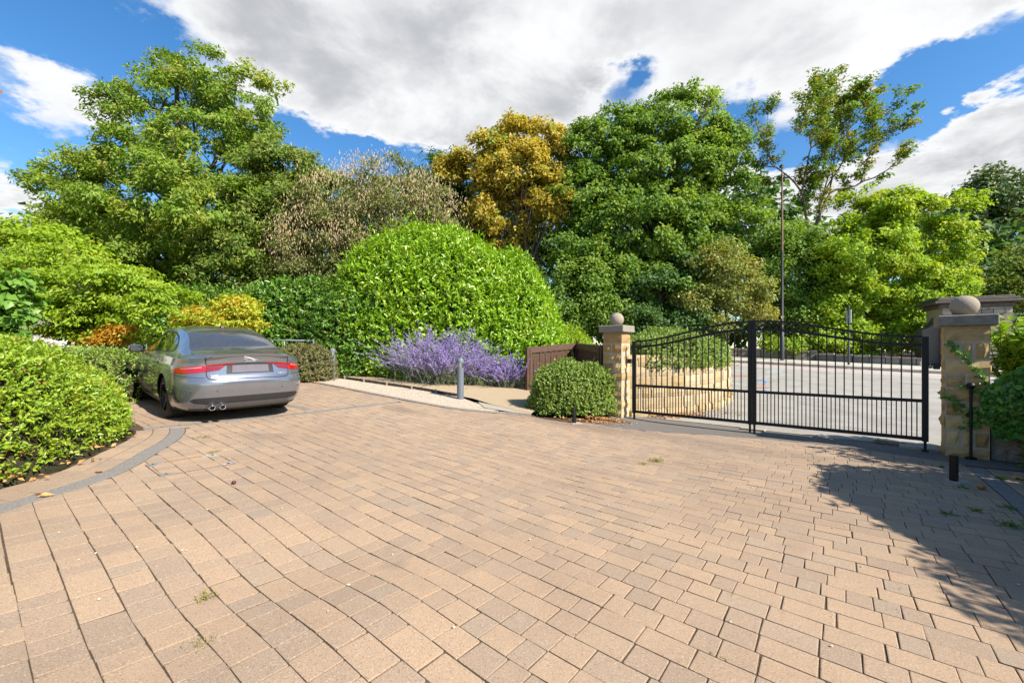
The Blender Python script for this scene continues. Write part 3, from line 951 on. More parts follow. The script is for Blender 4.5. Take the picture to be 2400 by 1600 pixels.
# painted road: fading white line near the kerb, reinstatement patches, survey marks
M_WHITE = mat_plain('road_paint', (0.58, 0.57, 0.53), 0.8, var=0.25, scale=30)
M_RED = mat_plain('red_patch', (0.36, 0.22, 0.16), 0.85, var=0.2, scale=30)
M_BLUE = mat_plain('blue_marker_paint', (0.05, 0.22, 0.62), 0.7, var=0.2, scale=40)
M_PATCH = mat_plain('pale_asphalt', (0.30, 0.31, 0.29), 0.85, var=0.15, scale=40)
M_LILAC = mat_plain('reddish_asphalt', (0.36, 0.315, 0.29), 0.88, var=0.12, scale=40)
def decal(name, quads, mat, dz=0.006, n=6):
    mb = MB()
    for a, b, c, d in quads:
        strip(mb, [a, b], [d, c], dz, n, 2)
    o = mb.build(name, mat, road); return o
decal('resurfaced_lane', [(KA-kv*14-kn*1.5, KB+kv*10-kn*2.2, KB+kv*10-kn*0.1, KA-kv*14-kn*0.1)], M_LILAC, 0.005, 40)
decal('white_line', [(KB-kv*2.6-kn*0.75, KB+kv*8-kn*0.75, KB+kv*8-kn*0.62, KB-kv*2.6-kn*0.62)], M_WHITE, 0.010, 20)
H = hit
decal('reinstatement_patch', [(H(1792, 876), H(1830, 876), H(1838, 864), H(1808, 862))], M_PATCH, 0.011)
decal('reinstatement_patch', [(H(1716, 882), H(1752, 882), H(1750, 877), H(1716, 877))], M_RED, 0.011)
decal('reinstatement_patch', [(H(1770, 909), H(1803, 909), H(1800, 903), H(1770, 903))], M_RED, 0.011)
decal('survey_mark', [(H(1789, 899.5), H(1793, 900), H(1798, 894), H(1793, 893.5))], M_BLUE, 0.012)
decal('survey_mark', [(H(1771, 892), H(1792, 891), H(1792, 889.8), H(1771, 890.6))], M_BLUE, 0.012)
decal('survey_mark', [(H(1788, 917.5), H(1794, 917), H(1794, 913), H(1789, 913.5))], M_BLUE, 0.012)
# drain grate and stop plates by the gate
dg = hit(2088, 1040)
drain = empty('drain_grate', (dg[0], dg[1], Gs(*dg)), 'small rusty drain grate in the ground under the gate', 'drain grate', rz=math.atan2(GV[1], GV[0]))
mb = MB()
for sy in (-0.13, 0.13): mb.box((0, sy, 0.004), (0.40, 0.02, 0.03))
for sx in (-0.19, 0.19): mb.box((sx, 0, 0.004), (0.02, 0.24, 0.029))
mb.build('frame', M_RUST, drain)
for k in range(7):
    mb = MB(); mb.box((-0.15+0.05*k, 0, 0.006), (0.018, 0.24, 0.02)); mb.build('bar', M_RUST, drain)
mb = MB(); mb.box((0, 0, 0.001), (0.34, 0.22, 0.004)); mb.build('gully', M_EDGE, drain)
sp_ = hit(2160, 1052)
mb = MB(); mb.box((0, 0, 0), (0.52, 0.22, 0.05), bev=0.008)
o = mb.build('stop_slab', M_CONC); o.location = (sp_[0], sp_[1], Gs(*sp_)+0.012); o.rotation_euler = (0, 0, math.atan2(GV[1], GV[0]))
tag(o, 'pale stone slab under the foot of the right gate leaf', 'stone slab')
sp_ = hit(1765, 1007)
mb = MB(); mb.box((0, 0, 0), (0.42, 0.20, 0.05), bev=0.008)
o = mb.build('stop_slab', M_CONC); o.location = (sp_[0], sp_[1], Gs(*sp_)+0.008); o.rotation_euler = (0, 0, math.atan2(GV[1], GV[0]))
tag(o, 'concrete slab under the meeting posts in the middle of the gate', 'stone slab')
# ================================================================ stone, gate, fences, posts
def mat_stone(name, a, b_, stain, amt=0.5):
    m, nt, b = new_mat(name)
    N, L = nt.nodes, nt.links
    tc = N.new('ShaderNodeTexCoord')
    a1 = N.new('ShaderNodeAttribute'); a1.attribute_name = 'rnd'
    a2 = N.new('ShaderNodeAttribute'); a2.attribute_name = 'spray'
    m1 = N.new('ShaderNodeMixRGB'); m1.inputs[1].default_value = rgb(a); m1.inputs[2].default_value = rgb(b_)
    L.new(a1.outputs['Fac'], m1.inputs[0])
    n = N.new('ShaderNodeTexNoise'); n.inputs['Scale'].default_value = 9; n.inputs['Detail'].default_value = 8; n.inputs['Roughness'].default_value = 0.7
    L.new(tc.outputs['Object'], n.inputs['Vector'])
    r = N.new('ShaderNodeMapRange'); r.inputs[1].default_value = 0.45; r.inputs[2].default_value = 0.75; r.inputs[4].default_value = amt
    L.new(n.outputs['Fac'], r.inputs[0])
    pw = N.new('ShaderNodeMath'); pw.operation = 'MULTIPLY'; L.new(r.outputs[0], pw.inputs[0])
    r2 = N.new('ShaderNodeMapRange'); r2.inputs[1].default_value = 0.2; r2.inputs[2].default_value = 1.0; r2.inputs[3].default_value = 0.25; r2.inputs[4].default_value = 1.6
    L.new(a2.outputs['Fac'], r2.inputs[0]); L.new(r2.outputs[0], pw.inputs[1]); pw.use_clamp = True
    m2 = N.new('ShaderNodeMixRGB'); m2.inputs[2].default_value = rgb(stain)
    L.new(pw.outputs[0], m2.inputs[0]); L.new(m1.outputs[0], m2.inputs[1])
    L.new(m2.outputs[0], b.inputs['Base Color'])
    b.inputs['Roughness'].default_value = 0.9; b.inputs['Specular IOR Level'].default_value = 0.2
    bp = N.new('ShaderNodeBump'); bp.inputs['Strength'].default_value = 0.7; bp.inputs['Distance'].default_value = 0.012
    n3 = N.new('ShaderNodeTexNoise'); n3.inputs['Scale'].default_value = 38; n3.inputs['Detail'].default_value = 9; n3.inputs['Roughness'].default_value = 0.7
    L.new(tc.outputs['Object'], n3.inputs['Vector']); L.new(n3.outputs['Fac'], bp.inputs['Height']); L.new(bp.outputs[0], b.inputs['Normal'])
    return m

M_SAND = mat_stone('sandstone', (0.36, 0.225, 0.09), (0.58, 0.42, 0.20), (0.13, 0.095, 0.06), 0.7)
M_SANDW = mat_stone('warm_sandstone', (0.38, 0.275, 0.13), (0.49, 0.39, 0.25), (0.26, 0.20, 0.14), 0.5)
M_CAP = mat_stone('weathered_capstone', (0.25, 0.225, 0.18), (0.30, 0.265, 0.21), (0.06, 0.055, 0.05), 0.85)
M_BALL = mat_stone('finial_stone', (0.32, 0.27, 0.21), (0.32, 0.27, 0.21), (0.17, 0.14, 0.11), 0.6)
M_OLD = mat_stone('sooty_stone', (0.27, 0.225, 0.18), (0.44, 0.37, 0.29), (0.11, 0.095, 0.085), 0.6)
M_OLDCAP = mat_stone('sooty_capstone', (0.13, 0.11, 0.095), (0.17, 0.145, 0.12), (0.05, 0.045, 0.042), 0.7)
M_MORTAR = mat_plain('mortar', (0.46, 0.375, 0.27), 0.95, var=0.2, scale=30, bump=0.3, bscale=80, spec=0.1)
M_BLACK = mat_plain('black_gate_paint', (0.007, 0.007, 0.008), 0.48, var=0.2, scale=30, spec=0.35)
M_BRACK = mat_plain('black_bracket', (0.015, 0.015, 0.016), 0.45, metal=0.3, var=0.2)
M_WOOD = mat_plain('brown_stained_timber', (0.085, 0.045, 0.028), 0.62, var=0.3, scale=14, bump=0.25, bscale=50, spec=0.35)
M_WOOD2 = mat_plain('brown_fence_rail', (0.105, 0.058, 0.038), 0.6, var=0.2, scale=14, bump=0.2, bscale=50, spec=0.35)
rs = np.random.default_rng(5)

def rock_block(size, rng, rough=0.02, sub=(3, 2), faces='xyXY'):
    """rock-faced stone: box with dressed edges and a bulging broken face; origin in the middle"""
    sx, sy, sz = size
    mb = MB()
    nx, nz = sub
    def face(o, ux, uz, nrm):
        P = np.zeros((nz+1, nx+1, 3))
        for i in range(nz+1):
            for j in range(nx+1):
                a = j/nx*2-1; b = i/nz*2-1
                edge = (i in (0, nz)) or (j in (0, nx))
                d = 0.0 if edge else rng.uniform(0.25, 1.0)*rough
                aa = a+(0 if edge else rng.normal()*0.12); bb = b+(0 if edge else rng.normal()*0.12)
                P[i, j] = np.array(o)+np.array(ux)*aa+np.array(uz)*bb+np.array(nrm)*d
        mb.grid(P)
    hx, hy, hz = sx/2, sy/2, sz/2
    ch = min(0.008, hz*0.2)
    if 'y' in faces: face((0, -hy, 0), (hx-ch, 0, 0), (0, 0, hz-ch), (0, -1, 0))
    if 'Y' in faces: face((0, hy, 0), (-(hx-ch), 0, 0), (0, 0, hz-ch), (0, 1, 0))
    if 'X' in faces: face((hx, 0, 0), (0, hy-ch, 0), (0, 0, hz-ch), (1, 0, 0))
    if 'x' in faces: face((-hx, 0, 0), (0, -(hy-ch), 0), (0, 0, hz-ch), (-1, 0, 0))
    mb.box((0, 0, 0), (sx-0.012, sy-0.012, sz), bev=0.006)
    return mb

def stone_obj(mb, mat, parent, loc, rz=0.0, name='stone', rng=rs, smooth=True, dark=None):
    me = mb.mesh(name); me.materials.append(mat)
    n = len(mb.v)
    set_attr(me, 'rnd', [rng.uniform()]*n); set_attr(me, 'spray', [rng.uniform() if dark is None else dark]*n)
    o = bpy.data.objects.new(name, me); COL.objects.link(o); o.parent = parent
    o.location = loc; o.rotation_euler = (0, 0, rz)
    return o

GANG = math.atan2(GV[1], GV[0])
def gate_pillar(c, label, height, layout, rng):
    z0 = Gs(*c)-0.02
    root = empty('stone_pillar', (c[0], c[1], z0), label, 'gate pillar', 'stone gate pillars', rz=GANG)
    W = 0.45
    mb = MB(); mb.box((0, 0, (height)/2), (W-0.010, W-0.010, height)); mb.build('mortar_core', M_MORTAR, root)
    z = 0.0
    for (h, splits) in layout:
        hh = h-0.018
        if splits == 1:
            stone_obj(rock_block((W, W, hh), rng, 0.034, (4, 2)), M_SAND, root, (rng.normal()*0.002, rng.normal()*0.002, z+h/2))
        elif splits == 2:
            f = rng.uniform(0.38, 0.62)
            for a, b in ((0, f), (f, 1)):
                w = (b-a)*W-0.022
                stone_obj(rock_block((w, W, hh), rng, 0.036, (3, 2)), M_SAND, root, (-W/2+(a+b)/2*W, 0, z+h/2))
        elif splits == 3:      # narrow header between two blocks
            for a, b in ((0, .36), (.36, .64), (.64, 1)):
                w = (b-a)*W-0.022
                stone_obj(rock_block((w, W, hh), rng, 0.036, (3, 2)), M_SAND, root, (-W/2+(a+b)/2*W, 0, z+h/2))
        z += h
    # cap and ball
    mb = MB(); mb.box((0, 0, z+0.08), (0.60, 0.60, 0.155), bev=0.012)
    stone_obj(mb, M_CAP, root, (0, 0, 0), name='capstone')
    prof = [(0.075, 0.0), (0.085, 0.006)]
    for t in np.linspace(-58, 90, 22):
        prof.append((0.158*math.cos(R(t))+1e-4, 0.140+0.158*math.sin(R(t))))
    mb = MB(); mb.lathe(prof, (0, 0, z+0.157), 28)
    o = stone_obj(mb, M_BALL, root, (0, 0, 0), name='ball_finial'); o.data.polygons.foreach_set('use_smooth', [True]*len(o.data.polygons))
    return root, z
LAY1 = [(0.20, 2), (0.21, 1), (0.19, 2), (0.22, 3), (0.20, 1), (0.21, 2), (0.20, 3), (0.22, 2), (0.25, 1)]
LAY2 = [(0.17, 1), (0.23, 3), (0.20, 1), (0.21, 2), (0.20, 1), (0.20, 2), (0.21, 1), (0.25, 3), (0.23, 1)]
PL = np.array([2.388, 9.73]); PR = GB+GV*0.385+GN*0.04
pillar_l, hz_l = gate_pillar(PL, 'sunlit sandstone gate pillar with ball finial behind the round clipped bush', 1.9, LAY1, rs)
pillar_r, hz_r = gate_pillar(PR, 'shaded sandstone gate pillar with ball finial and ivy creeping up its face', 1.9, LAY2, rs)
# galvanised cable hole, hinge brackets are parts of the gate leaves

# ---------------------------------------------------------------- gate leaves
def gate_leaf(a, b, mirror, label):
    """a: hinge side foot, b: meeting side foot (plan)"""
    v = b-a; W = np.linalg.norm(v); rz = math.atan2(v[1], v[0])
    zg = EYE-1.52
    root = empty('gate_leaf', (a[0], a[1], zg), label, 'gate', 'two leaves of the entrance gate', rz=rz)
    zb, zm = 0.185, 0.765
    zt = lambda t: 1.742+0.335*(3*t*t-2*t**3)
    z2 = lambda t: zt(t)-0.125-0.03*t
    st = 0.065
    mb = MB(); mb.box((st/2, 0, (0.15+zt(0))/2), (st+0.01, 0.07, zt(0)-0.15), bev=0.004); mb.build('hinge_stile', M_BLACK, root)
    mb = MB(); mb.box((W-st/2, 0, (0.15+zt(1))/2+0.01), (st, 0.06, zt(1)-0.13), bev=0.004); mb.build('meeting_stile', M_BLACK, root)
    for nm, z, h in (('bottom_rail', zb, 0.055), ('middle_rail', zm, 0.05)):
        mb = MB(); mb.box((W/2, 0, z), (W-2*st-0.002, 0.04, h), bev=0.003); mb.build(nm, M_BLACK, root)
    for nm, zf, h in (('top_rail', zt, 0.035), ('arched_rail', z2, 0.045)):
        mb = MB(); P = []
        for t in np.linspace(0, 1, 33):
            x = st+t*(W-2*st); z = zf(t)
            P.append([(x, -0.02, z-h/2), (x, 0.02, z-h/2), (x, 0.02, z+h/2), (x, -0.02, z+h/2), (x, -0.02, z-h/2)])
        mb.grid(P); mb.add(P[0][:4], [(0, 1, 2, 3)]); mb.add(P[-1][:4], [(3, 2, 1, 0)])
        mb.build(nm, M_BLACK, root)
    nb = 18
    bar = MB(); bar.box((0, 0, 0.5), (0.017, 0.017, 1.0)); bar_me = bar.mesh('bar'); bar_me.materials.append(M_BLACK)
    for i in range(nb):
        t = (i+1)/(nb+1); x = st+t*(W-2*st); tt = (x-st)/(W-2*st)
        ringed = t > 0.60
        top = z2(tt) if ringed else zt(tt)
        parts_copy(bar_me, 'bar', root, (x, 0, zm+0.02), scale=(1, 1, top-zm-0.03))
    for i in range(2*nb+1):
        t = (i+1)/(2*nb+2); x = st+t*(W-2*st)
        parts_copy(bar_me, 'bar', root, (x, 0, zb+0.02), scale=(0.85, 0.85, zm-zb-0.04))
    n_r = 8; x0 = 0.60
    for i in range(n_r):
        t = x0+(i+0.5)*(1-x0)/n_r
        x = st+t*(W-2*st); zc = (zt(t)+z2(t)-0.0)/2; r = min(0.05, (zt(t)-z2(t))/2-0.012)
        mb = MB()
        pts = [(x+r*math.cos(q), 0, zc+r*math.sin(q)) for q in np.linspace(0, 2*math.pi, 17)]
        mb.tube(pts, 0.008, 6, caps=False)
        ob = mb.build('ring', M_BLACK, root)
    # drop bolt and foot
    mb = MB(); mb.box((st/2, 0, 0.08), (0.035, 0.035, 0.20)); mb.box((st/2, 0, 0.012), (0.075, 0.075, 0.03), bev=0.006); mb.build('hinge_foot', M_BLACK, root)
    mb = MB(); mb.box((W-st/2, 0, 0.085), (0.032, 0.032, 0.20)); mb.build('drop_bolt', M_BLACK, root)
    br = MB(); br.box((-0.09, 0.02, 1.30), (0.07, 0.09, 0.10), bev=0.006); br.box((-0.03, 0, 1.325), (0.08, 0.03, 0.02)); br.box((-0.03, 0, 1.275), (0.08, 0.03, 0.02))
    br.build('hinge_bracket', M_BRACK, root)
    mb = MB(); mb.tube([(-0.025, 0, 1.26), (-0.025, 0, 1.34)], 0.014, 10); mb.build('hinge_pin', M_METAL, root)
    if mirror:
        mb = MB(); mb.box((W-0.20, -0.03, zb), (0.24, 0.03, 0.04), bev=0.01); mb.build('latch_arm', M_BRACK, root)
    return root
GM = GA+(GB-GA)*0.499
gate_leaf(GA, GM-GV*0.004, False, 'black metal gate leaf hung on the sunlit pillar by the bush')
gate_leaf(GB, GM+GV*0.004, True, 'black metal gate leaf hung on the shaded ivy pillar')

# ---------------------------------------------------------------- curved wall outside the gate
wall_pts = resample(np.array([PL+GN*0.32+GV*0.05, [3.35, 10.15], [4.3, 10.55], [5.25, 11.2], [6.0, 12.15], [6.25, 13.0], [5.95, 13.9], [5.1, 14.6]]), step=0.05)
ws = np.r_[0, np.cumsum(np.linalg.norm(np.diff(wall_pts, axis=0), axis=1))]; WL = ws[-1]
wp = lambda s: np.array([np.interp(s, ws, wall_pts[:, 0]), np.interp(s, ws, wall_pts[:, 1])])
wc = wp(WL/2)
wall = empty('curved_wall', (wc[0], wc[1], 0), 'curved sunlit sandstone retaining wall seen through the gate', 'stone wall')
def wtop(s):
    t = s/WL
    return EYE+(-0.14 if t < 0.12 else np.interp(t, [0.12, 0.22, 0.34, 0.60, 1], [-0.14, -0.20, -0.36, -0.07, -0.05]))
mb = MB(); P = []
for s in np.linspace(0, WL, 60):
    p = wp(s); t = wp(min(s+0.05, WL))-wp(max(s-0.05, 0)); t /= np.linalg.norm(t); n_ = np.array([t[1], -t[0]])
    zb_ = Gs(*p)-0.15; zt_ = wtop(s)-0.07
    o_ = p+n_*0.192; i_ = p-n_*0.165
    P.append([(*o_, zb_), (*o_, zt_), (*i_, zt_), (*i_, zb_)])
P = np.array(P); P[:, :, 0] -= wc[0]; P[:, :, 1] -= wc[1]
mb.grid(P); mb.build('mortar_core', M_MORTAR, wall)
hts = [0.20, 0.25, 0.22, 0.27, 0.23, 0.26, 0.24]
z = 0.0
base0 = lambda s: Gs(*wp(s))-0.04
for ci, h in enumerate(hts):
    s = -rs.uniform(0, 0.2)
    while s < WL-0.1:
        L_ = rs.uniform(0.24, 0.58); a = max(s, 0); b = min(s+L_, WL); s += L_
        if b-a < 0.08: continue
        m_ = (a+b)/2; p = wp(m_); pa, pb = wp(a), wp(b)
        t = pb-pa; t /= np.linalg.norm(t); n_ = np.array([t[1], -t[0]])
        bz = base0(m_)+z
        tz = min(bz+h, wtop(m_)-0.0)
        if tz-bz < 0.06: continue
        hh = tz-bz-0.012; last = bz+h+0.06 > wtop(m_)
        q = p+n_*(0.13 if ci > 0 else 0.20)
        blk = rock_block((b-a-0.012, 0.14, hh), rs, 0.03, (3, 2), 'yxX')
        stone_obj(blk, M_SANDW, wall, (q[0]-wc[0], q[1]-wc[1], bz+hh/2), math.atan2(t[1], t[0]))
    z += h
# copes along the top
s = 0.0
while s < WL-0.1:
    L_ = rs.uniform(0.3, 0.5); m_ = min(s+L_/2, WL-0.05); p = wp(m_); t = wp(min(m_+0.1, WL))-wp(m_-0.1); t /= np.linalg.norm(t)
    stone_obj(rock_block((L_-0.012, 0.36, 0.11), rs, 0.02, (3, 2)), M_SANDW, wall, (p[0]-wc[0], p[1]-wc[1], wtop(m_)-0.0), math.atan2(t[1], t[0]), name='coping_stone')
    s += L_

# ---------------------------------------------------------------- side wall right of the ivy pillar
c0 = PR+GV*0.62+GN*0.05
swall = empty('side_wall', (c0[0], c0[1], Gs(*c0)-0.02), 'low sandstone side wall under ivy, right of the shaded pillar', 'stone wall', rz=GANG)
mb = MB(); mb.box((0.25, 0, 0.5), (1.24, 0.33, 1.02)); mb.build('mortar_core', M_MORTAR, swall)
z = 0.0
for ci in range(6):
    h = [0.2, 0.16, 0.18, 0.15, 0.18, 0.19][ci]; x = -0.37-rs.uniform(0, 0.1)
    while x < 0.85:
        L_ = rs.uniform(0.14, 0.34); a = max(x, -0.37); b = min(x+L_, 0.87); x += L_
        if b-a < 0.06: continue
        stone_obj(rock_block((b-a-0.014, 0.37, h-0.014), rs, 0.025, (3, 2), 'yXx'), M_OLD, swall, ((a+b)/2, 0, z+h/2))
    z += h

# ---------------------------------------------------------------- brown fence (bin enclosure)
def fence(a, b, za, zb_, zta, ztb, label, face, bracket=False):
    a = np.array(a); b = np.array(b); v = b-a; L_ = np.linalg.norm(v); rz = math.atan2(v[1], v[0])
    root = empty('timber_fence', (a[0], a[1], za), label, 'fence', 'brown timber fence panels', rz=rz)
    top = lambda x: zta+(ztb-zta)*x/L_-za
    bot = lambda x: (zb_-za)*x/L_
    nb = int(L_/0.105)
    for i in range(nb):
        x = (i+0.5)*L_/nb
        mb = MB(); h = top(x)-bot(x)-0.06
        off = (0.006 if i % 2 else -0.006)
        mb.box((x, off, bot(x)+h/2+0.02), (L_/nb-0.008, 0.018, h), bev=0.004)
        o = mb.build('board', M_WOOD, root)
    for nm, z0_, hh, yy in (('top_rail', -0.075, 0.15, face*0.028), ('bottom_rail', None, 0.1, face*0.028)):
        mb = MB()
        P = []
        for x in (0.04, L_-0.0):
            z1 = (top(x) if z0_ is not None else bot(x)+0.2); z2_ = z1-hh
            P.append([(x, yy-0.014, z2_), (x, yy+0.014, z2_), (x, yy+0.014, z1), (x, yy-0.014, z1), (x, yy-0.014, z2_)])
        mb.grid(P); mb.add(P[0][:4], [(0, 1, 2, 3)]); mb.add(P[1][:4], [(3, 2, 1, 0)])
        mb.build(nm, M_WOOD2, root)
    mb = MB()
    P = []
    for x in (-0.03, L_+0.03):
        P.append([(x, -0.045, top(x)-0.0), (x, 0.045, top(x)), (x, 0.045, top(x)+0.025), (x, -0.045, top(x)+0.025), (x, -0.045, top(x))])
    mb.grid(P); mb.add(P[0][:4], [(0, 1, 2, 3)]); mb.add(P[1][:4], [(3, 2, 1, 0)])
    mb.build('capping', M_WOOD2, root)
    for k, x in enumerate((0.0, L_)):
        mb = MB(); h = top(x)-bot(x); mb.box((x, 0, bot(x)+h/2-0.05), (0.10, 0.10, h+0.1-0.002), bev=0.005); mb.build('post', M_WOOD, root)
    if bracket:
        mb = MB(); mb.box((L_-0.16, face*0.055, top(L_)-0.33), (0.06, 0.03, 0.62), bev=0.004); mb.build('batten', M_WOOD2, root)
    mb = MB(); mb.box((0.085, face*0.05, top(0.08)/2), (0.06, 0.025, top(0.08)-0.02), bev=0.003); mb.build('end_batten', M_WOOD2, root)
    return root
fA = np.array([0.45, 12.4]); fC = np.array([2.06, 13.5]); fP = np.array([2.12, 9.98])
zA = EYE-1.13; zC = EYE-1.05; zP = EYE-1.42
fence(fA, fC, zA, zC, EYE+0.09, EYE+0.235, 'sunlit brown vertical-board fence panel behind the round bush', -1)
fence(fC, fP, zC, zP, EYE+0.235, EYE+0.105, 'shaded dark brown fence panel running back from the gate pillar', -1, True)

# ---------------------------------------------------------------- bollards
M_BOLL = mat_plain('grey_bollard_paint', (0.135, 0.155, 0.18), 0.5, var=0.12, scale=25, spec=0.4)
M_STEEL = mat_plain('stainless_band', (0.62, 0.62, 0.62), 0.28, metal=0.95, var=0.1)
def bollard(p, h, label, ringed):
    z0 = Gs(*p)-0.03
    root = empty('bollard', (p[0], p[1], z0), label, 'bollard', 'grey bollards along the gravel strip')
    h += 0.03; r = 0.083
    mb = MB(); mb.lathe([(r, 0), (r, h-0.24)], n=24); mb.build('post', M_BOLL, root, True, 40)
    mb = MB()
    if ringed:
        prof = []
        for k in range(4):
            z = h-0.24+k*0.028
            prof += [(r+0.003, z), (r+0.003, z+0.018), (r-0.008, z+0.020), (r-0.008, z+0.028)]
        mb.lathe(prof, n=24)
    else:
        mb.lathe([(r-0.004, h-0.24), (r-0.004, h-0.13)], n=24)
    mb.build('steel_band', M_STEEL, root, True, 40)
    z1 = h-0.128
    prof = [(r, z1)]+[(r*math.cos(t), z1+0.045+0.083*math.sin(t)) for t in np.linspace(0, math.pi/2*0.98, 9)]
    mb = MB(); mb.lathe(prof, n=24); mb.build('cap', M_BOLL, root, True, 50)
    return root
b1 = hit(1079, 936); b2 = hit(779.5, 889)
bollard(b1, 0.098*b1[1], 'grey bollard with ribbed steel band standing in front of the purple bush', True)
bollard(b2, 0.074*b2[1], 'grey bollard with plain steel band beside the dry clipped hedge', False)

# ---------------------------------------------------------------- short black posts by the paving
def stub(p, h, label, rz=0.3):
    z0 = Gs(*p)-0.02
    root = empty('short_post', (p[0], p[1], z0), label, 'post', 'short black posts beside the gateway', rz=rz)
    mb = MB(); mb.box((0, 0, h/2+0.01), (0.062, 0.062, h+0.02), bev=0.004); mb.build('post', M_BLACK, root)
    mb = MB(); mb.box((0, 0, h+0.024), (0.066, 0.066, 0.008), bev=0.002); mb.build('cap', M_BRACK, root)
    mb = MB(); mb.box((0.03, -0.01, 0.012), (0.22, 0.16, 0.03), bev=0.004); mb.build('footing', M_CONC, root)
    return root
stub(hit(1345.5, 991), 0.285, 'short black square post in front of the round clipped bush')
stub(hit(2235.5, 1127), 0.295, 'short black square post on the shaded paving before the ivy pillar')
# knobbed rod against the ivy pillar
p = PR-GN*0.285+GV*0.03
rod = empty('gate_stop', (p[0], p[1], Gs(*p)), 'black rod with a round knob standing against the ivy pillar', 'gate stop')
mb = MB(); mb.tube([(0, 0, 0), (0, 0, 1.03)], 0.016, 10); mb.build('rod', M_BLACK, rod, True, 50)
mb = MB(); mb.lathe([(0.001, 0.99), (0.035, 1.0), (0.05, 1.035), (0.035, 1.07), (0.001, 1.08)], n=14); mb.build('knob', M_BLACK, rod, True)
mb = MB(); mb.box((0, 0, 0.015), (0.10, 0.08, 0.03), bev=0.006); mb.build('base_plate', M_BLACK, rod)
mb = MB(); mb.box((0.0, 0.02, 0.62), (0.05, 0.05, 0.06), bev=0.006); mb.build('clip', M_BLACK, rod)

# ---------------------------------------------------------------- grey railing behind the car
M_RAIL = mat_plain('grey_railing_paint', (0.30, 0.33, 0.36), 0.45, metal=0.3, var=0.1)
def railing(pts, h, label, step=1.0):
    P = [np.array(p) for p in pts]
    o = P[0]; z0 = Gs(*o)
    root = empty('railing', (o[0], o[1], z0), label, 'railing', 'grey tube railings behind the car')
    lp = lambda p, dz: (p[0]-o[0], p[1]-o[1], Gs(*p)-z0+dz)
    mb = MB(); mb.tube([lp(p, h) for p in P], 0.022, 8); mb.build('top_rail', M_RAIL, root, True)
    mb = MB(); mb.tube([lp(p, h*0.45) for p in P], 0.018, 8); mb.build('middle_rail', M_RAIL, root, True)
    for a, b in zip(P[:-1], P[1:]):
        n = max(1, int(np.linalg.norm(b-a)/step))
        for i in range(n+1):
            q = a+(b-a)*i/n
            last = i == n and np.allclose(b, P[-1])
            mb = MB(); mb.tube([lp(q, -0.05), lp(q, h+(0.05 if last else -0.01))], 0.03 if last else 0.02, 8); mb.build('post', M_RAIL, root, True)
    return root
def rail_pt(u, v, d): q = at(u, v, d); return q[:2]
railing([rail_pt(600, 803, 13.6), rail_pt(735, 803, 13.2)], 1.08, 'grey tube railing beside the dry hedge, right of the car roof', 0.9)
railing([rail_pt(190, 815, 12.2), rail_pt(470, 815, 14.5)], 1.0, 'grey tube railing between the green shrub and the car', 1.1)

# ---------------------------------------------------------------- lamp post, sign post, low wall, far gate pier
M_LAMP = mat_plain('lamp_post_paint', (0.035, 0.035, 0.04), 0.5, var=0.2)
M_LAMPU = mat_plain('weathered_column_paint', (0.16, 0.09, 0.06), 0.6, var=0.2)
p = at(1833, 845, 21.9)[:2]; z0 = Gs(*p)+0.1
lamp = empty('street_lamp', (p[0], p[1], z0), 'tall thin street lamp column beyond the gate, rising past the bare branches', 'street lamp')
hL = EYE+(823-392)/F*21.9-z0
mb = MB(); mb.lathe([(0.10, 0), (0.10, 1.25), (0.068, 1.3), (0.058, 5.6)], n=14); mb.build('base_column', M_LAMP, lamp, True, 40)
mb = MB(); mb.lathe([(0.056, 5.6), (0.036, hL)], n=12); mb.build('upper_column', M_LAMPU, lamp, True, 40)
mb = MB(); mb.box((-0.02, 0, hL+0.05), (0.16, 0.22, 0.16), bev=0.04); mb.build('lantern', M_LAMP, lamp)
mb = MB(); mb.box((-0.02, -0.02, hL-0.035), (0.12, 0.17, 0.02)); mb.build('lens', M_PATCH, lamp)
p = at(1989, 858, 19.8)[:2]; z0 = Gs(*p)+0.1
sg = empty('sign_post', (p[0], p[1], z0), 'slim street sign post on the far pavement, left of the sooty pier', 'sign post')
mb = MB(); mb.lathe([(0.045, 0), (0.045, 1.0), (0.036, 1.02), (0.036, 2.75)], n=12); mb.build('post', M_LAMP, sg, True, 40)
mb = MB(); mb.box((0, 0.0, 2.25), (0.05, 0.24, 0.62), rz=0.25, bev=0.01); mb.build('sign_plate', M_METAL, sg)
mb = MB(); mb.box((0.0, 0.0, 2.25), (0.075, 0.05, 0.08)); mb.build('clamp', M_METAL, sg)

def low_wall(a, b, h, label, th=0.3):
    v = b-a; L_ = np.linalg.norm(v); z0 = Gs(*((a+b)/2))+0.1
    root = empty('low_wall', (a[0], a[1], z0), label, 'stone wall', 'low walls along the far pavement', rz=math.atan2(v[1], v[0]))
    zz = lambda x: Gs(*(a+v*x/L_))+0.1-z0
    x = 0
    while x < L_-0.05:
        l = min(rs.uniform(0.5, 0.9), L_-x)
        stone_obj(rock_block((l-0.015, th, h), rs, 0.03, (3, 2), 'yxX'), M_OLD, root, (x+l/2, 0, zz(x+l/2)+h/2-0.1))
        stone_obj(rock_block((l-0.01, th+0.08, 0.12), rs, 0.015, (2, 2), 'yxX'), M_OLD, root, (x+l/2, 0, zz(x+l/2)+h-0.04), name='coping_stone')
        x += l
    return root
low_wall(at(1600, 841, 26.2)[:2], at(1700, 842, 24.6)[:2], 0.45, 'low sooty wall behind the curved wall, far left stretch')
low_wall(at(1700, 843, 24.4)[:2], at(1914, 845, 22.6)[:2], 0.45, 'low wall stretch behind the street lamp')
low_wall(at(1914, 848, 22.4)[:2], at(2160, 861, 19.6)[:2], 0.32, 'lower wall stretch behind the sign post')

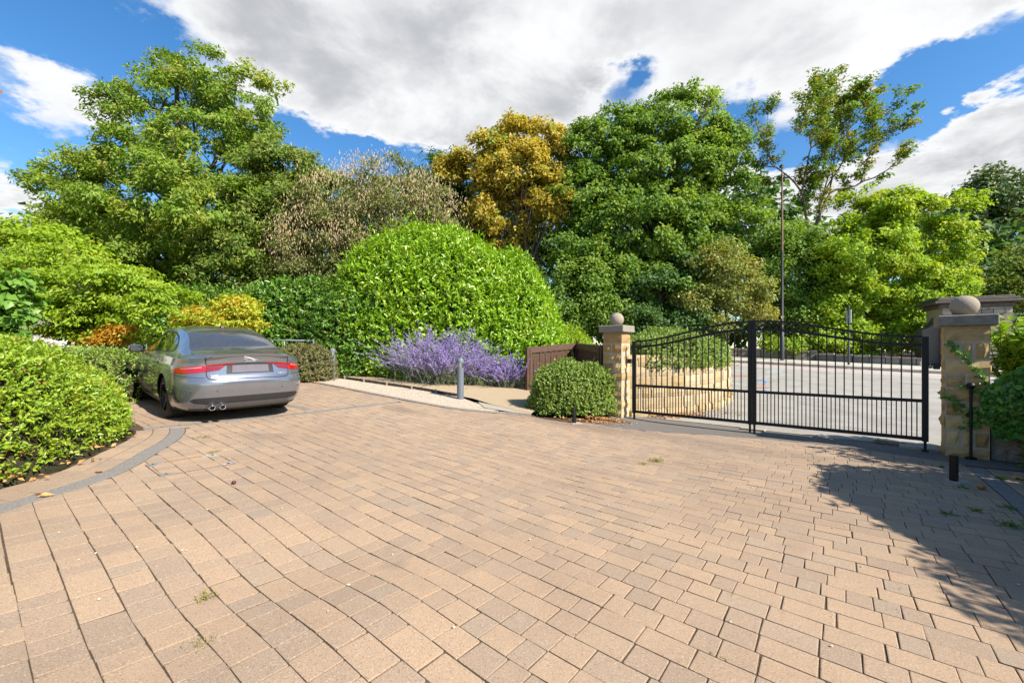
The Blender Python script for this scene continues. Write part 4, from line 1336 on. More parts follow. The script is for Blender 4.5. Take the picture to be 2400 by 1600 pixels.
pc = at(2276, 862, 20.0)[:2]; z0 = Gs(*pc)
pier = empty('gate_pier', (pc[0], pc[1], z0), 'wide sooty stone pier with moulded cap across the road', 'gate pier', rz=-0.42)
zt_ = EYE+(823-722)/F*20.0-z0
PWH = 1.2
mb = MB(); mb.box((0, 0.4, zt_/2), (2*PWH-.04, 1.5, zt_)); mb.build('mortar_core', M_MORTAR, pier)
z = 0.0
while z < zt_-0.08:
    h = min(rs.uniform(0.20, 0.32), zt_-z); x = -PWH-rs.uniform(0, 0.3)
    while x < PWH-.05:
        L_ = rs.uniform(0.3, 0.6); a = max(x, -PWH); b = min(x+L_, PWH); x += L_
        if b-a < 0.1: continue
        stone_obj(rock_block((b-a-0.015, 0.2, h-0.015), rs, 0.025, (2, 2), 'yxX'), M_OLD, pier, ((a+b)/2, -0.36, z+h/2))
    z += h
for (dz, hh, w, dd) in ((0.0, 0.20, 2.6, 1.7), (0.20, 0.12, 3.1, 2.2), (0.32, 0.12, 2.8, 1.9), (0.44, 0.08, 2.6, 1.7)):
    mb = MB(); mb.box((0, 0.4, zt_+dz+hh/2), (w, dd, hh-0.004), bev=0.03); stone_obj(mb, M_OLDCAP, pier, (0, 0, 0), name='cap_moulding', dark=0.8)
mb = MB()
prof = [(-1.21, 2.35), (-1.38, 2.05), (-1.6, 1.85), (-1.85, 1.75), (-1.85, -0.1), (-1.21, -0.1)]
vs = [(x, y, zz) for y in (-0.25, 0.55) for x, zz in prof]; n_ = len(prof)
mb.add(vs, [tuple(range(n_-1, -1, -1)), tuple(range(n_, 2*n_))]+[(i, (i+1) % n_, n_+(i+1) % n_, n_+i) for i in range(n_)])
stone_obj(mb, M_OLDCAP, pier, (0, 0, 0), name='side_buttress')

# ---------------------------------------------------------------- houses at the left edge
M_TILE = mat_plain('clay_tile', (0.30, 0.13, 0.08), 0.8, var=0.3, scale=8, bump=0.4, bscale=20)
M_SLATE = mat_plain('grey_slate', (0.12, 0.12, 0.13), 0.7, var=0.3, scale=8)
M_RENDER = mat_plain('pale_render', (0.62, 0.58, 0.52), 0.9, var=0.08, scale=6)
M_BRICK = mat_plain('buff_brick', (0.36, 0.24, 0.16), 0.9, var=0.3, scale=14)
M_GLASS = mat_plain('dark_window_glass', (0.03, 0.035, 0.04), 0.05, var=0.1, spec=0.6)
M_FRAME = mat_plain('white_window_frame', (0.75, 0.75, 0.73), 0.4, var=0.05)
def house(c, w, d, he, hr, rz, wallm, roofm, label, tiles=False):
    z0 = Gs(*c)-0.1
    root = empty('house', (c[0], c[1], z0), label, 'house', rz=rz)
    mb = MB(); mb.box((0, 0, he/2), (w, d, he))
    mb.add([(-w/2, -d/2, he), (w/2, -d/2, he), (w/2, d/2, he), (-w/2, d/2, he), (-w/2, 0, hr-0.06), (w/2, 0, hr-0.06)], [(0, 4, 3), (1, 2, 5)])
    mb.build('wall', wallm, root)
    ov = 0.35; sl_ = math.hypot(d/2, hr-he); k = ov/(d/2)*(hr-he)
    mb = MB()
    for s_ in (-1, 1):
        a = (-w/2-ov, s_*(d/2+ov), he-k); b = (w/2+ov, s_*(d/2+ov), he-k); c_ = (w/2+ov, 0, hr); e = (-w/2-ov, 0, hr)
        up = np.array([0, 0, 0.12])
        q = [np.array(t) for t in (a, b, c_, e)]
        mb.add(q+[t+up for t in q], [(0, 1, 2, 3) if s_ > 0 else (3, 2, 1, 0), (4, 5, 6, 7), (0, 1, 5, 4), (1, 2, 6, 5), (2, 3, 7, 6), (3, 0, 4, 7)])
    roof = mb.build('roof', roofm, root)
    if tiles:
        mb = MB(); mb.box((0, 0, 0), (0.28, 0.05, 0.42)); tm = mb.mesh('verge_tile'); tm.materials.append(roofm)
        for s_ in (-1, 1):
            n = int((d/2+ov)/0.3)
            for i in range(n):
                y = s_*(d/2+ov)*(i+0.5)/n; zz = hr-(hr-he+k)*(i+0.5)/n
                parts_copy(tm, 'verge_tile', roof, (w/2+ov-0.1, y, zz+0.13), (math.atan2(hr-he, d/2)*s_+R(90), 0, 0))
    for sx in (-0.28, 0.28):
        for zz in ([he*0.3, he*0.75] if he > 4 else [he*0.5]):
            for s_ in (-1, 1):
                mb = MB(); mb.box((sx*w, s_*(d/2+0.005), zz), (1.2, 0.08, 1.25), bev=0.01); fr = mb.build('window', M_FRAME, root)
                for px_ in (-0.29, 0.29):
                    mb = MB(); mb.box((sx*w+px_, s_*(d/2+0.03), zz), (0.5, 0.05, 1.1)); mb.build('pane', M_GLASS, fr)
    return root
house((-14.87, 4.0), 9.0, 8.0, 6.12, 9.3, 0.0, M_BRICK, M_TILE, 'brick house at the left edge, only the tip of its tiled roof in view', True)
house((-36.2, 27.0), 8.0, 7.0, 6.2, 8.8, R(30), M_RENDER, M_SLATE, 'far pale house with grey slate roof behind the green shrub')
# ================================================================ the parked car
M_PAINT = mat_plain('grey_metallic_paint', (0.235, 0.248, 0.278), 0.22, metal=0.68, var=0.05, scale=4, coat=1.0)
M_GLS = mat_plain('tinted_car_glass', (0.012, 0.014, 0.014), 0.03, var=0.0, spec=0.8, coat=1.0)
M_REARGLS = mat_plain('rear_glass', (0.045, 0.048, 0.052), 0.08, var=0.2, spec=0.8, coat=0.6)
M_TRIM = mat_plain('black_trim', (0.018, 0.018, 0.018), 0.5, var=0.2)
M_VAL = mat_plain('dark_valance', (0.020, 0.020, 0.021), 0.5, var=0.15)
M_RED = mat_plain('red_lens', (0.34, 0.004, 0.005), 0.08, var=0.15, scale=30, coat=1.0)
M_REDD = mat_plain('deep_red_lens', (0.20, 0.003, 0.004), 0.08, var=0.2, scale=60, coat=1.0)
M_CLEAR = mat_plain('clear_lens', (0.40, 0.22, 0.22), 0.08, var=0.1, coat=1.0)
M_CHROME = mat_plain('chrome', (0.78, 0.78, 0.78), 0.12, metal=1.0, var=0.02)
M_BADGE = mat_plain('silver_badge', (0.55, 0.56, 0.58), 0.3, metal=0.3, var=0.02)
M_TYRE = mat_plain('tyre_rubber', (0.045, 0.042, 0.038), 0.85, var=0.3, scale=20, bump=0.2)
M_RIM = mat_plain('black_alloy', (0.03, 0.03, 0.032), 0.28, metal=0.6, var=0.1)
M_DISC = mat_plain('brake_disc', (0.30, 0.28, 0.26), 0.4, metal=0.8, var=0.2)
M_PLATE = mat_plain('pale_number_plate', (0.115, 0.10, 0.12), 0.5, var=0.2, scale=5)
M_SEAM = mat_plain('panel_gap', (0.006, 0.006, 0.006), 0.7, var=0.0)
M_HEAD = mat_plain('headlamp', (0.7, 0.72, 0.75), 0.1, var=0.05, coat=1.0)
M_DUST = mat_plain('sill_paint', (0.16, 0.165, 0.17), 0.4, metal=0.7, var=0.1)

CL = 4.95
def tabl(xs, ys):
    xs = np.array(xs, float); ys = np.array(ys, float)
    # smooth (pchip-like) interpolation
    h = np.diff(xs); d = np.diff(ys)/h
    m = np.zeros(len(xs)); m[1:-1] = np.where(d[:-1]*d[1:] > 0, 2*d[:-1]*d[1:]/np.where(np.abs(d[:-1]+d[1:]) < 1e-12, 1, d[:-1]+d[1:]), 0); m[0] = d[0]; m[-1] = d[-1]
    def f(x):
        x = np.clip(np.asarray(x, float), xs[0], xs[-1]); i = np.clip(np.searchsorted(xs, x)-1, 0, len(xs)-2)
        t = (x-xs[i])/h[i]
        return ys[i]*(1+2*t)*(1-t)**2+m[i]*h[i]*t*(1-t)**2+ys[i+1]*t*t*(3-2*t)+m[i+1]*h[i]*t*t*(t-1)
    return f
f_xr = tabl([.20, .25, .32, .42, .52, .60, .655, .70, .80, .88, .93, .97, 1.0], [.15, .095, .05, .025, .005, .0, .018, .045, .068, .080, .078, .068, .06])
f_W = tabl([.20, .25, .32, .45, .6, .72, .80, .87, .93, 1.0], [.855, .885, .908, .928, .935, .932, .924, .910, .892, .868])
f_xf = tabl([.20, .3, .5, .65, .75, .85, 1.0], [4.72, 4.88, 4.95, 4.93, 4.86, 4.72, 4.60])
f_belt = tabl([0, .3, .8, 1.4, 2.4, 3.4, 3.8, 4.3, 4.7, 4.95], [.965, .965, .968, .975, .955, .925, .895, .84, .76, .70])
def ztop(x, y):
    rear = np.clip((0.55-x)/0.5, 0, 1)
    return f_belt(x)+rear*0.058*(1-np.clip(np.abs(y)/0.86, 0, 1)**2.2)
ZL = lambda x: 0.20+0.0*x
def half_outline(zn, n=300):
    xr, W, xf = float(f_xr(zn)), float(f_W(zn)), float(f_xf(zn))
    a = 0.80; nn = 3.3
    th = np.linspace(0, math.pi/2, 900)
    x1 = xr+a*(1-np.cos(th)**(2/nn)); y1 = W*np.sin(th)**(2/nn)
    af = 1.25; nf = 2.5
    x2 = np.linspace(xr+a, xf-af, 400)[1:-1]; y2 = np.full(len(x2), W)
    x3 = xf-af*(1-np.cos(th[::-1])**(2/nf)); y3 = W*np.sin(th[::-1])**(2/nf)
    x = np.r_[x1, x2, x3]; y = np.r_[y1, y2, y3]
    # gentle waist: slightly narrower at the front
    y = y*(1-0.018*sstep(3.2, 4.9, x))
    s = np.r_[0, np.cumsum(np.hypot(np.diff(x), np.diff(y)))]
    return s, x, y
ZN = np.unique(np.r_[np.linspace(.20, .34, 7), np.linspace(.34, .62, 12), np.linspace(.62, .74, 8), np.linspace(.74, 1.0, 14)])
OUT = [half_outline(z) for z in ZN]
SMAX = np.array([o[0][-1] for o in OUT])
def tub(s, zn, side=1, off=0.0):
    """body side surface: s = metres round from the middle of the tail, zn = nominal height"""
    s = np.asarray(s, float); zn = np.asarray(zn, float)
    s, zn = np.broadcast_arrays(s, zn)
    i = np.clip(np.searchsorted(ZN, zn)-1, 0, len(ZN)-2); t = (zn-ZN[i])/(ZN[i+1]-ZN[i])
    X = np.zeros(s.shape); Y = np.zeros(s.shape)
    for k in np.unique(i):
        m = i == k
        def get(kk):
            ss, xx, yy = OUT[kk]; f = ss[-1]/SMAX.mean()
            return np.interp(np.abs(s[m])*f, ss, xx), np.interp(np.abs(s[m])*f, ss, yy)
        xa, ya = get(k); xb, yb = get(k+1)
        X[m] = xa*(1-t[m])+xb*t[m]; Y[m] = ya*(1-t[m])+yb*t[m]
    z = 0.20+(zn-0.20)/0.80*(ztop(X, Y)-0.20)
    sg = np.where(s < 0, -1, 1)*side
    P = np.stack([X, Y*sg, z], -1)
    if off:
        e = 0.004
        A = tub(s+e, zn, side)-tub(s-e, zn, side); B = tub(s, np.minimum(zn+e, 1.0), side)-tub(s, np.maximum(zn-e, .2), side)
        n = np.cross(A, B); n /= np.maximum(np.linalg.norm(n, axis=-1, keepdims=True), 1e-9)
        # outward: away from the body axis
        c = P-np.array([2.4, 0, 0.6]); flip = np.sign((n*c*np.array([1, 1, .2])).sum(-1, keepdims=True)); n = n*np.where(flip == 0, 1, flip)
        P = P+n*off
    return P
SM = SMAX.mean()
xr1, W1, xf1 = float(f_xr(1.0)), float(f_W(1.0)), float(f_xf(1.0))
s_, x_, y_ = OUT[-1]
f_zt = tabl([.06, .12, .3, .5, .70, .95, 1.2, 1.45, 1.75, 2.1, 2.45, 2.75, 3.1, 3.45, 3.62, 4.0, 4.5, 4.62], [1.035, 1.04, 1.05, 1.066, 1.12, 1.235, 1.335, 1.405, 1.447, 1.458, 1.447, 1.40, 1.255, 1.075, 1.015, .965, .87, .82])
f_wr = tabl([.06, .4, .62, 1.0, 1.4, 2.1, 2.8, 3.2, 3.6, 4.2, 4.62], [.50, .655, .66, .60, .565, .585, .59, .635, .69, .66, .50])
f_dz = tabl([.06, .5, .8, 1.3, 2.1, 2.8, 3.3, 3.6, 4.62], [.012, .022, .035, .045, .05, .045, .035, .03, .03])
def wbelt(x): # half width of the top outline at station x
    k = int(np.argmax(y_ >= y_.max()*0.999)); k2 = len(y_)-1-int(np.argmax(y_[::-1] >= y_.max()*0.97))
    return np.where(x < 2.4, np.interp(x, x_[:k+1], y_[:k+1]), np.interp(-x, -x_[k:][::-1], y_[k:][::-1]))
def top(x, t, side=1, off=0.0):
    """upper body: t 0..1 from the waist to the roof edge, 1..2 across the roof to the centre line"""
    x = np.asarray(x, float); t = np.asarray(t, float); x, t = np.broadcast_arrays(x, t)
    wb = wbelt(x); zb = ztop(x, wb); zt = f_zt(x)
    wr = np.minimum(f_wr(x), wb*0.86); zr = zt-f_dz(x)
    zr = np.maximum(zr, zb+0.004*0)
    u = np.clip(t, 0, 1); v = np.clip(t-1, 0, 1)
    cab = sstep(0.05, 0.30, zr-zb)
    qy = wr+(wb-wr)*(0.60+0.08*cab); qz = zb+(zr-zb)*(0.34-0.20*cab)
    y1 = wb*(1-u)**2+2*qy*u*(1-u)+wr*u*u; z1 = zb*(1-u)**2+2*qz*u*(1-u)+zr*u*u
    qy2 = wr*0.62; qz2 = zt+0.004
    y2 = wr*(1-v)**2+2*qy2*v*(1-v); z2 = zr*(1-v)**2+2*qz2*v*(1-v)+zt*v*v
    y = np.where(t <= 1, y1, y2); z = np.where(t <= 1, z1, z2)
    P = np.stack([x, y*side, z], -1)
    if off:
        e = 0.004
        A = top(x+e, t, side)-top(x-e, t, side); B = top(x, np.minimum(t+e, 2), side)-top(x, np.maximum(t-e, 0), side)
        n = np.cross(A, B)*side; n /= np.maximum(np.linalg.norm(n, axis=-1, keepdims=True), 1e-9)
        n = n*np.where(n[..., 2:3] < 0, -1, 1)
        P = P+n*off
    return P

# stand the car on the paving
CX, CY, YAW = -4.159, 6.834, R(-49.25)
fw = np.array([math.sin(YAW), math.cos(YAW)]); lf = np.array([-math.cos(YAW), math.sin(YAW)])
wheels = {}
for nm, x, y in (('rl', 1.09, .80), ('rr', 1.09, -.80), ('fl', 4.05, .80), ('fr', 4.05, -.80)):
    q = np.array([CX, CY])+fw*x+lf*y; wheels[nm] = np.array([*q, Gs(*q)])
zmid = np.mean([w[2] for w in wheels.values()])
pitch = ((wheels['fl'][2]+wheels['fr'][2])-(wheels['rl'][2]+wheels['rr'][2]))/2/2.96
roll = ((wheels['rl'][2]+wheels['fl'][2])-(wheels['rr'][2]+wheels['fr'][2]))/2/1.6
fx = Vector((fw[0], fw[1], pitch)).normalized(); ly = Vector((lf[0], lf[1], roll)); ly = (ly-fx*ly.dot(fx)).normalized(); uz = fx.cross(ly)
CM = Matrix((fx, ly, uz)).transposed().to_4x4()
zc = zmid-pitch*2.57
CM.translation = (CX, CY, zc-0.004)
CM = CM @ Matrix.Diagonal((1, 1, 1.03, 1))
car = empty('parked_car', (0, 0, 0), 'grey metallic saloon car parked on the paving beside the clipped hedge', 'car')
car.matrix_world = CM

# body: sides, tail and nose with wheel arches cut out, then the upper body
mb = MB()
NS = 240
sv = np.linspace(0, SM, NS); zv = np.unique(np.r_[ZN, np.linspace(.2, 1, 45)])
ARCH = [(1.09, 0.335, 0.378), (4.05, 0.335, 0.378)]
for side in (1, -1):
    S, Z = np.meshgrid(sv, zv)
    P = tub(S, Z, side)
    dead = np.zeros(S.shape, bool)
    for (ax, az, ar) in ARCH:
        dx = P[..., 0]-ax; dz = P[..., 2]-az; r = np.hypot(dx, dz)
        sidep = np.abs(P[..., 1]) > 0.5
        near = sidep & (r > ar*0.90) & (r < ar*1.04)
        k = ar/np.maximum(r, 1e-6)
        P[..., 0] = np.where(near, ax+dx*k, P[..., 0]); P[..., 2] = np.where(near & (az+dz*k > .2), az+dz*k, P[..., 2])
        dead |= sidep & (r <= ar*0.90)
        P[..., 1] += np.where(sidep & (r < ar*1.25) & (r >= ar*0.9), side*0.012*(1-np.clip((r-ar)/(ar*0.25), 0, 1)), 0)   # arch flare
    nr, ncol = S.shape
    fs = []
    for i in range(nr-1):
        for j in range(ncol-1):
            if dead[i, j] or dead[i, j+1] or dead[i+1, j] or dead[i+1, j+1]: continue
            f = (i*ncol+j, i*ncol+j+1, (i+1)*ncol+j+1, (i+1)*ncol+j)
            fs.append(f[::-1] if side > 0 else f)
    mb.add(P.reshape(-1, 3), fs)
    xs_ = np.unique(np.r_[xr1+0.0005, xr1+np.linspace(0, 1, 40)**2*0.7, np.linspace(xr1+0.7, xf1-0.6, 110), xf1-0.6*np.linspace(1, 0, 30)**2])
    tv = np.r_[np.linspace(0, 1, 15), np.linspace(1, 2, 14)[1:]]
    X, T = np.meshgrid(xs_, tv)
    Q = top(X, T, side)
    nr, ncol = X.shape
    fs = []
    for i in range(nr-1):
        for j in range(ncol-1):
            f = (i*ncol+j, i*ncol+j+1, (i+1)*ncol+j+1, (i+1)*ncol+j)
            fs.append(f[::-1] if side > 0 else f)
    mb.add(Q.reshape(-1, 3), fs)
    # under-tray
    a = tub(sv, np.full(NS, .2), side); b = a.copy(); b[:, 1] = 0
    mb.grid(np.stack([a, b]))
me = mb.mesh('body', True)
bm = bmesh.new(); bm.from_mesh(me); bmesh.ops.remove_doubles(bm, verts=bm.verts, dist=0.0012); bmesh.ops.recalc_face_normals(bm, faces=bm.faces); bm.to_mesh(me); bm.free()
me.polygons.foreach_set('use_smooth', [True]*len(me.polygons))
me.set_sharp_from_angle(angle=R(38))
body = link('body', me, car, M_PAINT)

def patch_tub(name, s0, s1, zlo, zhi, mat, side=1, off=0.003, n=(24, 6), parent=None, label=None):
    sv_ = np.linspace(s0, s1, n[0]); P = []
    for k in range(n[1]+1):
        t = k/n[1]
        lo = zlo(sv_) if callable(zlo) else np.full(n[0], zlo); hi = zhi(sv_) if callable(zhi) else np.full(n[0], zhi)
        P.append(tub(sv_, lo+(hi-lo)*t, side, off))
    P = np.array(P); B = np.array([tub(sv_, (zlo(sv_) if callable(zlo) else np.full(n[0], zlo)), side, -0.004)])
    mb = MB(); mb.grid(P)
    T_ = np.array([tub(sv_, (zhi(sv_) if callable(zhi) else np.full(n[0], zhi)), side, -0.004)])
    mb.grid(np.stack([B[0], P[0]])); mb.grid(np.stack([P[-1], T_[0]]))
    o = mb.build(name, mat, parent or car, True, 40)
    if label: o['label'] = label
    return o
def patch_top(name, x0, x1, tlo, thi, mat, side=1, off=0.003, n=(24, 8), parent=None):
    xv = np.linspace(x0, x1, n[0]); P = []
    for k in range(n[1]+1):
        t = k/n[1]
        lo = tlo(xv) if callable(tlo) else np.full(n[0], tlo); hi = thi(xv) if callable(thi) else np.full(n[0], thi)
        P.append(top(xv, lo+(hi-lo)*t, side, off))
    mb = MB(); mb.grid(np.array(P))
    return mb.build(name, mat, parent or car, True, 40)
def patch_top_both(name, x0, x1, tlo, mat, off=0.003, n=(24, 10), parent=None, x0f=None, x1f=None):
    """centre patch across the car: t from tlo to 2 and back on the other side"""
    lo = tlo if not callable(tlo) else None
    P = []
    tt = np.r_[np.linspace(0, 1, n[1]), np.linspace(1, 0, n[1])[1:]]
    sd = np.r_[np.ones(n[1]), -np.ones(n[1]-1)]
    for w, s in zip(tt, sd):
        xa = x0 if x0f is None else x0f(w); xb = x1 if x1f is None else x1f(w)
        xv = np.linspace(xa, xb, n[0])
        l = tlo(xv) if callable(tlo) else np.full(n[0], tlo)
        P.append(top(xv, l+(2-l)*w, s, off))
    mb = MB(); mb.grid(np.array(P))
    return mb.build(name, mat, parent or car, True, 40)

# glass
rear_glass = patch_top_both('rear_window', .60, 1.36, lambda x: np.interp(x, [.6, .75, 1.36], [1.02, .985, 1.03]), M_REARGLS, 0.003, x0f=lambda w: .635-.055*w, x1f=lambda w: 1.345+0.03*w)
patch_top_both('windscreen', 2.80, 3.50, 1.04, M_GLS, 0.003, x0f=lambda w: 2.86-.06*w, x1f=lambda w: 3.42+.10*w)
WIN = [(1.22, 1.52, 'quarter_window'), (1.56, 2.30, 'door_window'), (2.34, 3.22, 'door_window')]
def w_hi(x): return np.interp(x, [1.20, 1.30, 1.50, 1.8, 2.5, 2.8, 3.0, 3.22], [.52, .66, .80, .885, .90, .86, .74, .36])
def w_lo(x): return np.interp(x, [1.20, 1.30, 1.6, 3.22], [.44, .34, .28, .27])
for side in (1, -1):
    for a, b, nm in WIN:
        patch_top(nm, a, b, w_lo, w_hi, M_GLS, side, 0.004, (24, 6))
    patch_top('window_surround', 1.17, 3.28, lambda x: w_lo(x)-0.035, lambda x: w_hi(x)+0.04, M_TRIM, side, 0.0022, (60, 8))
# tail lamps: outer lens on the wing, inner lens and thin bar on the boot lid
for side in (1, -1):
    o1 = patch_tub('tail_lamp', .60, 1.22, lambda s: np.interp(s, [.6, .95, 1.22], [.782, .785, .80]), lambda s: np.interp(s, [.6, .85, 1.05, 1.22], [.885, .882, .86, .812]), M_RED, side, 0.006, (40, 6))
    patch_tub('clear_strip', .66, .98, lambda s: np.interp(s, [.66, .98], [.852, .846]), lambda s: np.interp(s, [.66, .98], [.868, .852]), M_CLEAR, side, 0.009, (20, 2), parent=o1)
    o2 = patch_tub('tail_lamp', .36, .594, lambda s: np.interp(s, [.36, .43, .594], [.855, .80, .784]), lambda s: np.interp(s, [.36, .594], [.862, .868]), M_REDD, side, 0.006, (24, 6))
    patch_tub('light_bar', .24, .594, .876, .893, M_RED, side, 0.007, (24, 3), parent=o2)
    patch_tub('lamp_recess', .22, .60, .866, .878, M_TRIM, side, 0.003, (20, 2), parent=o2)
# plate recess, strip, plate
patch_tub('boot_strip', -.24, .24, .874, .892, M_TRIM, 1, 0.004, (24, 2))
patch_tub('plate_recess', -.335, .335, .735, .872, M_VAL, 1, 0.002, (30, 4))
patch_tub('number_plate', -.262, .262, .748, .858, M_PLATE, 1, 0.010, (24, 4), label='pale smeared rear number plate')
# bumper: seam, dark valance, lower insert, reflectors
patch_tub('bumper_valance', -.80, .80, lambda s: np.interp(np.abs(s), [0, .6, .74, .80], [.305, .305, .325, .365]), lambda s: np.interp(np.abs(s), [0, .6, .74, .80], [.405, .405, .40, .37]), M_VAL, 1, 0.004, (80, 5))
patch_tub('diffuser', -.60, .60, .235, .298, M_DUST, 1, 0.010, (50, 4))
patch_tub('under_lip', -.86, .86, .20, .232, M_TRIM, 1, 0.006, (60, 2))
def ribbon_tub(name, pts, w, mat, side=1, off=0.002, parent=None):
    pl = resample(np.array(pts, float), 60, smooth=True); nrm = poly_offset(pl, w/2), poly_offset(pl, -w/2)
    mb = MB(); mb.grid(np.stack([tub(nrm[0][:, 0], np.clip(nrm[0][:, 1], .2, 1), side, off), tub(nrm[1][:, 0], np.clip(nrm[1][:, 1], .2, 1), side, off)]))
    return mb.build(name, mat, parent or body, True)
for side in (1, -1):
    ribbon_tub('boot_lid_gap', [(.640, 1.0), (.622, .94), (.60, .86), (.592, .78), (.575, .71), (.52, .672), (.40, .66), (0, .655)], 0.012, M_SEAM, side)
    ribbon_tub('bumper_gap', [(.60, .70), (.9, .735), (1.15, .76), (1.22, .70), (1.28, .60)], 0.005, M_SEAM, side)
    # doors: gaps and handles
    for sx in (SM*0+2.02, 3.03):
        ribbon_tub('door_gap', [(sx+0.02, .29), (sx, .5), (sx-0.02, .8), (sx-0.06, .995)], 0.010, M_SEAM, side)
    ribbon_tub('door_gap', [(4.05, .29), (4.05, .5), (4.03, .8), (3.98, .99)], 0.007, M_SEAM, side)
    for sx in (2.25, 3.2):
        mb = MB(); P = []
        for s in np.linspace(sx, sx+0.2, 8):
            P.append([tub(s, z, side, o) for z, o in ((.855, .0), (.857, .022), (.872, .026), (.885, .02), (.887, .0))])
        mb.grid(P); mb.build('door_handle', M_DUST, car, True)
    patch_tub('sill', 1.75, 4.2, .2, .245, M_TRIM, side, 0.008, (40, 2))
    # boot lid edge across the deck, roof gutters
    mb = MB(); xv = np.linspace(.10, .60, 30)
    e0 = top(xv, np.interp(xv, [.1, .35, .6], [.62, .78, .98]), side, .002); e1 = top(xv, np.interp(xv, [.1, .35, .6], [.64, .80, 1.0]), side, .002)
    mb.grid(np.stack([e0, e1])); mb.build('boot_lid_gap', M_SEAM, body, True)
    # mirrors
    mc = np.array([3.10, side*0.985, 1.015])
    mb = MB(); mb.lathe([(0.001, -0.10), (.06, -.095), (.082, -.05), (.085, 0), (.08, .05), (.055, .095), (.001, .10)], n=16)
    me_ = mb.mesh('door_mirror', True, Matrix.Translation(mc) @ Matrix.Rotation(R(90), 4, 'X') @ Matrix.Diagonal((0.9, 0.85, 1.05, 1)))
    mir = link('door_mirror', me_, car, M_PAINT)
    mb = MB(); mb.box((mc[0]-0.068, mc[1]+side*0.005, mc[2]), (0.02, 0.165, 0.105), bev=0.009); mb.build('mirror_glass', M_GLS, mir)
    mb = MB(); mb.tube([(3.12, side*0.86, .965), (3.11, side*0.93, .985), (3.10, side*0.97, 1.0)], [.03, .025, .03], 8); mb.build('mirror_arm', M_TRIM, mir, True)
    # headlamps
    patch_tub('headlamp', SM-.85, SM-.42, .64, lambda s: np.interp(s, [SM-.85, SM-.42], [.735, .72]), M_HEAD, side, 0.004, (20, 4))
# grille
patch_tub('grille', SM-.36, SM, .42, .70, M_TRIM, 1, 0.004, (20, 4)); patch_tub('grille', SM-.36, SM, .42, .70, M_TRIM, -1, 0.004, (20, 4))
# spoiler lip on the boot
mb = MB(); P = []
for y in np.linspace(-.60, .60, 41):
    zt0 = 1.033-0.085*(abs(y)/0.86)**2.2; xb = .063+.07*(abs(y)/.86)**3.0*1.2
    fall = 1-sstep(.45, .60, abs(y))
    P.append([(xb+.10, y, zt0+.004), (xb+.03, y, zt0+.004+.012*fall), (xb-.02*fall, y, zt0+.012*fall), (xb-.012*fall, y, zt0-.012*fall-.004), (xb+.02, y, zt0-.02)])
mb.grid(P); mb.build('boot_spoiler', M_PAINT, car, True, 50)
# aerial fin
mb = MB()
prof = np.array([(0.0, 0.0), (.03, .055), (.06, .058), (.15, .012), (.17, 0)])
vs = []
for (x, z) in prof: vs += [(1.52+x, .022*(1-z/.07), 1.425+z), (1.52+x, -.022*(1-z/.07), 1.425+z)]
mb.add(vs, [(0, 2, 4, 6, 8), (9, 7, 5, 3, 1)]+[(2*i+1, 2*i+3, 2*i+2, 2*i) for i in range(4)]); mb.build('roof_aerial', M_TRIM, car)
# wipe line of the rear window (high stop lamp)
patch_top_both('stop_lamp', 1.30, 1.325, 1.82, M_REDD, 0.006, (4, 6), parent=rear_glass)
# exhaust tips
for yy in (.40, .535):
    mb = MB(); n = 20; prof = [(.037, .16), (.039, 0), (.035, -.005), (.030, 0), (.029, .10)]
    P = [[(x_off+.005, yy+r*math.cos(a)*1.12, .262+r*math.sin(a)) for a in np.linspace(0, 2*math.pi, n+1)] for r, x_off in prof]
    mb.grid(P); ex = mb.build('exhaust_tip', M_CHROME, car, True, 50)
    mb = MB(); mb.add([(.09, yy+.030*1.12*math.cos(a), .262+.030*math.sin(a)) for a in np.linspace(0, 2*math.pi, n, endpoint=False)], [tuple(range(n))]); mb.build('exhaust_bore', M_SEAM, ex)
# lettering and emblem
def text_mesh(body_, size, depth=0.003, name='badge'):
    cu = bpy.data.curves.new(name, 'FONT'); cu.body = body_; cu.size = size; cu.extrude = depth; cu.align_x = 'CENTER'; cu.align_y = 'CENTER'
    tmp = bpy.data.objects.new(name, cu); COL.objects.link(tmp)
    dg_ = bpy.context.evaluated_depsgraph_get(); dg_.update()
    me_ = bpy.data.meshes.new_from_object(tmp.evaluated_get(dg_))
    bpy.data.objects.remove(tmp); bpy.data.curves.remove(cu)
    return me_
def place_badge(me_, s, zn, name, mat, sx=1.0):
    p = tub(np.array(s), np.array(zn), 1, 0.004); e = 0.02
    t = tub(np.array(s-e), np.array(zn), 1, .004)-tub(np.array(s+e), np.array(zn), 1, .004)
    u = tub(np.array(s), np.array(zn+e), 1, .004)-tub(np.array(s), np.array(zn-e), 1, .004)
    t = Vector(t).normalized(); u = Vector(u); u = (u-t*u.dot(t)).normalized(); n = t.cross(u)
    M = Matrix((t, u, n)).transposed().to_4x4(); M.translation = Vector(p)
    me_.transform(Matrix.Diagonal((sx, 1, 1, 1))); me_.transform(M)
    return link(name, me_, car, mat)
place_badge(text_mesh('XF', .062), .485, .712, 'badge', M_BADGE, 1.35)
place_badge(text_mesh('JAGUAR', .026), 0.0, .912, 'badge', M_BADGE, 1.5)
place_badge(text_mesh('R-SPORT', .026), -.47, .722, 'badge', M_BADGE, 1.2)
cat_pts = [(-.105, .030), (-.095, .040), (-.075, .038), (-.055, .030), (-.02, .024), (.03, .006), (.07, -.012), (.115, -.022), (.12, -.028), (.08, -.022), (.055, -.024), (.075, -.040), (.06, -.040), (.035, -.022), (.0, -.008), (-.03, .004), (-.06, -.002), (-.10, .002), (-.108, -.004), (-.07, -.010), (-.04, -.004), (-.05, .012), (-.085, .018)]
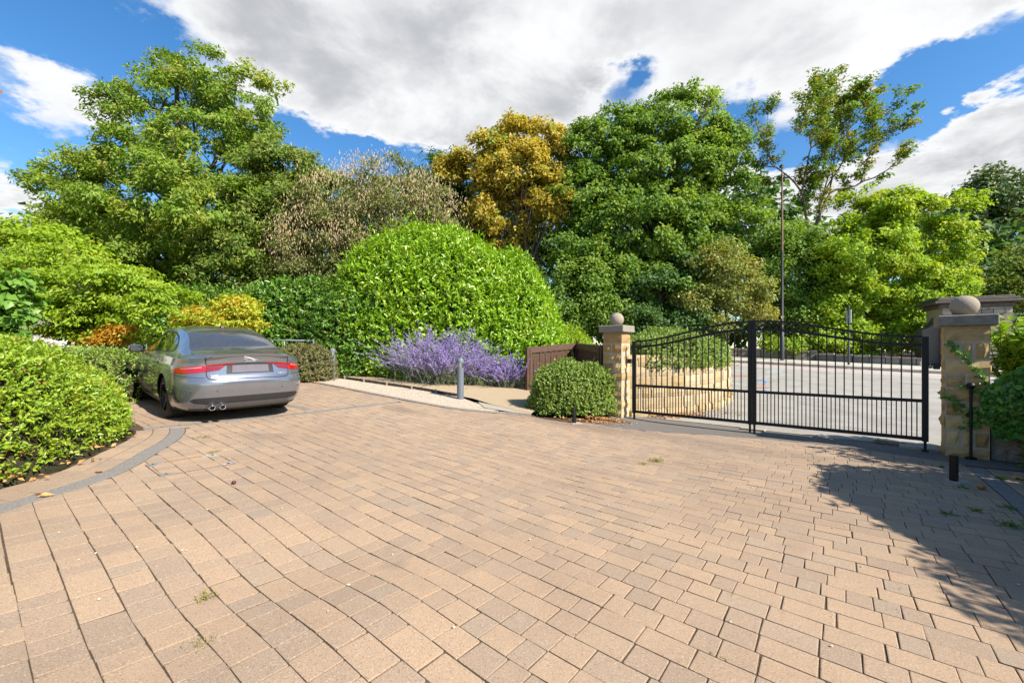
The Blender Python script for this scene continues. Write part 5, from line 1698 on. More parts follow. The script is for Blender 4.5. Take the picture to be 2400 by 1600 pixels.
mb = MB(); n = len(cat_pts); mb.add([(x, y, z) for z in (-.002, .005) for x, y in cat_pts], [tuple(range(n-1, -1, -1)), tuple(range(n, 2*n))]+[(i, (i+1) % n, n+(i+1) % n, n+i) for i in range(n)])
place_badge(mb.mesh('emblem'), 0.0, .952, 'emblem', M_BADGE, 0.95)
# bumper sensors and fuel flap-like tow cover
for s in (.45, -.45, .78, -.78):
    mb = MB(); p = tub(np.array(s), np.array(.50), 1, .003); P = [tub(np.array(s+.013*math.cos(a)), np.array(.50+.013*math.sin(a)), 1, .003) for a in np.linspace(0, 6.283, 12, endpoint=False)]
    mb.add(P, [tuple(range(12))]); mb.build('parking_sensor', M_DUST, car)

# wheels
def wheel_obj(x, y, side):
    r, w = 0.335, 0.255
    root = bpy.data.objects.new('wheel', None); COL.objects.link(root); root.parent = car; root.location = (x, y, r)
    root.empty_display_size = 0.1
    mb = MB(); n = 48
    prof = [(.232, -w/2+.01), (.25, -w/2), (.295, -w/2-.002), (.320, -w/2+.014), (.332, -w/2+.035), (.335, -w/2+.06)]
    for gx in (-.05, 0.0, .05):
        prof += [(.335, gx-.008), (.327, gx-.005), (.327, gx+.005), (.335, gx+.008)]
    prof += [(.335, w/2-.06), (.332, w/2-.035), (.320, w/2-.014), (.295, w/2+.002), (.25, w/2), (.232, w/2-.01)]
    P = [[(rr*math.cos(a), ww, rr*math.sin(a)) for a in np.linspace(0, 2*math.pi, n+1)] for rr, ww in prof]
    mb.grid(P); mb.build('tyre', M_TYRE, root, True, 30)
    mb = MB()
    P = [[(rr*math.cos(a), side*ww, rr*math.sin(a)) for a in np.linspace(0, 2*math.pi, n+1)] for rr, ww in ((.236, w/2-.01), (.228, w/2+.002), (.215, w/2-.006), (.205, .03), (.205, -.08))]
    mb.grid(P)
    for k in range(5):
        a = 2*math.pi*k/5+.3
        for da in (-.17, .17):
            c0_, s0_ = math.cos(a), math.sin(a); c1, s1 = math.cos(a+da), math.sin(a+da)
            P = []
            for t in np.linspace(0, 1, 5):
                rr = .055+t*.165; aa = a+da*t*0.9
                hw = .020-.006*t; tx, tz = -math.sin(aa), math.cos(aa); cx_, cz_ = rr*math.cos(aa), rr*math.sin(aa); yy = side*(w/2-.035+.025*t)
                P.append([(cx_+tx*hw, yy-side*.03, cz_+tz*hw), (cx_+tx*hw, yy, cz_+tz*hw), (cx_-tx*hw, yy, cz_-tz*hw), (cx_-tx*hw, yy-side*.03, cz_-tz*hw)])
            mb.grid(P)
    P = [[(rr*math.cos(a), side*ww, rr*math.sin(a)) for a in np.linspace(0, 2*math.pi, 25)] for rr, ww in ((.065, w/2-.06), (.065, w/2-.03), (.05, w/2-.025), (.001, w/2-.022))]
    mb.grid(P); mb.build('rim', M_RIM, root, True, 30)
    mb = MB(); P = [[(rr*math.cos(a), side*ww, rr*math.sin(a)) for a in np.linspace(0, 2*math.pi, 33)] for rr, ww in ((.001, .0), (.165, .0), (.165, -.02))]
    mb.grid(P); mb.build('brake_disc', M_DISC, root, True, 30)
    # arch lining
    mb = MB(); P = [[(x+rr*math.cos(a), yy, .335+rr*math.sin(a)) for a in np.linspace(-.5, math.pi+.5, 30)] for rr, yy in ((.374, side*.90), (.372, side*.62), (.02, side*.60))]
    P[-1] = [(x+.25*math.cos(a), side*.58, .335+.25*math.sin(a)) for a in np.linspace(-.5, math.pi+.5, 30)]
    mb.grid(P); mb.build('wheel_arch', M_SEAM, car)
    return root
for x, y in ((1.09, .792), (1.09, -.792), (4.05, .785), (4.05, -.785)):
    wheel_obj(x, y, 1 if y > 0 else -1)
# ================================================================ trees, hedges, shrubs
M_BARK = mat_plain('bark', (0.11, 0.085, 0.062), 0.9, var=0.4, scale=10, bump=0.6, bscale=25, spec=0.15)
M_BARK2 = mat_plain('pale_bark', (0.24, 0.17, 0.11), 0.9, var=0.35, scale=10, bump=0.5, bscale=25, spec=0.15)
M_TWIG = mat_plain('twigs', (0.10, 0.070, 0.048), 0.9, var=0.35, scale=14, spec=0.15)
M_CORE = mat_plain('inner_twigs', (0.035, 0.032, 0.018), 0.95, var=0.5, scale=9, bump=0.5, bscale=20, spec=0.05)  # near-black tone carries the shade among the inner twigs
LF_CHEST = mat_leaf('chestnut_leaf', (0.13, 0.24, 0.022), (0.23, 0.35, 0.03), (0.42, 0.43, 0.06), 0.58, 0.42, cmix=0.75)
LF_CHEST2 = mat_leaf('dull_chestnut_leaf', (0.115, 0.195, 0.028), (0.195, 0.285, 0.038), (0.36, 0.37, 0.08), 0.58, 0.42, cmix=0.6)
LF_HORN = mat_leaf('hornbeam_leaf', (0.19, 0.32, 0.02), (0.33, 0.47, 0.03), (0.4, 0.46, 0.045), 0.45, 0.42, cmix=0.6)
LF_MAPLE = mat_leaf('golden_maple_leaf', (0.34, 0.43, 0.035), (0.5, 0.52, 0.04), (0.6, 0.33, 0.04), 0.5, 0.40, cmix=0.8)
LF_ORANGE = mat_leaf('orange_shrub_leaf', (0.55, 0.3, 0.035), (0.6, 0.42, 0.045), (0.5, 0.17, 0.03), 0.5, 0.4)
LF_POD = mat_leaf('robinia_leaf', (0.145, 0.185, 0.05), (0.22, 0.255, 0.075), (0.28, 0.28, 0.1), 0.55, 0.42)
LF_TAN = mat_leaf('dry_pod', (0.42, 0.32, 0.16), (0.54, 0.42, 0.24), (0.48, 0.34, 0.19), 0.7, 0.15, tcol=(1.2, 1.0, 0.8))
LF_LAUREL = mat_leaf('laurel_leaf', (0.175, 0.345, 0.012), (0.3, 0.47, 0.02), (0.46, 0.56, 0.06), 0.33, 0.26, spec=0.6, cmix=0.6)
LF_LAURELD = mat_leaf('old_laurel_leaf', (0.085, 0.2, 0.02), (0.14, 0.28, 0.028), (0.2, 0.24, 0.05), 0.35, 0.2, spec=0.5)  # darker, duller green than laurel_leaf
LF_AUT = mat_leaf('autumn_leaf', (0.41, 0.35, 0.05), (0.54, 0.43, 0.068), (0.20, 0.33, 0.045), 0.5, 0.42, cmix=0.85)
LF_OAK = mat_leaf('broad_green_leaf', (0.11, 0.22, 0.032), (0.205, 0.33, 0.042), (0.3, 0.4, 0.06), 0.58, 0.42)
LF_DARK = mat_leaf('dark_leaf', (0.055, 0.13, 0.034), (0.1, 0.2, 0.045), (0.14, 0.22, 0.055), 0.58, 0.42)
LF_SPARSE = mat_leaf('sparse_tree_leaf', (0.1, 0.21, 0.03), (0.18, 0.28, 0.036), (0.36, 0.28, 0.05), 0.45, 0.42, cmix=0.8)
LF_LIME = mat_leaf('lime_green_leaf', (0.195, 0.34, 0.02), (0.35, 0.49, 0.028), (0.44, 0.48, 0.04), 0.58, 0.42)
LF_BROWN = mat_leaf('browning_leaf', (0.19, 0.26, 0.055), (0.32, 0.34, 0.085), (0.44, 0.34, 0.13), 0.5, 0.42)
LF_FAR = mat_leaf('far_dark_leaf', (0.085, 0.15, 0.05), (0.15, 0.21, 0.06), (0.25, 0.27, 0.07), 0.5, 0.2)
LF_HEDGE = mat_leaf('hedge_leaf', (0.185, 0.315, 0.022), (0.31, 0.43, 0.034), (0.62, 0.56, 0.07), 0.36, 0.28, spec=0.5, cmix=0.65)
LF_BOX = mat_leaf('small_round_leaf', (0.15, 0.25, 0.036), (0.28, 0.37, 0.065), (0.34, 0.4, 0.1), 0.38, 0.22, spec=0.5, cmix=0.6)
LF_DRY = mat_leaf('dry_clipped_leaf', (0.160, 0.175, 0.050), (0.210, 0.200, 0.070), (0.270, 0.190, 0.110), 0.6, 0.2)
LF_TIPS = mat_leaf('young_red_leaf', (0.45, 0.22, 0.08), (0.58, 0.36, 0.10), (0.40, 0.12, 0.06), 0.4, 0.3)
LF_IVY = mat_leaf('ivy_leaf', (0.06, 0.19, 0.035), (0.13, 0.32, 0.05), (0.26, 0.48, 0.06), 0.32, 0.22, spec=0.55)
LF_SAGE = mat_leaf('silver_leaf', (0.240, 0.290, 0.190), (0.330, 0.370, 0.270), (0.200, 0.260, 0.100), 0.6, 0.2)
LF_PURPLE = mat_leaf('lavender_flower', (0.33, 0.23, 0.57), (0.48, 0.36, 0.74), (0.42, 0.33, 0.7), 0.6, 0.2, tcol=(1.1, 1.0, 1.2))
LF_BIG = mat_leaf('big_soft_leaf', (0.100, 0.240, 0.030), (0.170, 0.320, 0.040), (0.240, 0.380, 0.080), 0.42, 0.3)
LF_WHITE = mat_leaf('white_flower', (0.750, 0.720, 0.620), (0.800, 0.760, 0.660), (0.720, 0.620, 0.480), 0.6, 0.2, tcol=(1, 1, 1))
LF_LITTER = mat_leaf('fallen_leaf', (0.460, 0.220, 0.070), (0.550, 0.330, 0.130), (0.400, 0.170, 0.050), 0.7, 0.15, tcol=(1, .9, .8))
LF_MOSS = mat_leaf('joint_weed', (0.200, 0.220, 0.020), (0.300, 0.280, 0.050), (0.360, 0.270, 0.090), 0.6, 0.25)
LF_WEED = mat_leaf('weed_leaf', (0.080, 0.170, 0.030), (0.140, 0.250, 0.040), (0.200, 0.270, 0.050), 0.5, 0.3)

def RNG(s): return np.random.default_rng(s)
def base_of(u, d): return ((u-1200)/F*d, d)

# ---- left: sweet chestnut and its lower neighbour
make_tree('chestnut_tree', 'tallest tree on the left, a sweet chestnut with yellow tassels against blue sky', 'tree', base_of(430, 20.5),
          lobes_px([(390, 150, 75, 60), (480, 200, 130, 90), (560, 270, 120, 100), (420, 270, 140, 100), (320, 300, 90, 100), (620, 330, 80, 90, -.5), (460, 370, 220, 100, -.5), (290, 340, 75, 70), (250, 460, 170, 120), (420, 520, 280, 160, -1.5), (180, 520, 140, 100), (600, 480, 180, 130, -1),
                    (330, 640, 240, 140, -1.5), (560, 660, 220, 140, -1), (120, 500, 90, 50), (690, 440, 90, 80, .3), (350, 470, 170, 110, 1.2), (330, 570, 170, 110, 1.0), (500, 330, 110, 90, .8), (420, 610, 200, 120, .8)], 20),
          LF_CHEST, M_BARK, RNG(1), n=2400, m=45, rc=0.42, ln=0.190, trunk_r=0.42, limbs=40, twigs=120, shell=0.5, gap=0.36, gfr=0.30, clump=(285, 1.0), seed=21, wd=0.46, up=0.35, flat=0.65, droop=0.5, bumpy=0.2)
make_tree('chestnut_tree', 'lower drooping chestnut to the right of the tallest left tree', 'tree', base_of(660, 18.8),
          lobes_px([(670, 440, 120, 110), (740, 520, 95, 120), (600, 570, 130, 120, -.5), (560, 660, 120, 80, -1), (690, 660, 110, 80), (765, 470, 60, 70, .5), (640, 400, 60, 50, .5)], 18.5),
          LF_CHEST2, M_BARK, RNG(2), n=1200, m=45, rc=0.40, ln=0.176, trunk_r=0.28, limbs=22, twigs=60, shell=0.45, gap=0.3, gfr=0.35, clump=(105, 0.95), seed=5, wd=0.44, up=0.3, droop=0.7)
# catkins: yellowish tassels on the outer shoots of the two chestnuts
LF_TASSEL = mat_leaf('catkin', (0.46, 0.43, 0.13), (0.56, 0.52, 0.20), (0.50, 0.38, 0.14), 0.65, 0.2)
for tr in [o for o in bpy.data.objects if o.name.split('.')[0] == 'chestnut_tree']:
    cr = [c for c in tr.children if c.name.split('.')[0] == 'crown'][0]
    co = np.empty(len(cr.data.vertices)*3, np.float32); cr.data.vertices.foreach_get('co', co); co = co.reshape(-1, 4, 3)[:, 2]
    rk = RNG(71); pk = co[rk.choice(len(co), len(co)//7, replace=False)]; n_ = len(pk)
    me = leaf_mesh('catkins', pk+rk.normal(size=(n_, 3))*.05, unit(rk.normal(size=(n_, 3))), unit(rk.normal(size=(n_, 3))+np.array([0, 0, -.3])), rk.uniform(.12, .22, n_), rk.uniform(.022, .036, n_), rk.uniform(0, 1, n_), rk.uniform(0, 1, n_))
    link('catkins', me, tr, LF_TASSEL)
# ---- tree with dry pods
rp = RNG(3)
pod_lobes = lobes_px([(800, 470, 110, 70), (900, 430, 110, 60), (960, 490, 110, 70), (760, 570, 110, 100), (880, 560, 140, 90), (700, 650, 90, 60), (820, 660, 110, 70), (1030, 560, 60, 50), (930, 390, 30, 35), (835, 400, 30, 35), (700, 560, 70, 60)], 17.2)
podt = make_tree('robinia_tree', 'tree hung with dry tan pods behind the big laurel mound', 'tree', base_of(840, 17.5), pod_lobes,
                 LF_POD, M_BARK, rp, n=1300, m=22, rc=0.32, ln=0.13, trunk_r=0.16, limbs=30, twigs=120, shell=0.4, gap=0.4, gfr=0.45, clump=(130, 0.7), seed=9, wd=0.4, scatter=1.2, bumpy=0.25)
P, O = crown_points([l for i, l in enumerate(pod_lobes) if i not in (5, 6)], 620, rp, shell=0.75, gap=0.35, gfr=0.5, seed=14, back=0.2)
P = P[P[:, 2] > 1.2]; O = O[:len(P)]
o_ = np.array(podt.location)
pos = np.repeat(P-o_, 15, 0)+rp.normal(size=(len(P)*15, 3))*np.array([.26, .22, .2])
n_ = len(pos)
me = leaf_mesh('dry_pods', pos, unit(rp.normal(size=(n_, 3))*np.array([1, 1, .2])), np.tile([0, 0, -1.0], (n_, 1))+rp.normal(size=(n_, 3))*.3, rp.uniform(.09, .17, n_), rp.uniform(.022, .036, n_), rp.uniform(0, 1, n_), rp.uniform(0, 1, n_))
link('dry_pods', me, podt, LF_TAN)

# ---- middle: dark tree, autumn tree, the great green tree
make_tree('dark_tree', 'dark green tree peeping out left of the orange autumn tree', 'tree', base_of(1020, 27.5),
          lobes_px([(1020, 420, 50, 55), (1060, 380, 50, 40), (1000, 480, 70, 80), (1080, 520, 100, 90)], 27.5), LF_DARK, M_BARK, RNG(4), n=420, m=54, rc=0.8, ln=0.225, trunk_r=0.25, limbs=12, twigs=30, clump=(45, 1.1), seed=3, wd=0.6)
make_tree('autumn_tree', 'orange and gold autumn tree on a bare leaning trunk', 'tree', base_of(1245, 25.5),
          lobes_px([(1150, 350, 80, 50), (1230, 335, 100, 50), (1110, 420, 80, 70), (1200, 420, 110, 80), (1290, 400, 60, 60), (1140, 500, 80, 50), (1250, 500, 60, 55), (1295, 480, 30, 60, -.5), (1185, 545, 50, 35)], 25),
          LF_AUT, M_BARK2, RNG(6), n=1050, m=45, rc=0.48, ln=0.212, trunk_r=0.22, limbs=30, twigs=90, shell=0.4, gap=0.33, gfr=0.32, clump=(95, 1.15), seed=31, wd=0.6, two=[(0, 0, 1.0), (1.4, 0.8, 0.8)], bumpy=0.22)
make_tree('broadleaf_tree', 'great rounded green tree, the largest in the middle, above the gate pillar', 'tree', base_of(1540, 25.5),
          lobes_px([(1590, 290, 110, 75), (1480, 330, 110, 70), (1390, 370, 80, 70), (1680, 350, 80, 80), (1560, 400, 160, 100), (1400, 470, 110, 90), (1700, 440, 75, 90), (1340, 420, 45, 60), (1500, 540, 160, 100, -.8), (1640, 560, 130, 90, -.5),
                    (1370, 580, 80, 80, -.8), (1740, 400, 40, 50), (1420, 660, 110, 80, -1), (1560, 680, 120, 80, -1.2)], 25),
          LF_OAK, M_BARK, RNG(7), n=2500, m=48, rc=0.50, ln=0.218, trunk_r=0.45, limbs=36, twigs=100, shell=0.5, gap=0.32, gfr=0.28, clump=(210, 1.35), seed=41, wd=0.62, bumpy=0.2)
make_tree('understorey_tree', 'dark leafy small tree under the great green tree, left', 'tree', base_of(1360, 23.5),
          lobes_px([(1360, 660, 80, 60), (1330, 720, 80, 60), (1430, 720, 90, 60), (1400, 620, 60, 50), (1390, 760, 100, 45)], 23), LF_OAK, M_BARK, RNG(8), n=430, m=49, rc=0.6, ln=0.183, trunk_r=0.15, limbs=14, twigs=30, clump=(45, 0.95), seed=43, wd=0.6, group='understorey trees')
make_tree('understorey_tree', 'dark leafy small tree under the great green tree, right', 'tree', base_of(1540, 23.2),
          lobes_px([(1540, 690, 90, 60), (1500, 760, 100, 50), (1600, 770, 100, 50), (1580, 640, 70, 50)], 23), LF_DARK, M_BARK, RNG(9), n=420, m=49, rc=0.6, ln=0.183, trunk_r=0.15, limbs=14, twigs=30, clump=(45, 0.95), seed=47, wd=0.6, group='understorey trees')
make_tree('browning_shrub', 'shrub with browning yellow leaves beside the street lamp', 'shrub', base_of(1700, 22.6),
          lobes_px([(1690, 640, 90, 65), (1640, 700, 70, 45), (1750, 690, 75, 55), (1700, 740, 110, 45), (1730, 590, 50, 40)], 22.6), LF_BROWN, M_BARK, RNG(10), n=480, m=37, rc=0.5, ln=0.164, trunk_r=0.1, limbs=16, twigs=40, clump=(55, 0.75), seed=51, wd=0.6, gap=0.3)
make_tree('grey_green_tree', 'grey green young tree right behind the street lamp', 'tree', base_of(1790, 25),
          lobes_px([(1780, 560, 80, 70), (1830, 640, 90, 80), (1760, 500, 50, 40), (1870, 580, 70, 70), (1850, 740, 90, 60), (1900, 700, 90, 80)], 24.6), LF_OAK, M_BARK, RNG(12), n=620, m=49, rc=0.62, ln=0.183, trunk_r=0.16, limbs=18, twigs=50, clump=(65, 1.0), seed=53, wd=0.6)
# ---- right: sparse tree, lime green trees, far dark trees
def forked_tree(name, label, base, height, rng, leafmat, barkmat, spread=0.5, first=0.42, r0=0.2, width=9.0):
    z0 = Gs(*base)-0.05
    root = empty(name, (base[0], base[1], z0), label, 'tree')
    mb = MB(); CC = []; OO = []
    def grow(p, d, L_, r, depth):
        n = 6; pts = [np.array(p)]; dd = np.array(d, float)
        for i in range(n):
            dd = unit((dd+rng.normal(size=3)*0.13+np.array([0, 0, 0.05]))[None])[0]
            pts.append(pts[-1]+dd*L_/n)
        mb.tube(pts, np.linspace(r, r*0.62, n+1), 7 if depth < 2 else 4, caps=False)
        if depth >= 3:
            for q in pts[2:]:
                if rng.uniform() < 0.42+0.12*(depth-3): CC.append(q+rng.normal(size=3)*0.12); OO.append(unit((dd+np.array([0, 0, .7]))[None])[0])
        if depth == 5: CC.append(pts[-1]); OO.append(dd); return
        kids = 3 if depth in (0, 2) else 2
        az = rng.uniform(0, 6.28)
        for k in range(kids):
            a = az+2*math.pi*k/kids+rng.normal()*0.3
            tilt = (0.42 if depth == 0 else 0.62)*rng.uniform(0.7, 1.25)*spread/0.5
            s_ = np.cross(dd, [0.3, 0.2, 1.0]); s_ /= np.linalg.norm(s_); t_ = np.cross(dd, s_)
            nd = dd*math.cos(tilt)+(s_*math.cos(a)+t_*math.sin(a))*math.sin(tilt)
            nd[2] = max(nd[2], 0.12)
            grow(pts[-1], nd, L_*rng.uniform(0.66, 0.86)*(0.62 if depth == 0 else 1), r*0.60, depth+1)
        if depth in (1, 2, 3):                     # a shoot from half way up
            a = rng.uniform(0, 6.28); s_ = np.cross(dd, [0.3, 0.2, 1.0]); s_ /= np.linalg.norm(s_); t_ = np.cross(dd, s_)
            nd = dd*0.55+(s_*math.cos(a)+t_*math.sin(a))*0.8; nd[2] = max(nd[2], 0.1)
            grow(pts[3], unit(nd[None])[0], L_*0.55, r*0.38, min(depth+2, 5))
    grow((0, 0, 0), (-0.05, 0, 1), height*first, r0, 0)
    P = np.array(CC); O = np.array(OO)
    kz = height/P[:, 2].max(); lo_, hi_ = np.percentile(P[:, 0], [3, 97]); kx = width/(hi_-lo_)
    sc_ = np.array([kx, kx, kz]); off_ = np.array([-(lo_+hi_)/2*kx, 0, 0])
    shear = lambda q: np.asarray(q)*sc_+off_*(np.clip(np.asarray(q)[..., 2:3]*kz/height, 0, 1)**0.8)
    mb.v = [tuple(q) for q in shear(np.array(mb.v))]; P = shear(P)
    mb.build('trunk', barkmat, root, True)
    spray_leaves('crown', P, O, 30, 0.40, 0.19, rng, leafmat, root, wd=0.5, flat=0.5, up=0.6, droop=0.2)
    return root
forked_tree('sparse_tree', 'tall thin-crowned tree with bare branches showing against the clouds', base_of(1900, 26.0), 16.4, RNG(213), LF_SPARSE, M_BARK2, 0.40, 0.47, 0.22, 7.0)
make_tree('lime_tree', 'bright yellow green bushy tree across the road behind the gate', 'tree', base_of(2040, 24),
          lobes_px([(2040, 500, 110, 70), (2130, 540, 110, 80), (2190, 610, 80, 90), (2010, 600, 120, 90), (2100, 670, 130, 90), (2200, 700, 80, 80), (2000, 720, 110, 80), (2120, 770, 120, 60), (1960, 640, 70, 80), (2230, 520, 40, 50)], 23.5),
          LF_LIME, M_BARK2, RNG(14), n=1500, m=48, rc=0.44, ln=0.190, trunk_r=0.2, limbs=26, twigs=70, shell=0.5, gap=0.3, gfr=0.32, clump=(130, 1.1), seed=67, wd=0.65, bumpy=0.2)
make_tree('lime_tree', 'smaller yellow green bush low behind the sign post', 'shrub', base_of(1930, 23.6),
          lobes_px([(1930, 780, 90, 50), (2020, 800, 90, 45), (1870, 800, 80, 40), (1960, 720, 60, 50)], 23.4), LF_LIME, M_BARK, RNG(15), n=330, m=37, rc=0.5, ln=0.180, trunk_r=0.08, limbs=10, twigs=20, clump=(36, 0.8), seed=69, wd=0.6)
make_tree('far_tree', 'dark far tree with olive top at the right edge', 'tree', base_of(2330, 38),
          lobes_px([(2330, 470, 90, 60), (2400, 450, 80, 60), (2290, 560, 70, 90), (2380, 570, 110, 110), (2260, 500, 40, 50)], 38), LF_FAR, M_BARK, RNG(16), n=700, m=40, rc=1.0, ln=0.369, trunk_r=0.3, limbs=12, twigs=30, clump=(70, 1.7), seed=71, wd=0.6)
make_tree('pale_shrub', 'pale green shrub above the far pier at the right edge', 'shrub', base_of(2370, 24),
          lobes_px([(2350, 630, 60, 45), (2420, 620, 70, 60), (2380, 690, 90, 45), (2300, 690, 50, 30)], 24), LF_CHEST2, M_BARK, RNG(17), n=320, m=34, rc=0.5, ln=0.197, trunk_r=0.1, limbs=8, twigs=16, clump=(36, 0.9), seed=73, wd=0.5)

# ---- far wood behind everything: one mass
rw = RNG(18)
wl = lobes_px([(u, 660+40*math.sin(u*.02), 90, 150) for u in range(90, 2420, 95)], 36)+lobes_px([(u, 560+40*math.sin(u*.013), 100, 110) for u in range(880, 1800, 110)], 34)
P, O = crown_points(wl, 2600, rw, shell=0.6, gap=0.0, seed=81, back=0.15)
P[:, 2] = np.maximum(P[:, 2], G(P[:, 0], P[:, 1])+0.2)
o = spray_leaves('distant_wood', P, O, 13, 1.5, 0.70, rw, LF_DARK, None, wd=0.7)
tag(o, 'dark wood filling the gaps between the trees', kind='stuff')

def sprigs(p, g, rng, m, ln, up, scatter, slen=1.5):
    """short shoots standing out of the clipped face, m leaves round each"""
    n = len(p)
    d = unit(g*0.8+np.array([0, 0, up])+rng.normal(size=p.shape)*0.38*scatter)
    dd = np.repeat(d, m, 0)
    t = np.tile(np.linspace(-0.45, 0.75, m), n)[:, None]
    o = rng.normal(size=(n*m, 3)); o = unit(o-dd*(o*dd).sum(1, keepdims=True))
    ln_ = ln*slen*np.repeat(rng.uniform(0.6, 1.3, n), m)[:, None]
    T = unit(o*(0.95-0.45*np.clip(t, 0, 1))+dd*(0.35+0.5*np.clip(t, 0, 1)))
    P = np.repeat(p, m, 0)+dd*t*ln_+T*ln*0.42
    N = unit(dd-T*(dd*T).sum(1, keepdims=True)+rng.normal(size=T.shape)*0.28)
    return P, N, T, t

# ---- hedges: leaves on a clipped form with a twiggy core coloured as inner shade
def hedge(name, label, cat, c, r, leafmat, rng, n, ln, rz=0.0, pw=2.6, wd=0.5, bump=0.07, bfr=0.6, seed=3, group=None, shell=(0.88, 1.02), core=0.86, up=0.45, scatter=1.0, extra=None, back=0.5, lift=0.0, stray=0.035, mats=None, sprig=7):
    z0 = Gs(c[0], c[1])
    root = empty(name, (c[0], c[1], z0), label, cat, group, rz=rz)
    ns = n//sprig
    p, g = mound_points(ns, (c[0], c[1], z0), r, rng, pw, 1.0, bump, bfr, seed, 0.0, shell, back)
    far = rng.uniform(size=len(p)) < stray
    p[far] *= rng.uniform(1.02, 1.09, (far.sum(), 1))
    p[:, 2] += lift
    P_, N_, T_, R_ = sprigs(p, g, rng, sprig, ln, up, scatter)
    L_ = ln*rng.uniform(0.65, 1.3, len(P_))
    spray = np.clip(0.5+0.5*wob(p*1.0, seed+8, 1.3), 0, 1)*0.5+rng.uniform(0, 0.5, len(p))
    me = leaf_mesh('foliage', P_, N_, T_, L_, L_*wd, rng.uniform(0, 1, len(P_)), np.repeat(spray, sprig))
    link('foliage', me, root, leafmat)
    mb = MB(); P = []
    for th in np.linspace(0, math.pi/2, 12):
        row = []
        for ph in np.linspace(0, 2*math.pi, 33):
            d = np.array([math.cos(th)*math.cos(ph), math.cos(th)*math.sin(ph), math.sin(th)])
            s = (np.abs(d)**pw).sum()**(1/pw)
            q = d/s*np.array(r)*core
            q = q*(1+bump*wob((q+np.array([c[0], c[1], z0]))[None], seed, bfr)[0])
            row.append((q[0], q[1], max(q[2], -0.05)+lift))
        P.append(row)
    mb.grid(P); mb.build('branches', M_CORE, root, True)  # closed shell behind the leaves, coloured as the shade inside
    if extra:
        for e in extra:   # side lobes belong to the same clipped plant
            pass
    return root

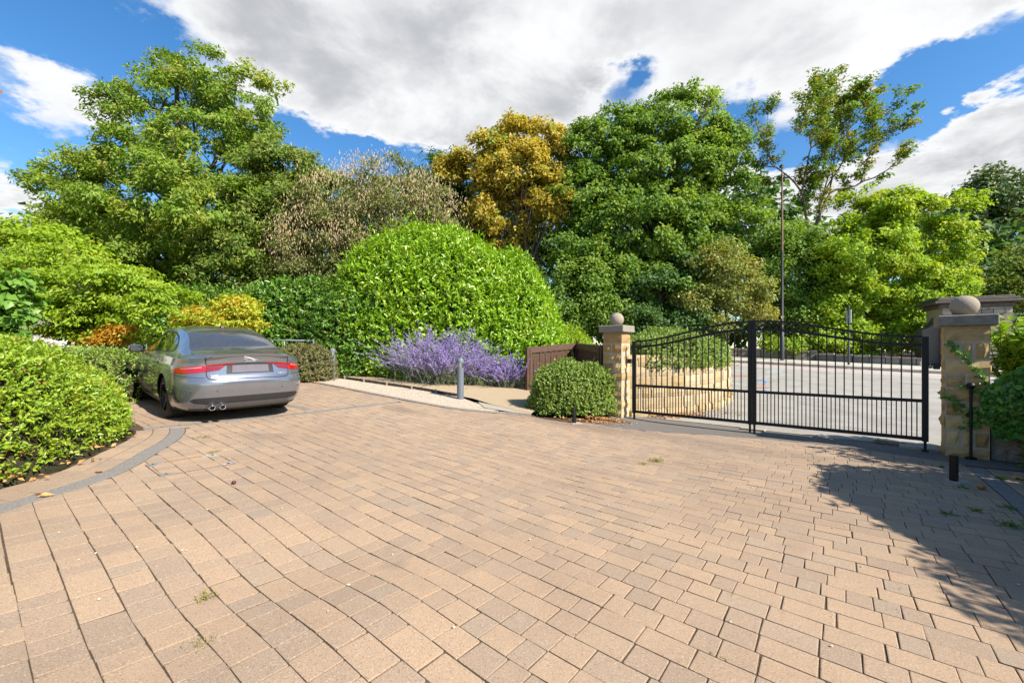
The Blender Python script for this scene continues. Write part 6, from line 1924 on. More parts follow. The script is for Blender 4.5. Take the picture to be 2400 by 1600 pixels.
# left foreground hedge: fills the bed inside the charcoal band, lower towards the car
def bed_hedge(name, label, poly, Hf, w, leafmat, rng, ns, ln, sprig=7):
    poly = np.asarray(poly, float); c = poly.mean(0); z0 = Gs(*c)
    root = empty(name, (c[0], c[1], z0), label, 'hedge', 'clipped hedges')
    A = poly; B = np.roll(poly, -1, 0); D = B-A; LL = np.maximum((D**2).sum(1), 1e-9); ln_e = np.sqrt(LL)
    def dist(q):
        t = np.clip(((q[:, None]-A[None])*D[None]).sum(2)/LL[None], 0, 1)
        r = q[:, None]-(A[None]+D[None]*t[:, :, None]); d = np.sqrt((r**2).sum(2)); k = d.argmin(1)
        return d[np.arange(len(q)), k], r[np.arange(len(q)), k]
    ex = 2.6
    prof = lambda d: (1-(1-np.clip(d/w, 0, 1))**ex)**(1/ex)
    lo, hi = poly.min(0), poly.max(0)
    q = rng.uniform(lo, hi, (ns*3, 2)); q = q[[inside(poly, x) for x in q]][:ns//2]
    k = rng.choice(len(A), ns-len(q), p=ln_e/ln_e.sum()); a = rng.uniform(0, math.pi/2, len(k))
    e = A[k]+D[k]*rng.uniform(0, 1, (len(k), 1)); nrm = np.c_[-D[k][:, 1], D[k][:, 0]]/ln_e[k][:, None]
    sgn = 1 if inside(poly, A[0]+D[0]*.5+np.array([-D[0][1], D[0][0]])/ln_e[0]*0.02) else -1
    a_ = rng.uniform(0, 1, len(k)); h_ = np.where(rng.uniform(size=len(k)) < 0.75, a_, np.sin(a)**(2/ex)); d_ = w*(1-(1-np.clip(h_, 0, 1)**ex)**(1/ex))+0.004
    q2 = e+nrm*sgn*d_[:, None]; ok = np.array([inside(poly, x) for x in q2])
    q2 = q2[ok]; h2 = h_[ok]
    d1, r1 = dist(q); h1 = prof(d1)
    Q = np.r_[q, q2]; h = np.r_[h1, h2]; dd, rr = dist(Q)
    H = Hf(Q)
    P = np.c_[Q, np.maximum(h*H, 0.03)]
    wv = wob(P+np.array([0, 0, 3.0]), 33, 0.75)*0.6+wob(P, 35, 2.0)*0.4
    P[:, 2] += wv*0.075*h; out = -unit(rr)
    P[:, :2] += out*(wv*0.06*(1-h**4))[:, None]
    sh = rng.uniform(0, 0.13, len(P))
    slope = np.clip(1-dd/w, 0, 1)**1.6
    g = unit(np.c_[out*slope[:, None], np.maximum(1-slope, 0.05)])
    P -= g*sh[:, None]
    P[:, 2] += G(P[:, 0], P[:, 1])-z0; P[:, :2] -= c
    PP, NN, TT, _ = sprigs(P, g, rng, sprig, ln, 0.35, 1.1, 1.7)
    L_ = ln*rng.uniform(.6, 1.35, len(PP))
    spray = np.clip(0.5+0.5*wob(P, 41, 0.8), 0, 1)*0.55+rng.uniform(0, 0.45, len(P))
    link('foliage', leaf_mesh('foliage', PP, NN, TT, L_, L_*.5, rng.uniform(0, 1, len(PP)), np.repeat(spray, sprig)), root, leafmat)
    k = np.where((wob(P, 51, 0.7) > 0.25) & (rng.uniform(size=len(P)) < 0.16))[0]; k = np.repeat(k, 3)
    q = P[k]+g[k]*ln*1.2+rng.normal(size=(len(k), 3))*ln*.4; n_ = len(k)
    link('red_tips', leaf_mesh('red_tips', q, unit(g[k]+rng.normal(size=q.shape)*.4), unit(rng.normal(size=q.shape)+g[k]), np.full(n_, ln*.85), np.full(n_, ln*.4), rng.uniform(0, 1, n_), rng.uniform(0, 1, n_)), root, LF_TIPS)
    # closed core for the twigs, inner shade put into its dark colour
    xs_ = np.arange(lo[0], hi[0]+.1, .09); ys_ = np.arange(lo[1], hi[1]+.1, .09)
    X, Y = np.meshgrid(xs_, ys_); q = np.c_[X.ravel(), Y.ravel()]
    ins = np.array([inside(poly, x) for x in q]); dc, _ = dist(q)
    z = np.where(ins & (dc > .10), prof(dc-.10)*Hf(q)*0.86-0.02, -0.06).reshape(X.shape)
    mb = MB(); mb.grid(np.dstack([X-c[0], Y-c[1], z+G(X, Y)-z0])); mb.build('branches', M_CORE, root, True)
    return root
tip = np.array([-5.12, 5.95])
bedf = poly_offset(BED, 0.10)
bedf = bedf[(bedf[:, 1] > 0.2)]
bpoly = np.r_[bedf[::4], [[-5.75, 6.35]], [[-7.3, 6.75]], [[-9.4, 6.9]], [[-9.6, 0.2]]]
def H_left(q):
    t = np.sqrt(((q-tip)**2).sum(1))
    return 0.62+0.60*sstep(0.15, 2.0, t)+0.06*np.clip(t-2, 0, 2)
bed_hedge('clipped_hedge', 'wide clipped green hedge in the left foreground, yellow young tips', bpoly, H_left, 0.55, LF_HEDGE, RNG(20), 21000, 0.050)
hedge('clipped_hedge', 'low flat hedge strip between the left foreground hedge and the car bonnet', 'hedge', (-9.2, 9.0), (2.3, 1.1, 0.98), LF_BOX, RNG(21), 16000, 0.06, rz=R(-38), pw=3.2, seed=92, bump=0.03)
hedge('clipped_hedge', 'dry brown based clipped hedge right of the parked car', 'hedge', tuple(at(700, 880, 12.4)[:2]), (1.15, 0.85, 0.95), LF_DRY, RNG(22), 13000, 0.05, rz=R(-30), pw=3.0, seed=94, bump=0.05)
# big laurel mound and lower hedges
lau_c = at(1005, 860, 15.2)[:2]
lz = Gs(*lau_c)
laurel = hedge('laurel_hedge', 'huge bright green domed laurel hedge behind the purple bush', 'hedge', tuple(lau_c), (3.3, 2.2, 5.05), LF_LAUREL, RNG(23), 66000, 0.145, pw=2.75, wd=0.40, bump=0.06, bfr=0.36, seed=96, scatter=0.9, up=0.55, back=0.3, shell=(0.93, 1.02), core=0.9)
hedge('laurel_hedge', 'lower sloping right shoulder of the laurel, above the brown fence', 'hedge', tuple(at(1290, 860, 15.6)[:2]), (1.75, 1.6, 2.05), LF_HORN, RNG(24), 15000, 0.10, pw=2.3, wd=0.45, bump=0.05, bfr=0.4, seed=98, back=0.3)
hedge('laurel_hedge', 'laurel lobe bulging to the right of the main dome', 'hedge', tuple(at(1175, 860, 15.0)[:2]), (2.15, 1.7, 4.25), LF_LAUREL, RNG(25), 36000, 0.145, pw=2.35, wd=0.40, bump=0.08, bfr=0.35, seed=100, scatter=0.9, up=0.55, back=0.3, shell=(0.93, 1.02), core=0.9)
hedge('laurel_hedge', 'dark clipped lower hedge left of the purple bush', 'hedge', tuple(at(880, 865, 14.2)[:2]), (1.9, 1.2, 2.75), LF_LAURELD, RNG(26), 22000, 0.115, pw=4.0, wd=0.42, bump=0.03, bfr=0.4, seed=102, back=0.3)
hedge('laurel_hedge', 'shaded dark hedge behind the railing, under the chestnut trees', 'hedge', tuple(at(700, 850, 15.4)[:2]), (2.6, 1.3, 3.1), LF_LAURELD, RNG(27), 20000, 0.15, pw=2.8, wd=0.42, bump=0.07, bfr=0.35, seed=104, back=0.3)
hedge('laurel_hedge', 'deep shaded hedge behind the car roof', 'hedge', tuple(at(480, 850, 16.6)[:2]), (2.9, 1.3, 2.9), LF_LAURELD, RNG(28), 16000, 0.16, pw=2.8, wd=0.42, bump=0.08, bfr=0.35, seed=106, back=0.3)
# round bush by the pillar, bush on the curved wall
hedge('round_bush', 'round clipped small-leaved bush in front of the sunlit gate pillar', 'bush', (1.36, 9.78), (1.05, 0.72, 1.14), LF_BOX, RNG(30), 40000, 0.040, pw=2.2, wd=0.7, bump=0.11, bfr=0.8, seed=110, back=0.4, stray=0.05, shell=(0.84, 1.02))
wb_ = (4.15, 11.05)
hedge('wall_bush', 'evergreen bush spilling over the top of the curved stone wall', 'bush', (4.2, 11.15), (1.75, 0.85, 0.92), LF_BOX, RNG(31), 26000, 0.05, rz=R(28), pw=2.6, wd=0.65, bump=0.08, bfr=0.7, seed=112, back=0.4, stray=0.04, lift=1.02)

# ---- left shrubs
make_tree('hornbeam_shrub', 'big light green feathery shrub at the left, arching over the hedge', 'shrub', base_of(260, 11.8),
          lobes_px([(240, 690, 150, 85), (130, 640, 120, 80, .8), (340, 720, 90, 65, -.2), (180, 760, 130, 60, -.3), (310, 660, 90, 55), (410, 710, 45, 26), (60, 600, 90, 60, 1.5), (300, 780, 90, 40)], 11.6),
          LF_HORN, M_BARK2, RNG(33), n=1700, m=20, rc=0.26, ln=0.125, trunk_r=0.06, limbs=34, twigs=80, shell=0.35, gap=0.33, gfr=0.6, clump=(120, 0.62), squash=0.4, seed=121, wd=0.42, flat=0.4, droop=0.45, th_k=0.6, two=[(0, 0, 1.0), (.25, .1, .9), (-.3, .15, .95), (.1, -.2, .8)], bumpy=0.25)
make_tree('hornbeam_shrub', 'second light green shrub behind, its thin twigs rising on the left skyline', 'shrub', base_of(110, 15),
          lobes_px([(100, 590, 110, 60), (30, 570, 50, 50), (190, 620, 90, 55), (60, 540, 30, 25)], 14.8), LF_LIME, M_BARK2, RNG(34), n=420, m=20, rc=0.45, ln=0.16, trunk_r=0.06, limbs=22, twigs=44, shell=0.35, gap=0.3, gfr=0.5, clump=(50, 0.7), squash=0.5, seed=123, wd=0.5, th_k=0.55)
make_tree('big_leaf_shrub', 'fresh green large-leaved shrub at the very left edge', 'shrub', base_of(20, 9.2),
          lobes_px([(20, 700, 60, 65), (-60, 690, 80, 80), (40, 760, 50, 40)], 9.2), LF_BIG, M_TWIG, RNG(35), n=130, m=14, rc=0.25, ln=0.19, trunk_r=0.03, limbs=12, twigs=12, seed=125, wd=0.8, up=0.6)
make_tree('golden_maple', 'golden yellow and orange maple behind the car roof', 'shrub', base_of(530, 13.4),
          lobes_px([(520, 745, 85, 45), (580, 740, 50, 40), (450, 755, 45, 30), (560, 715, 45, 25)], 13.2), LF_MAPLE, M_TWIG, RNG(36), n=330, m=22, rc=0.28, ln=0.11, trunk_r=0.05, limbs=16, twigs=30, seed=127, wd=0.5, flat=0.4, shell=0.3)
make_tree('orange_shrub', 'small orange shrub left of the car, beneath the light green shrub', 'shrub', base_of(265, 11.0),
          lobes_px([(260, 790, 45, 22), (290, 775, 30, 18), (220, 800, 30, 14)], 11.0), LF_ORANGE, M_TWIG, RNG(37), n=110, m=18, rc=0.2, ln=0.09, trunk_r=0.03, limbs=8, twigs=12, seed=129, wd=0.5, flat=0.5, shell=0.2)
make_tree('white_flowers', 'clump of white flower heads above the left hedge', 'flowers', base_of(110, 8.6),
          lobes_px([(90, 803, 22, 10), (125, 808, 22, 10), (60, 806, 12, 7)], 8.6), LF_WHITE, M_TWIG, RNG(38), n=46, m=34, rc=0.085, ln=0.045, trunk_r=0.012, limbs=14, twigs=0, seed=131, wd=0.8, shell=0.1)

# ---- purple Russian sage and its silver neighbours
def sage(name, label, c, stems, rng, spread, h, lean=(0, 0), flower=True, group=None, low=0.14, cat='flowering bush'):
    z0 = Gs(*c)+0.02
    root = empty(name, (c[0], c[1], z0), label, cat, group)
    mb = MB(); FP = []; FN = []; FT = []; LP = []; LN = []; LT = []
    for k in range(stems):
        a = rng.uniform(0, 2*math.pi); q = rng.uniform(0, 1)**0.42
        ln_ = h*rng.uniform(0.70, 1.12)*(1-0.12*q)
        b = np.array([rng.normal()*spread[0]*0.30, rng.normal()*spread[1]*0.30, 0])
        tip = b+np.array([math.cos(a)*spread[0]*q+lean[0], math.sin(a)*spread[1]*q+lean[1], 0])
        el = math.acos(np.clip(q*0.92, 0, 1)); tip[2] = max(low*rng.uniform(0.3, 1.4), ln_*math.sin(el)**0.8)
        mid = b*0.6+tip*0.4; mid[2] = tip[2]*0.62+ln_*0.12
        t = np.linspace(0, 1, 8)[:, None]
        path = b*(1-t)**2+2*mid*t*(1-t)+tip*t*t
        mb.tube(path, np.linspace(0.005, 0.002, 8), 3, caps=False)
        d = unit(np.gradient(path, axis=0))
        # leaves on the lower part, florets on the spike with small side spikes
        for m_, lo, hi, PP, NN, TT in ((18, 0.05, 0.75, LP, LN, LT), (72 if flower else 26, 0.32, 1.0, FP, FN, FT)):
            s = rng.uniform(lo, hi, m_)
            pp = np.stack([np.interp(s, np.linspace(0, 1, 8), path[:, i]) for i in range(3)], 1)
            dd = np.stack([np.interp(s, np.linspace(0, 1, 8), d[:, i]) for i in range(3)], 1)
            wdt = 0.035 if PP is LP else 0.010+0.030*np.clip((1-s)*2.2, 0, 1)
            off = rng.normal(size=(m_, 3)); off -= dd*(off*dd).sum(1, keepdims=True); off = unit(off)
            pp = pp+off*(wdt if np.isscalar(wdt) else wdt[:, None])*rng.uniform(0.2, 1, (m_, 1))
            PP.append(pp); NN.append(unit(rng.normal(size=(m_, 3)))); TT.append(unit(off+dd*0.9))
    mb.build('stems', M_SAGE_STEM, root, True)
    for nm, PP, NN, TT, l0, w0, mt in (('leaves', LP, LN, LT, 0.045, 0.32, LF_SAGE), ('flowers', FP, FN, FT, 0.028 if flower else 0.05, 0.6 if flower else 0.3, LF_PURPLE if flower else LF_SAGE)):
        P_ = np.concatenate(PP); N_ = np.concatenate(NN); T_ = np.concatenate(TT); n = len(P_)
        L_ = l0*rng.uniform(0.7, 1.4, n)
        link(nm, leaf_mesh(nm, P_, N_, T_, L_, L_*w0, rng.uniform(0, 1, n), rng.uniform(0, 1, n)), root, mt)
    return root
M_SAGE_STEM = mat_plain('silvery_stem', (0.17, 0.20, 0.12), 0.7, var=0.2)
sc = at(1030, 897, 12.7)[:2]
sage('purple_sage', 'large purple flowering sage bush spilling over the path', tuple(sc), 520, RNG(40), (1.6, 1.05), 1.7, (-0.02, -0.2), group='purple sage bushes')
sage('purple_sage', 'smaller purple sage between the large one and the brown fence', tuple(at(1190, 893, 12.8)[:2]), 150, RNG(41), (0.72, 0.5), 1.05, (-.05, -.1), group='purple sage bushes')
sage('purple_sage', 'purple sage trailing low behind the near bollard', tuple(at(1120, 893, 12.9)[:2]), 170, RNG(42), (0.75, 0.5), 1.15, (0, -.2), group='purple sage bushes')
sage('silver_shrub', 'silver grey leaning shrub between the far bollard and the purple bush', tuple(at(862, 876, 13.6)[:2]), 60, RNG(43), (0.75, 0.4), 0.95, (-.25, -.05), flower=False, cat='shrub')
hedge('ground_cover', 'low green planting under the purple bushes', 'plants', tuple(at(1060, 890, 13.2)[:2]), (2.3, 0.55, 0.42), LF_HEDGE, RNG(44), 9000, 0.07, pw=2.3, seed=140, bump=0.15)

# ---- right edge: laurel hedge running back past the camera, ivy, bright laurel sprays
def laurel_run(name, label, pts, r, h, rng, n, ln, leafmat):
    """a long hedge following a line"""
    pl = resample(np.array(pts, float), step=0.05); s = np.r_[0, np.cumsum(np.linalg.norm(np.diff(pl, axis=0), axis=1))]
    c = pl[len(pl)//2]; z0 = Gs(*c)
    root = empty(name, (c[0], c[1], z0), label, 'hedge')
    k = rng.integers(0, len(pl), n); t = np.gradient(pl, axis=0); t = t/np.linalg.norm(t, axis=1, keepdims=True); nn = np.c_[-t[:, 1], t[:, 0]]
    th = rng.uniform(-0.35, math.pi+0.35, n)
    hh = np.interp(s[k], [0, s[-1]*0.25, s[-1]*0.5, s[-1]*0.75, s[-1]], h)
    cx_ = np.sign(np.cos(th))*np.abs(np.cos(th))**0.6; cz_ = np.clip(np.sin(th), -0.2, 1); cz_ = np.sign(cz_)*np.abs(cz_)**0.6
    low = rng.uniform(size=n) < 0.55
    cz_ = np.where(low, rng.uniform(0.02, 0.9, n), cz_); cx_ = np.where(low, np.sign(cx_)*np.maximum(np.abs(cx_), 0.9), cx_)
    sh = rng.uniform(0.85, 1.03, n)
    p = np.c_[pl[k]+nn[k]*(cx_*r*sh)[:, None], np.clip(cz_, 0.01, 1)*hh*sh]
    w = wob(p, 7, 0.5)
    p[:, :2] += nn[k]*(np.sign(cx_)*w*0.14)[:, None]; p[:, 2] *= 1+0.09*w
    g = unit(np.c_[nn[k]*cx_[:, None], np.maximum(cz_, 0)*0.6])
    p = p-np.array([c[0], c[1], 0]); p[:, 2] += G(pl[k][:, 0], pl[k][:, 1])-z0
    nr = unit(g*0.7+np.array([0, 0, .4])+rng.normal(size=p.shape)*0.45); tn = unit(g*0.5+np.array([0, 0, 0.4])+rng.normal(size=p.shape)*0.7)
    L_ = ln*rng.uniform(0.65, 1.25, n)
    link('foliage', leaf_mesh('foliage', p, nr, tn, L_, L_*0.42, rng.uniform(0, 1, n), rng.uniform(0, 1, n)), root, leafmat)
    mb = MB(); P = []
    for i in range(9, len(pl)-9, 4):
        H_ = float(np.interp(s[i], [0, s[-1]*0.25, s[-1]*0.5, s[-1]*0.75, s[-1]], h))*1.0
        row = []
        for a in np.linspace(0, math.pi, 13):
            q = pl[i]+nn[i]*(np.sign(math.cos(a))*abs(math.cos(a))**0.6*r*1.0)
            row.append((q[0]-c[0], q[1]-c[1], Gs(*pl[i])-z0-0.05+H_*abs(math.sin(a))**0.6))
        P.append(row)
    mb.grid(P); mb.build('branches', M_CORE, root, True)  # shell in inner-shade colour, full size for an unbroken cast shadow
    return root
laurel_run('laurel_hedge', 'tall laurel hedge along the right edge, shading the paving', [(6.35, 4.15), (6.25, 3.5), (6.16, 2.5), (6.1, 1.2), (6.0, -0.2), (5.9, -1.6)], 0.68, [2.25, 2.75, 2.95, 3.1, 3.3], RNG(50), 52000, 0.13, LF_LAUREL)
laurel_run('laurel_hedge', 'tall laurel hedge beyond the side wall, outside the right edge', [(7.5, 4.45), (8.6, 4.1), (9.9, 3.1)], 0.6, [3.0, 3.0, 3.0, 3.0, 3.0], RNG(56), 9000, 0.15, LF_LAUREL)
# bright laurel spray leaning into view by the pillar
def laurel_spray(c, z, label, rng, n_st=16):
    root = empty('laurel_bush', (c[0], c[1], Gs(*c)), label, 'bush')
    mb = MB(); PP = []; NN = []; TT = []
    z0 = Gs(*c)
    for k in range(n_st):
        b = np.array([rng.normal()*0.1, rng.normal()*0.1, 0.0]); tip = np.array([rng.uniform(-.42, .45), rng.uniform(-.35, .35), z*rng.uniform(0.72, 1.02)])
        path = limb_path(b, tip, rng, 0.08, 8); mb.tube(path, np.linspace(.012, .004, 8), 5)
        d = unit(np.gradient(path, axis=0))
        for s in np.linspace(0.2, 1.0, 26):
            pp = np.array([np.interp(s, np.linspace(0, 1, 8), path[:, i]) for i in range(3)]); dd = d[min(7, int(s*7))]
            o = unit(rng.normal(size=(1, 3)))[0]; o -= dd*o.dot(dd); o /= np.linalg.norm(o)
            tdir = o*0.8+dd*0.5; PP.append(pp+tdir*0.06); TT.append(tdir); NN.append(np.cross(tdir, np.cross(dd, tdir))+rng.normal(size=3)*.15+np.array([0, 0, .3]))
    mb.build('stems', M_TWIG, root, True)
    n = len(PP); L_ = 0.20*rng.uniform(.75, 1.2, n)
    link('leaves', leaf_mesh('leaves', np.array(PP), unit(np.array(NN)), unit(np.array(TT)), L_, L_*.46, rng.uniform(0, 1, n), rng.uniform(0, 1, n)), root, LF_LAUREL)
    return root
laurel_spray(tuple(PR+GV*0.70+GN*0.42), 2.0, 'bright green laurel leaves leaning in at the right edge above the ivy', RNG(51), 62)
# ivy over the side wall, a runner up the pillar
def ivy(name, label, pts, nrm, rng, ln, cat='ivy', parts=None):
    c = pts.mean(0); c[2] = Gs(c[0], c[1])
    root = empty(name, tuple(c), label, cat)
    n = len(pts)
    nr = unit(nrm+rng.normal(size=(n, 3))*0.75+np.array([0, 0, .35])); tn = unit(np.array([0, 0, -0.6])+rng.normal(size=(n, 3))*0.8)
    L_ = ln*rng.uniform(.6, 1.3, n)
    link('leaves', leaf_mesh('leaves', pts-c, nr, tn, L_, L_*0.95, rng.uniform(0, 1, n), rng.uniform(0, 1, n)), root, LF_IVY)
    if parts is not None:
        mb = MB()
        for path in parts: mb.tube(np.array(path)-c, np.linspace(.012, .004, len(path)), 5)
        mb.build('stems', M_TWIG, root, True)
    return root
ri = RNG(52)
fn = np.array([-GN[0], -GN[1], 0])
n = 14000
x = ri.uniform(0.12, 1.75, n); zz = ri.beta(2.0, 1.5, n)*1.45+0.08
lowlim = np.interp(x, [0.1, 0.3, 0.6, 1.0, 1.75], [0.60, 0.42, 0.50, 0.22, 0.02]); hil = np.interp(x, [0.1, 0.3, 0.6, 1.0, 1.75], [0.85, 1.15, 1.38, 1.5, 1.5])
k = (zz > lowlim+0.12*wob(np.c_[x, zz, x], 4, 1.2)) & (zz < hil)
x, zz = x[k], zz[k]; nn_ = len(x)
base = PR+np.outer(x, GV)-GN*0.24
pts = np.c_[base-np.outer(ri.uniform(0.0, 0.30, nn_)*np.interp(x, [0.1, 0.5, 1.7], [.5, 1.1, 1.5])*(0.65+0.5*wob(np.c_[x, zz, x*0], 19, 1.1)), GN), zz+Gs(*PR)]
stems = [[(*(PR+GV*0.9-GN*0.3), Gs(*PR)), (*(PR+GV*0.7-GN*0.32), Gs(*PR)+0.5), (*(PR+GV*0.4-GN*0.28), Gs(*PR)+0.75), (*(PR+GV*0.1-GN*0.27), Gs(*PR)+0.85)]]
ivy('ivy', 'dark ivy mass hanging over the side wall right of the pillar', pts, fn, ri, 0.07, parts=stems)
# runners on the pillar face (bright young growth)
def runner(path2, m, spread):
    P = resample(np.array(path2, float), m); P = P+ri.normal(size=P.shape)*spread
    return np.array([[*(PR+GV*a-GN*(0.245+abs(ri.normal())*0.02)), Gs(*PR)+b] for a, b in P])
r1 = runner([(0.22, 0.98), (0.12, 1.2), (0.02, 1.38), (-0.10, 1.52), (-0.20, 1.66)], 95, 0.028)
r2 = runner([(0.12, 0.72), (-0.02, 0.62), (-0.12, 0.78), (-0.20, 0.86), (-0.28, 0.88)], 90, 0.035)
r3 = runner([(0.24, 0.90), (0.08, 0.98), (-0.08, 1.02)], 60, 0.03)
r4 = runner([(0.20, 0.60), (0.05, 0.50), (-0.03, 0.46)], 70, 0.04)
pts = np.concatenate([r1, r2, r3, r4])
ivy('ivy', 'bright young ivy runners climbing the shaded pillar', pts, fn, ri, 0.05, parts=[[(*(PR+GV*a-GN*.235), Gs(*PR)+b) for a, b in ((.22, .98), (.12, 1.2), (.02, 1.38), (-.10, 1.52), (-.20, 1.66))]])
# undergrowth at the foot of the ivy, and planting along the right border
hedge('ground_cover', 'low weeds and ivy at the foot of the right side wall', 'plants', (7.15, 5.25), (0.55, 0.5, 0.5), LF_IVY, RNG(54), 2200, 0.07, seed=150, bump=0.15)

# ---- weeds, moss, fallen leaves
def tuft(p, label, rng, n, h, matl, spread=0.05, wd=0.12, cat='weed', group=None, flat=0.0):
    z0 = Gs(*p)
    root_n = len(bpy.data.objects)
    h = h*0.62
    a = rng.uniform(0, 2*math.pi, n); q = rng.uniform(0.1, 1, n)
    d = np.c_[np.cos(a)*q, np.sin(a)*q, (1.15-q)*np.where(flat, 0.35, 1.0)]; d = unit(d)
    L_ = h*rng.uniform(.6, 1.2, n)
    P_ = d*L_[:, None]*0.5+np.c_[rng.normal(size=(n, 2))*spread, np.zeros(n)]
    nr = unit(np.cross(d, np.c_[-np.sin(a), np.cos(a), np.zeros(n)])+rng.normal(size=(n, 3))*.2)
    o = link('weed_tuft', leaf_mesh('weed_tuft', P_, nr, d, L_, L_*wd, rng.uniform(0, 1, n), rng.uniform(0, 1, n)), None, matl)
    o.location = (p[0], p[1], z0)
    return tag(o, label, cat, group)
rt = RNG(60)
tuft(hit(478, 1402), 'small yellow green grass tuft in the near left paving', rt, 60, 0.05, LF_MOSS, 0.025)
tuft(hit(470, 1512), 'flat straw coloured weed near the bottom left', rt, 40, 0.045, LF_MOSS, 0.035)
tuft(hit(1540, 1082), 'larger pale weed clump in the middle of the drive before the gate', rt, 90, 0.10, LF_MOSS, 0.05)
tuft(hit(1510, 1088), 'small green weed just left of the pale clump', rt, 40, 0.07, LF_MOSS, 0.03)
tuft(hit(2220, 1205), 'green rosette weed in the shade of the right border', rt, 26, 0.10, LF_WEED, 0.015, 0.25, flat=1)
tuft(hit(2285, 1197), 'flat sprawling weed in the shade by the charcoal border', rt, 26, 0.09, LF_WEED, 0.03, 0.25, flat=1)
tuft(hit(2362, 1190), 'leafy weed growing on the charcoal border blocks', rt, 30, 0.09, LF_WEED, 0.03, 0.25, flat=1)
tuft(hit(2375, 1235), 'weed below the leafy one on the right border', rt, 36, 0.11, LF_WEED, 0.04, 0.25, flat=1)
tuft(hit(2258, 1143), 'little weed beside the footing of the right short post', rt, 26, 0.08, LF_WEED, 0.02, 0.25, flat=1)
tuft(hit(2060, 1036), 'grass tuft beside the drain grate under the gate', rt, 70, 0.10, LF_WEED, 0.06)
tuft(hit(500, 1060), 'weed at the upper edge of the inspection cover', rt, 40, 0.07, LF_MOSS, 0.03)
tuft(hit(478, 1025), 'straw tuft in the joints behind the inspection cover', rt, 50, 0.07, LF_MOSS, 0.05)
# moss and seedlings in the joints: too many to count
MP = []
for b in blocks:
    if b[2] > 7 or b[1][1] < 1.5: continue
    x = b[1][0]; pr = 0.035+0.05*float(sstep(-0.5, 1.5, x))
    if rt.uniform() < pr:
        e = b[0][0] if rt.uniform() < 0.5 else (b[0][0]+b[0][-1])/2
        m_ = int(rt.integers(4, 16)); t_ = rt.uniform(-0.05, 0.05, m_)
        q = e+np.outer(t_, ED if rt.uniform() < .6 else ND)+rt.normal(size=(m_, 2))*0.004
        MP.append(np.c_[q, G(q[:, 0], q[:, 1])+0.001])
MP = np.concatenate(MP); n = len(MP)
o = link('moss', leaf_mesh('moss', MP, unit(np.array([0, 0, 1.0])+rt.normal(size=(n, 3))*.5), rt.normal(size=(n, 3)), rt.uniform(.006, .015, n), rt.uniform(.004, .008, n), rt.uniform(0, 1, n), rt.uniform(0, 1, n)), None, LF_MOSS)
tag(o, 'moss and seedlings in the paving joints', kind='stuff')
# leaf litter: drifts by the pillar, the wall foot and the left bed
def drift(spots, rng, ln=0.06):
    PP = []
    for (c, sx, sy, rot, m) in spots:
        q = rng.normal(size=(m, 2))*[sx, sy]; ca, sa = math.cos(rot), math.sin(rot)
        q = np.c_[q[:, 0]*ca-q[:, 1]*sa, q[:, 0]*sa+q[:, 1]*ca]+c
        PP.append(np.c_[q, G(q[:, 0], q[:, 1])+rng.uniform(0.006, 0.04, m)])
    P_ = np.concatenate(PP); n = len(P_); L_ = ln*rng.uniform(.6, 1.3, n)
    return leaf_mesh('leaf_litter', P_, unit(np.array([0, 0, 1.0])+rng.normal(size=(n, 3))*.45), rng.normal(size=(n, 3)), L_, L_*.55, rng.uniform(0, 1, n), rng.uniform(0, 1, n))
spots = [(hit(1425, 985), .22, .07, -.4, 420), (hit(1380, 988), .3, .05, -.3, 160), (hit(1545, 975), .34, .12, -.3, 520), (hit(1600, 972), .3, .16, -.3, 200), (hit(1660, 965), .5, .3, -.3, 120)]
spots += [(BED[i]-0.02, .10, .04, 0.4, 9) for i in range(60, len(BED), 14)]
spots += [(hit(720, 893), .35, .08, -.6, 120)]
spots += [(KA+kv*t_*1.2-kn*0.12, .5, .05, math.atan2(kv[1], kv[0]), 45) for t_ in range(-1, 9)]
o = link('leaf_litter', drift(spots, rt), None, LF_LITTER)
tag(o, 'drifts of dry brown leaves by the gate pillar, the bed edge and the far kerb', kind='stuff')
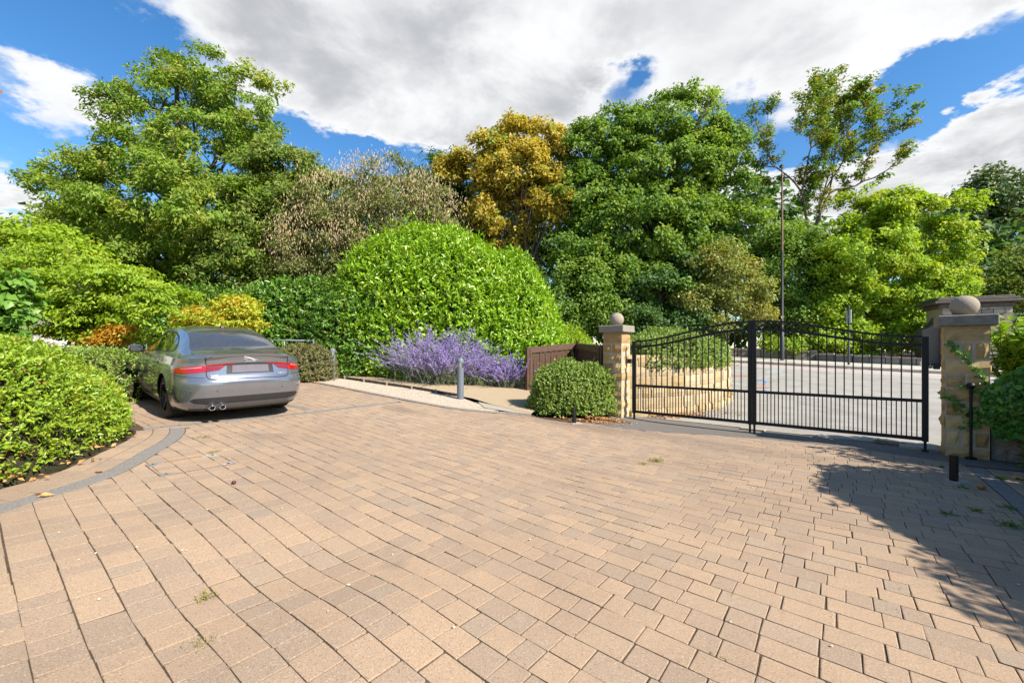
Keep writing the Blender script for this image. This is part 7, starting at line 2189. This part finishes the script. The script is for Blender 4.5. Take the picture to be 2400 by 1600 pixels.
# single leaves and bits one can pick out
def one_leaf(u, v, label, ln, matl, name='fallen_leaf', group='single fallen leaves'):
    p = hit(u, v); n = 3
    L_ = np.full(n, ln); P_ = np.zeros((n, 3)); P_[:, 2] = 0.008
    P_[1:] += rt.normal(size=(2, 3))*[ln*.3, ln*.3, 0.001]
    o = link(name, leaf_mesh(name, P_, unit(np.array([0, 0, 1.0])+rt.normal(size=(n, 3))*.3), rt.normal(size=(n, 3)), L_, L_*.6, rt.uniform(0, 1, n), rt.uniform(0, 1, n)), None, matl)
    o.location = (p[0], p[1], Gs(*p)); return tag(o, label, 'leaf', group)
one_leaf(95, 1160, 'pale tan fallen leaf on the charcoal band at the left edge', .10, LF_LITTER)
one_leaf(232, 1107, 'orange fallen leaf between the left hedge and the charcoal band', .07, LF_LITTER)
one_leaf(2346, 1120, 'bright green fallen leaf near the foot of the ivy', .14, LF_WEED)
one_leaf(2375, 1122, 'tan fallen leaf beside the bright green one at the right edge', .11, LF_LITTER)
one_leaf(2210, 1095, 'small pale green fallen leaf left of the right short post', .07, LF_WEED)
one_leaf(2395, 1125, 'larger tan fallen leaf at the far right edge', .13, LF_LITTER)
p = hit(2300, 1147)
mb = MB(); mb.lathe([(0.001, 0), (.022, .006), (.032, .025), (.028, .045), (.012, .054), (.001, .05)], n=14)
M_APPLE = mat_plain('windfall_skin', (0.30, 0.05, 0.02), 0.4, var=0.6, scale=40, col2=(0.3, 0.14, 0.03))
o = mb.build('windfall_fruit', M_APPLE, None, True); o.location = (p[0], p[1], Gs(*p)); tag(o, 'small red windfall fruit on the shaded paving', 'fruit')
p = hit(548, 1134)
mb = MB(); mb.lathe([(0.001, 0), (.016, .004), (.021, .016), (.014, .028), (.001, .03)], n=10)
M_BERRY = mat_plain('dark_red_skin', (0.10, 0.01, 0.012), 0.35, var=0.3)
o = mb.build('dark_berry', M_BERRY, None, True); o.location = (p[0], p[1], Gs(*p)); tag(o, 'dark red berry lying on the paving below the inspection cover', 'berry')
# white grit scattered over the paving
n = 420; q = np.c_[rt.uniform(-4.5, 3.5, n), rt.uniform(2, 10, n)]; w = rt.uniform(size=n) < 0.45
q[w] = np.array(hit(1150, 990))+rt.normal(size=(w.sum(), 2))*[1.2, .8]
q = q[[inside(REGION, a) for a in q]]; n = len(q); s_ = rt.uniform(.004, .010, n)
V = octa[None]*rt.uniform(.6, 1.3, (n, 6, 1))*s_[:, None, None]+np.c_[q, G(q[:, 0], q[:, 1])+s_*.5+.002][:, None]
me = bpy.data.meshes.new('grit'); me.from_pydata(V.reshape(-1, 3), [], (of[None]+np.arange(n)[:, None, None]*6).reshape(-1, 3))
set_attr(me, 'rnd', np.repeat(rt.uniform(0, 1, n), 6)); set_attr(me, 'spray', np.repeat(rt.uniform(0, .6, n), 6))
tag(link('grit', me, None, M_STONES), 'pale grit scattered over the paving', kind='stuff')
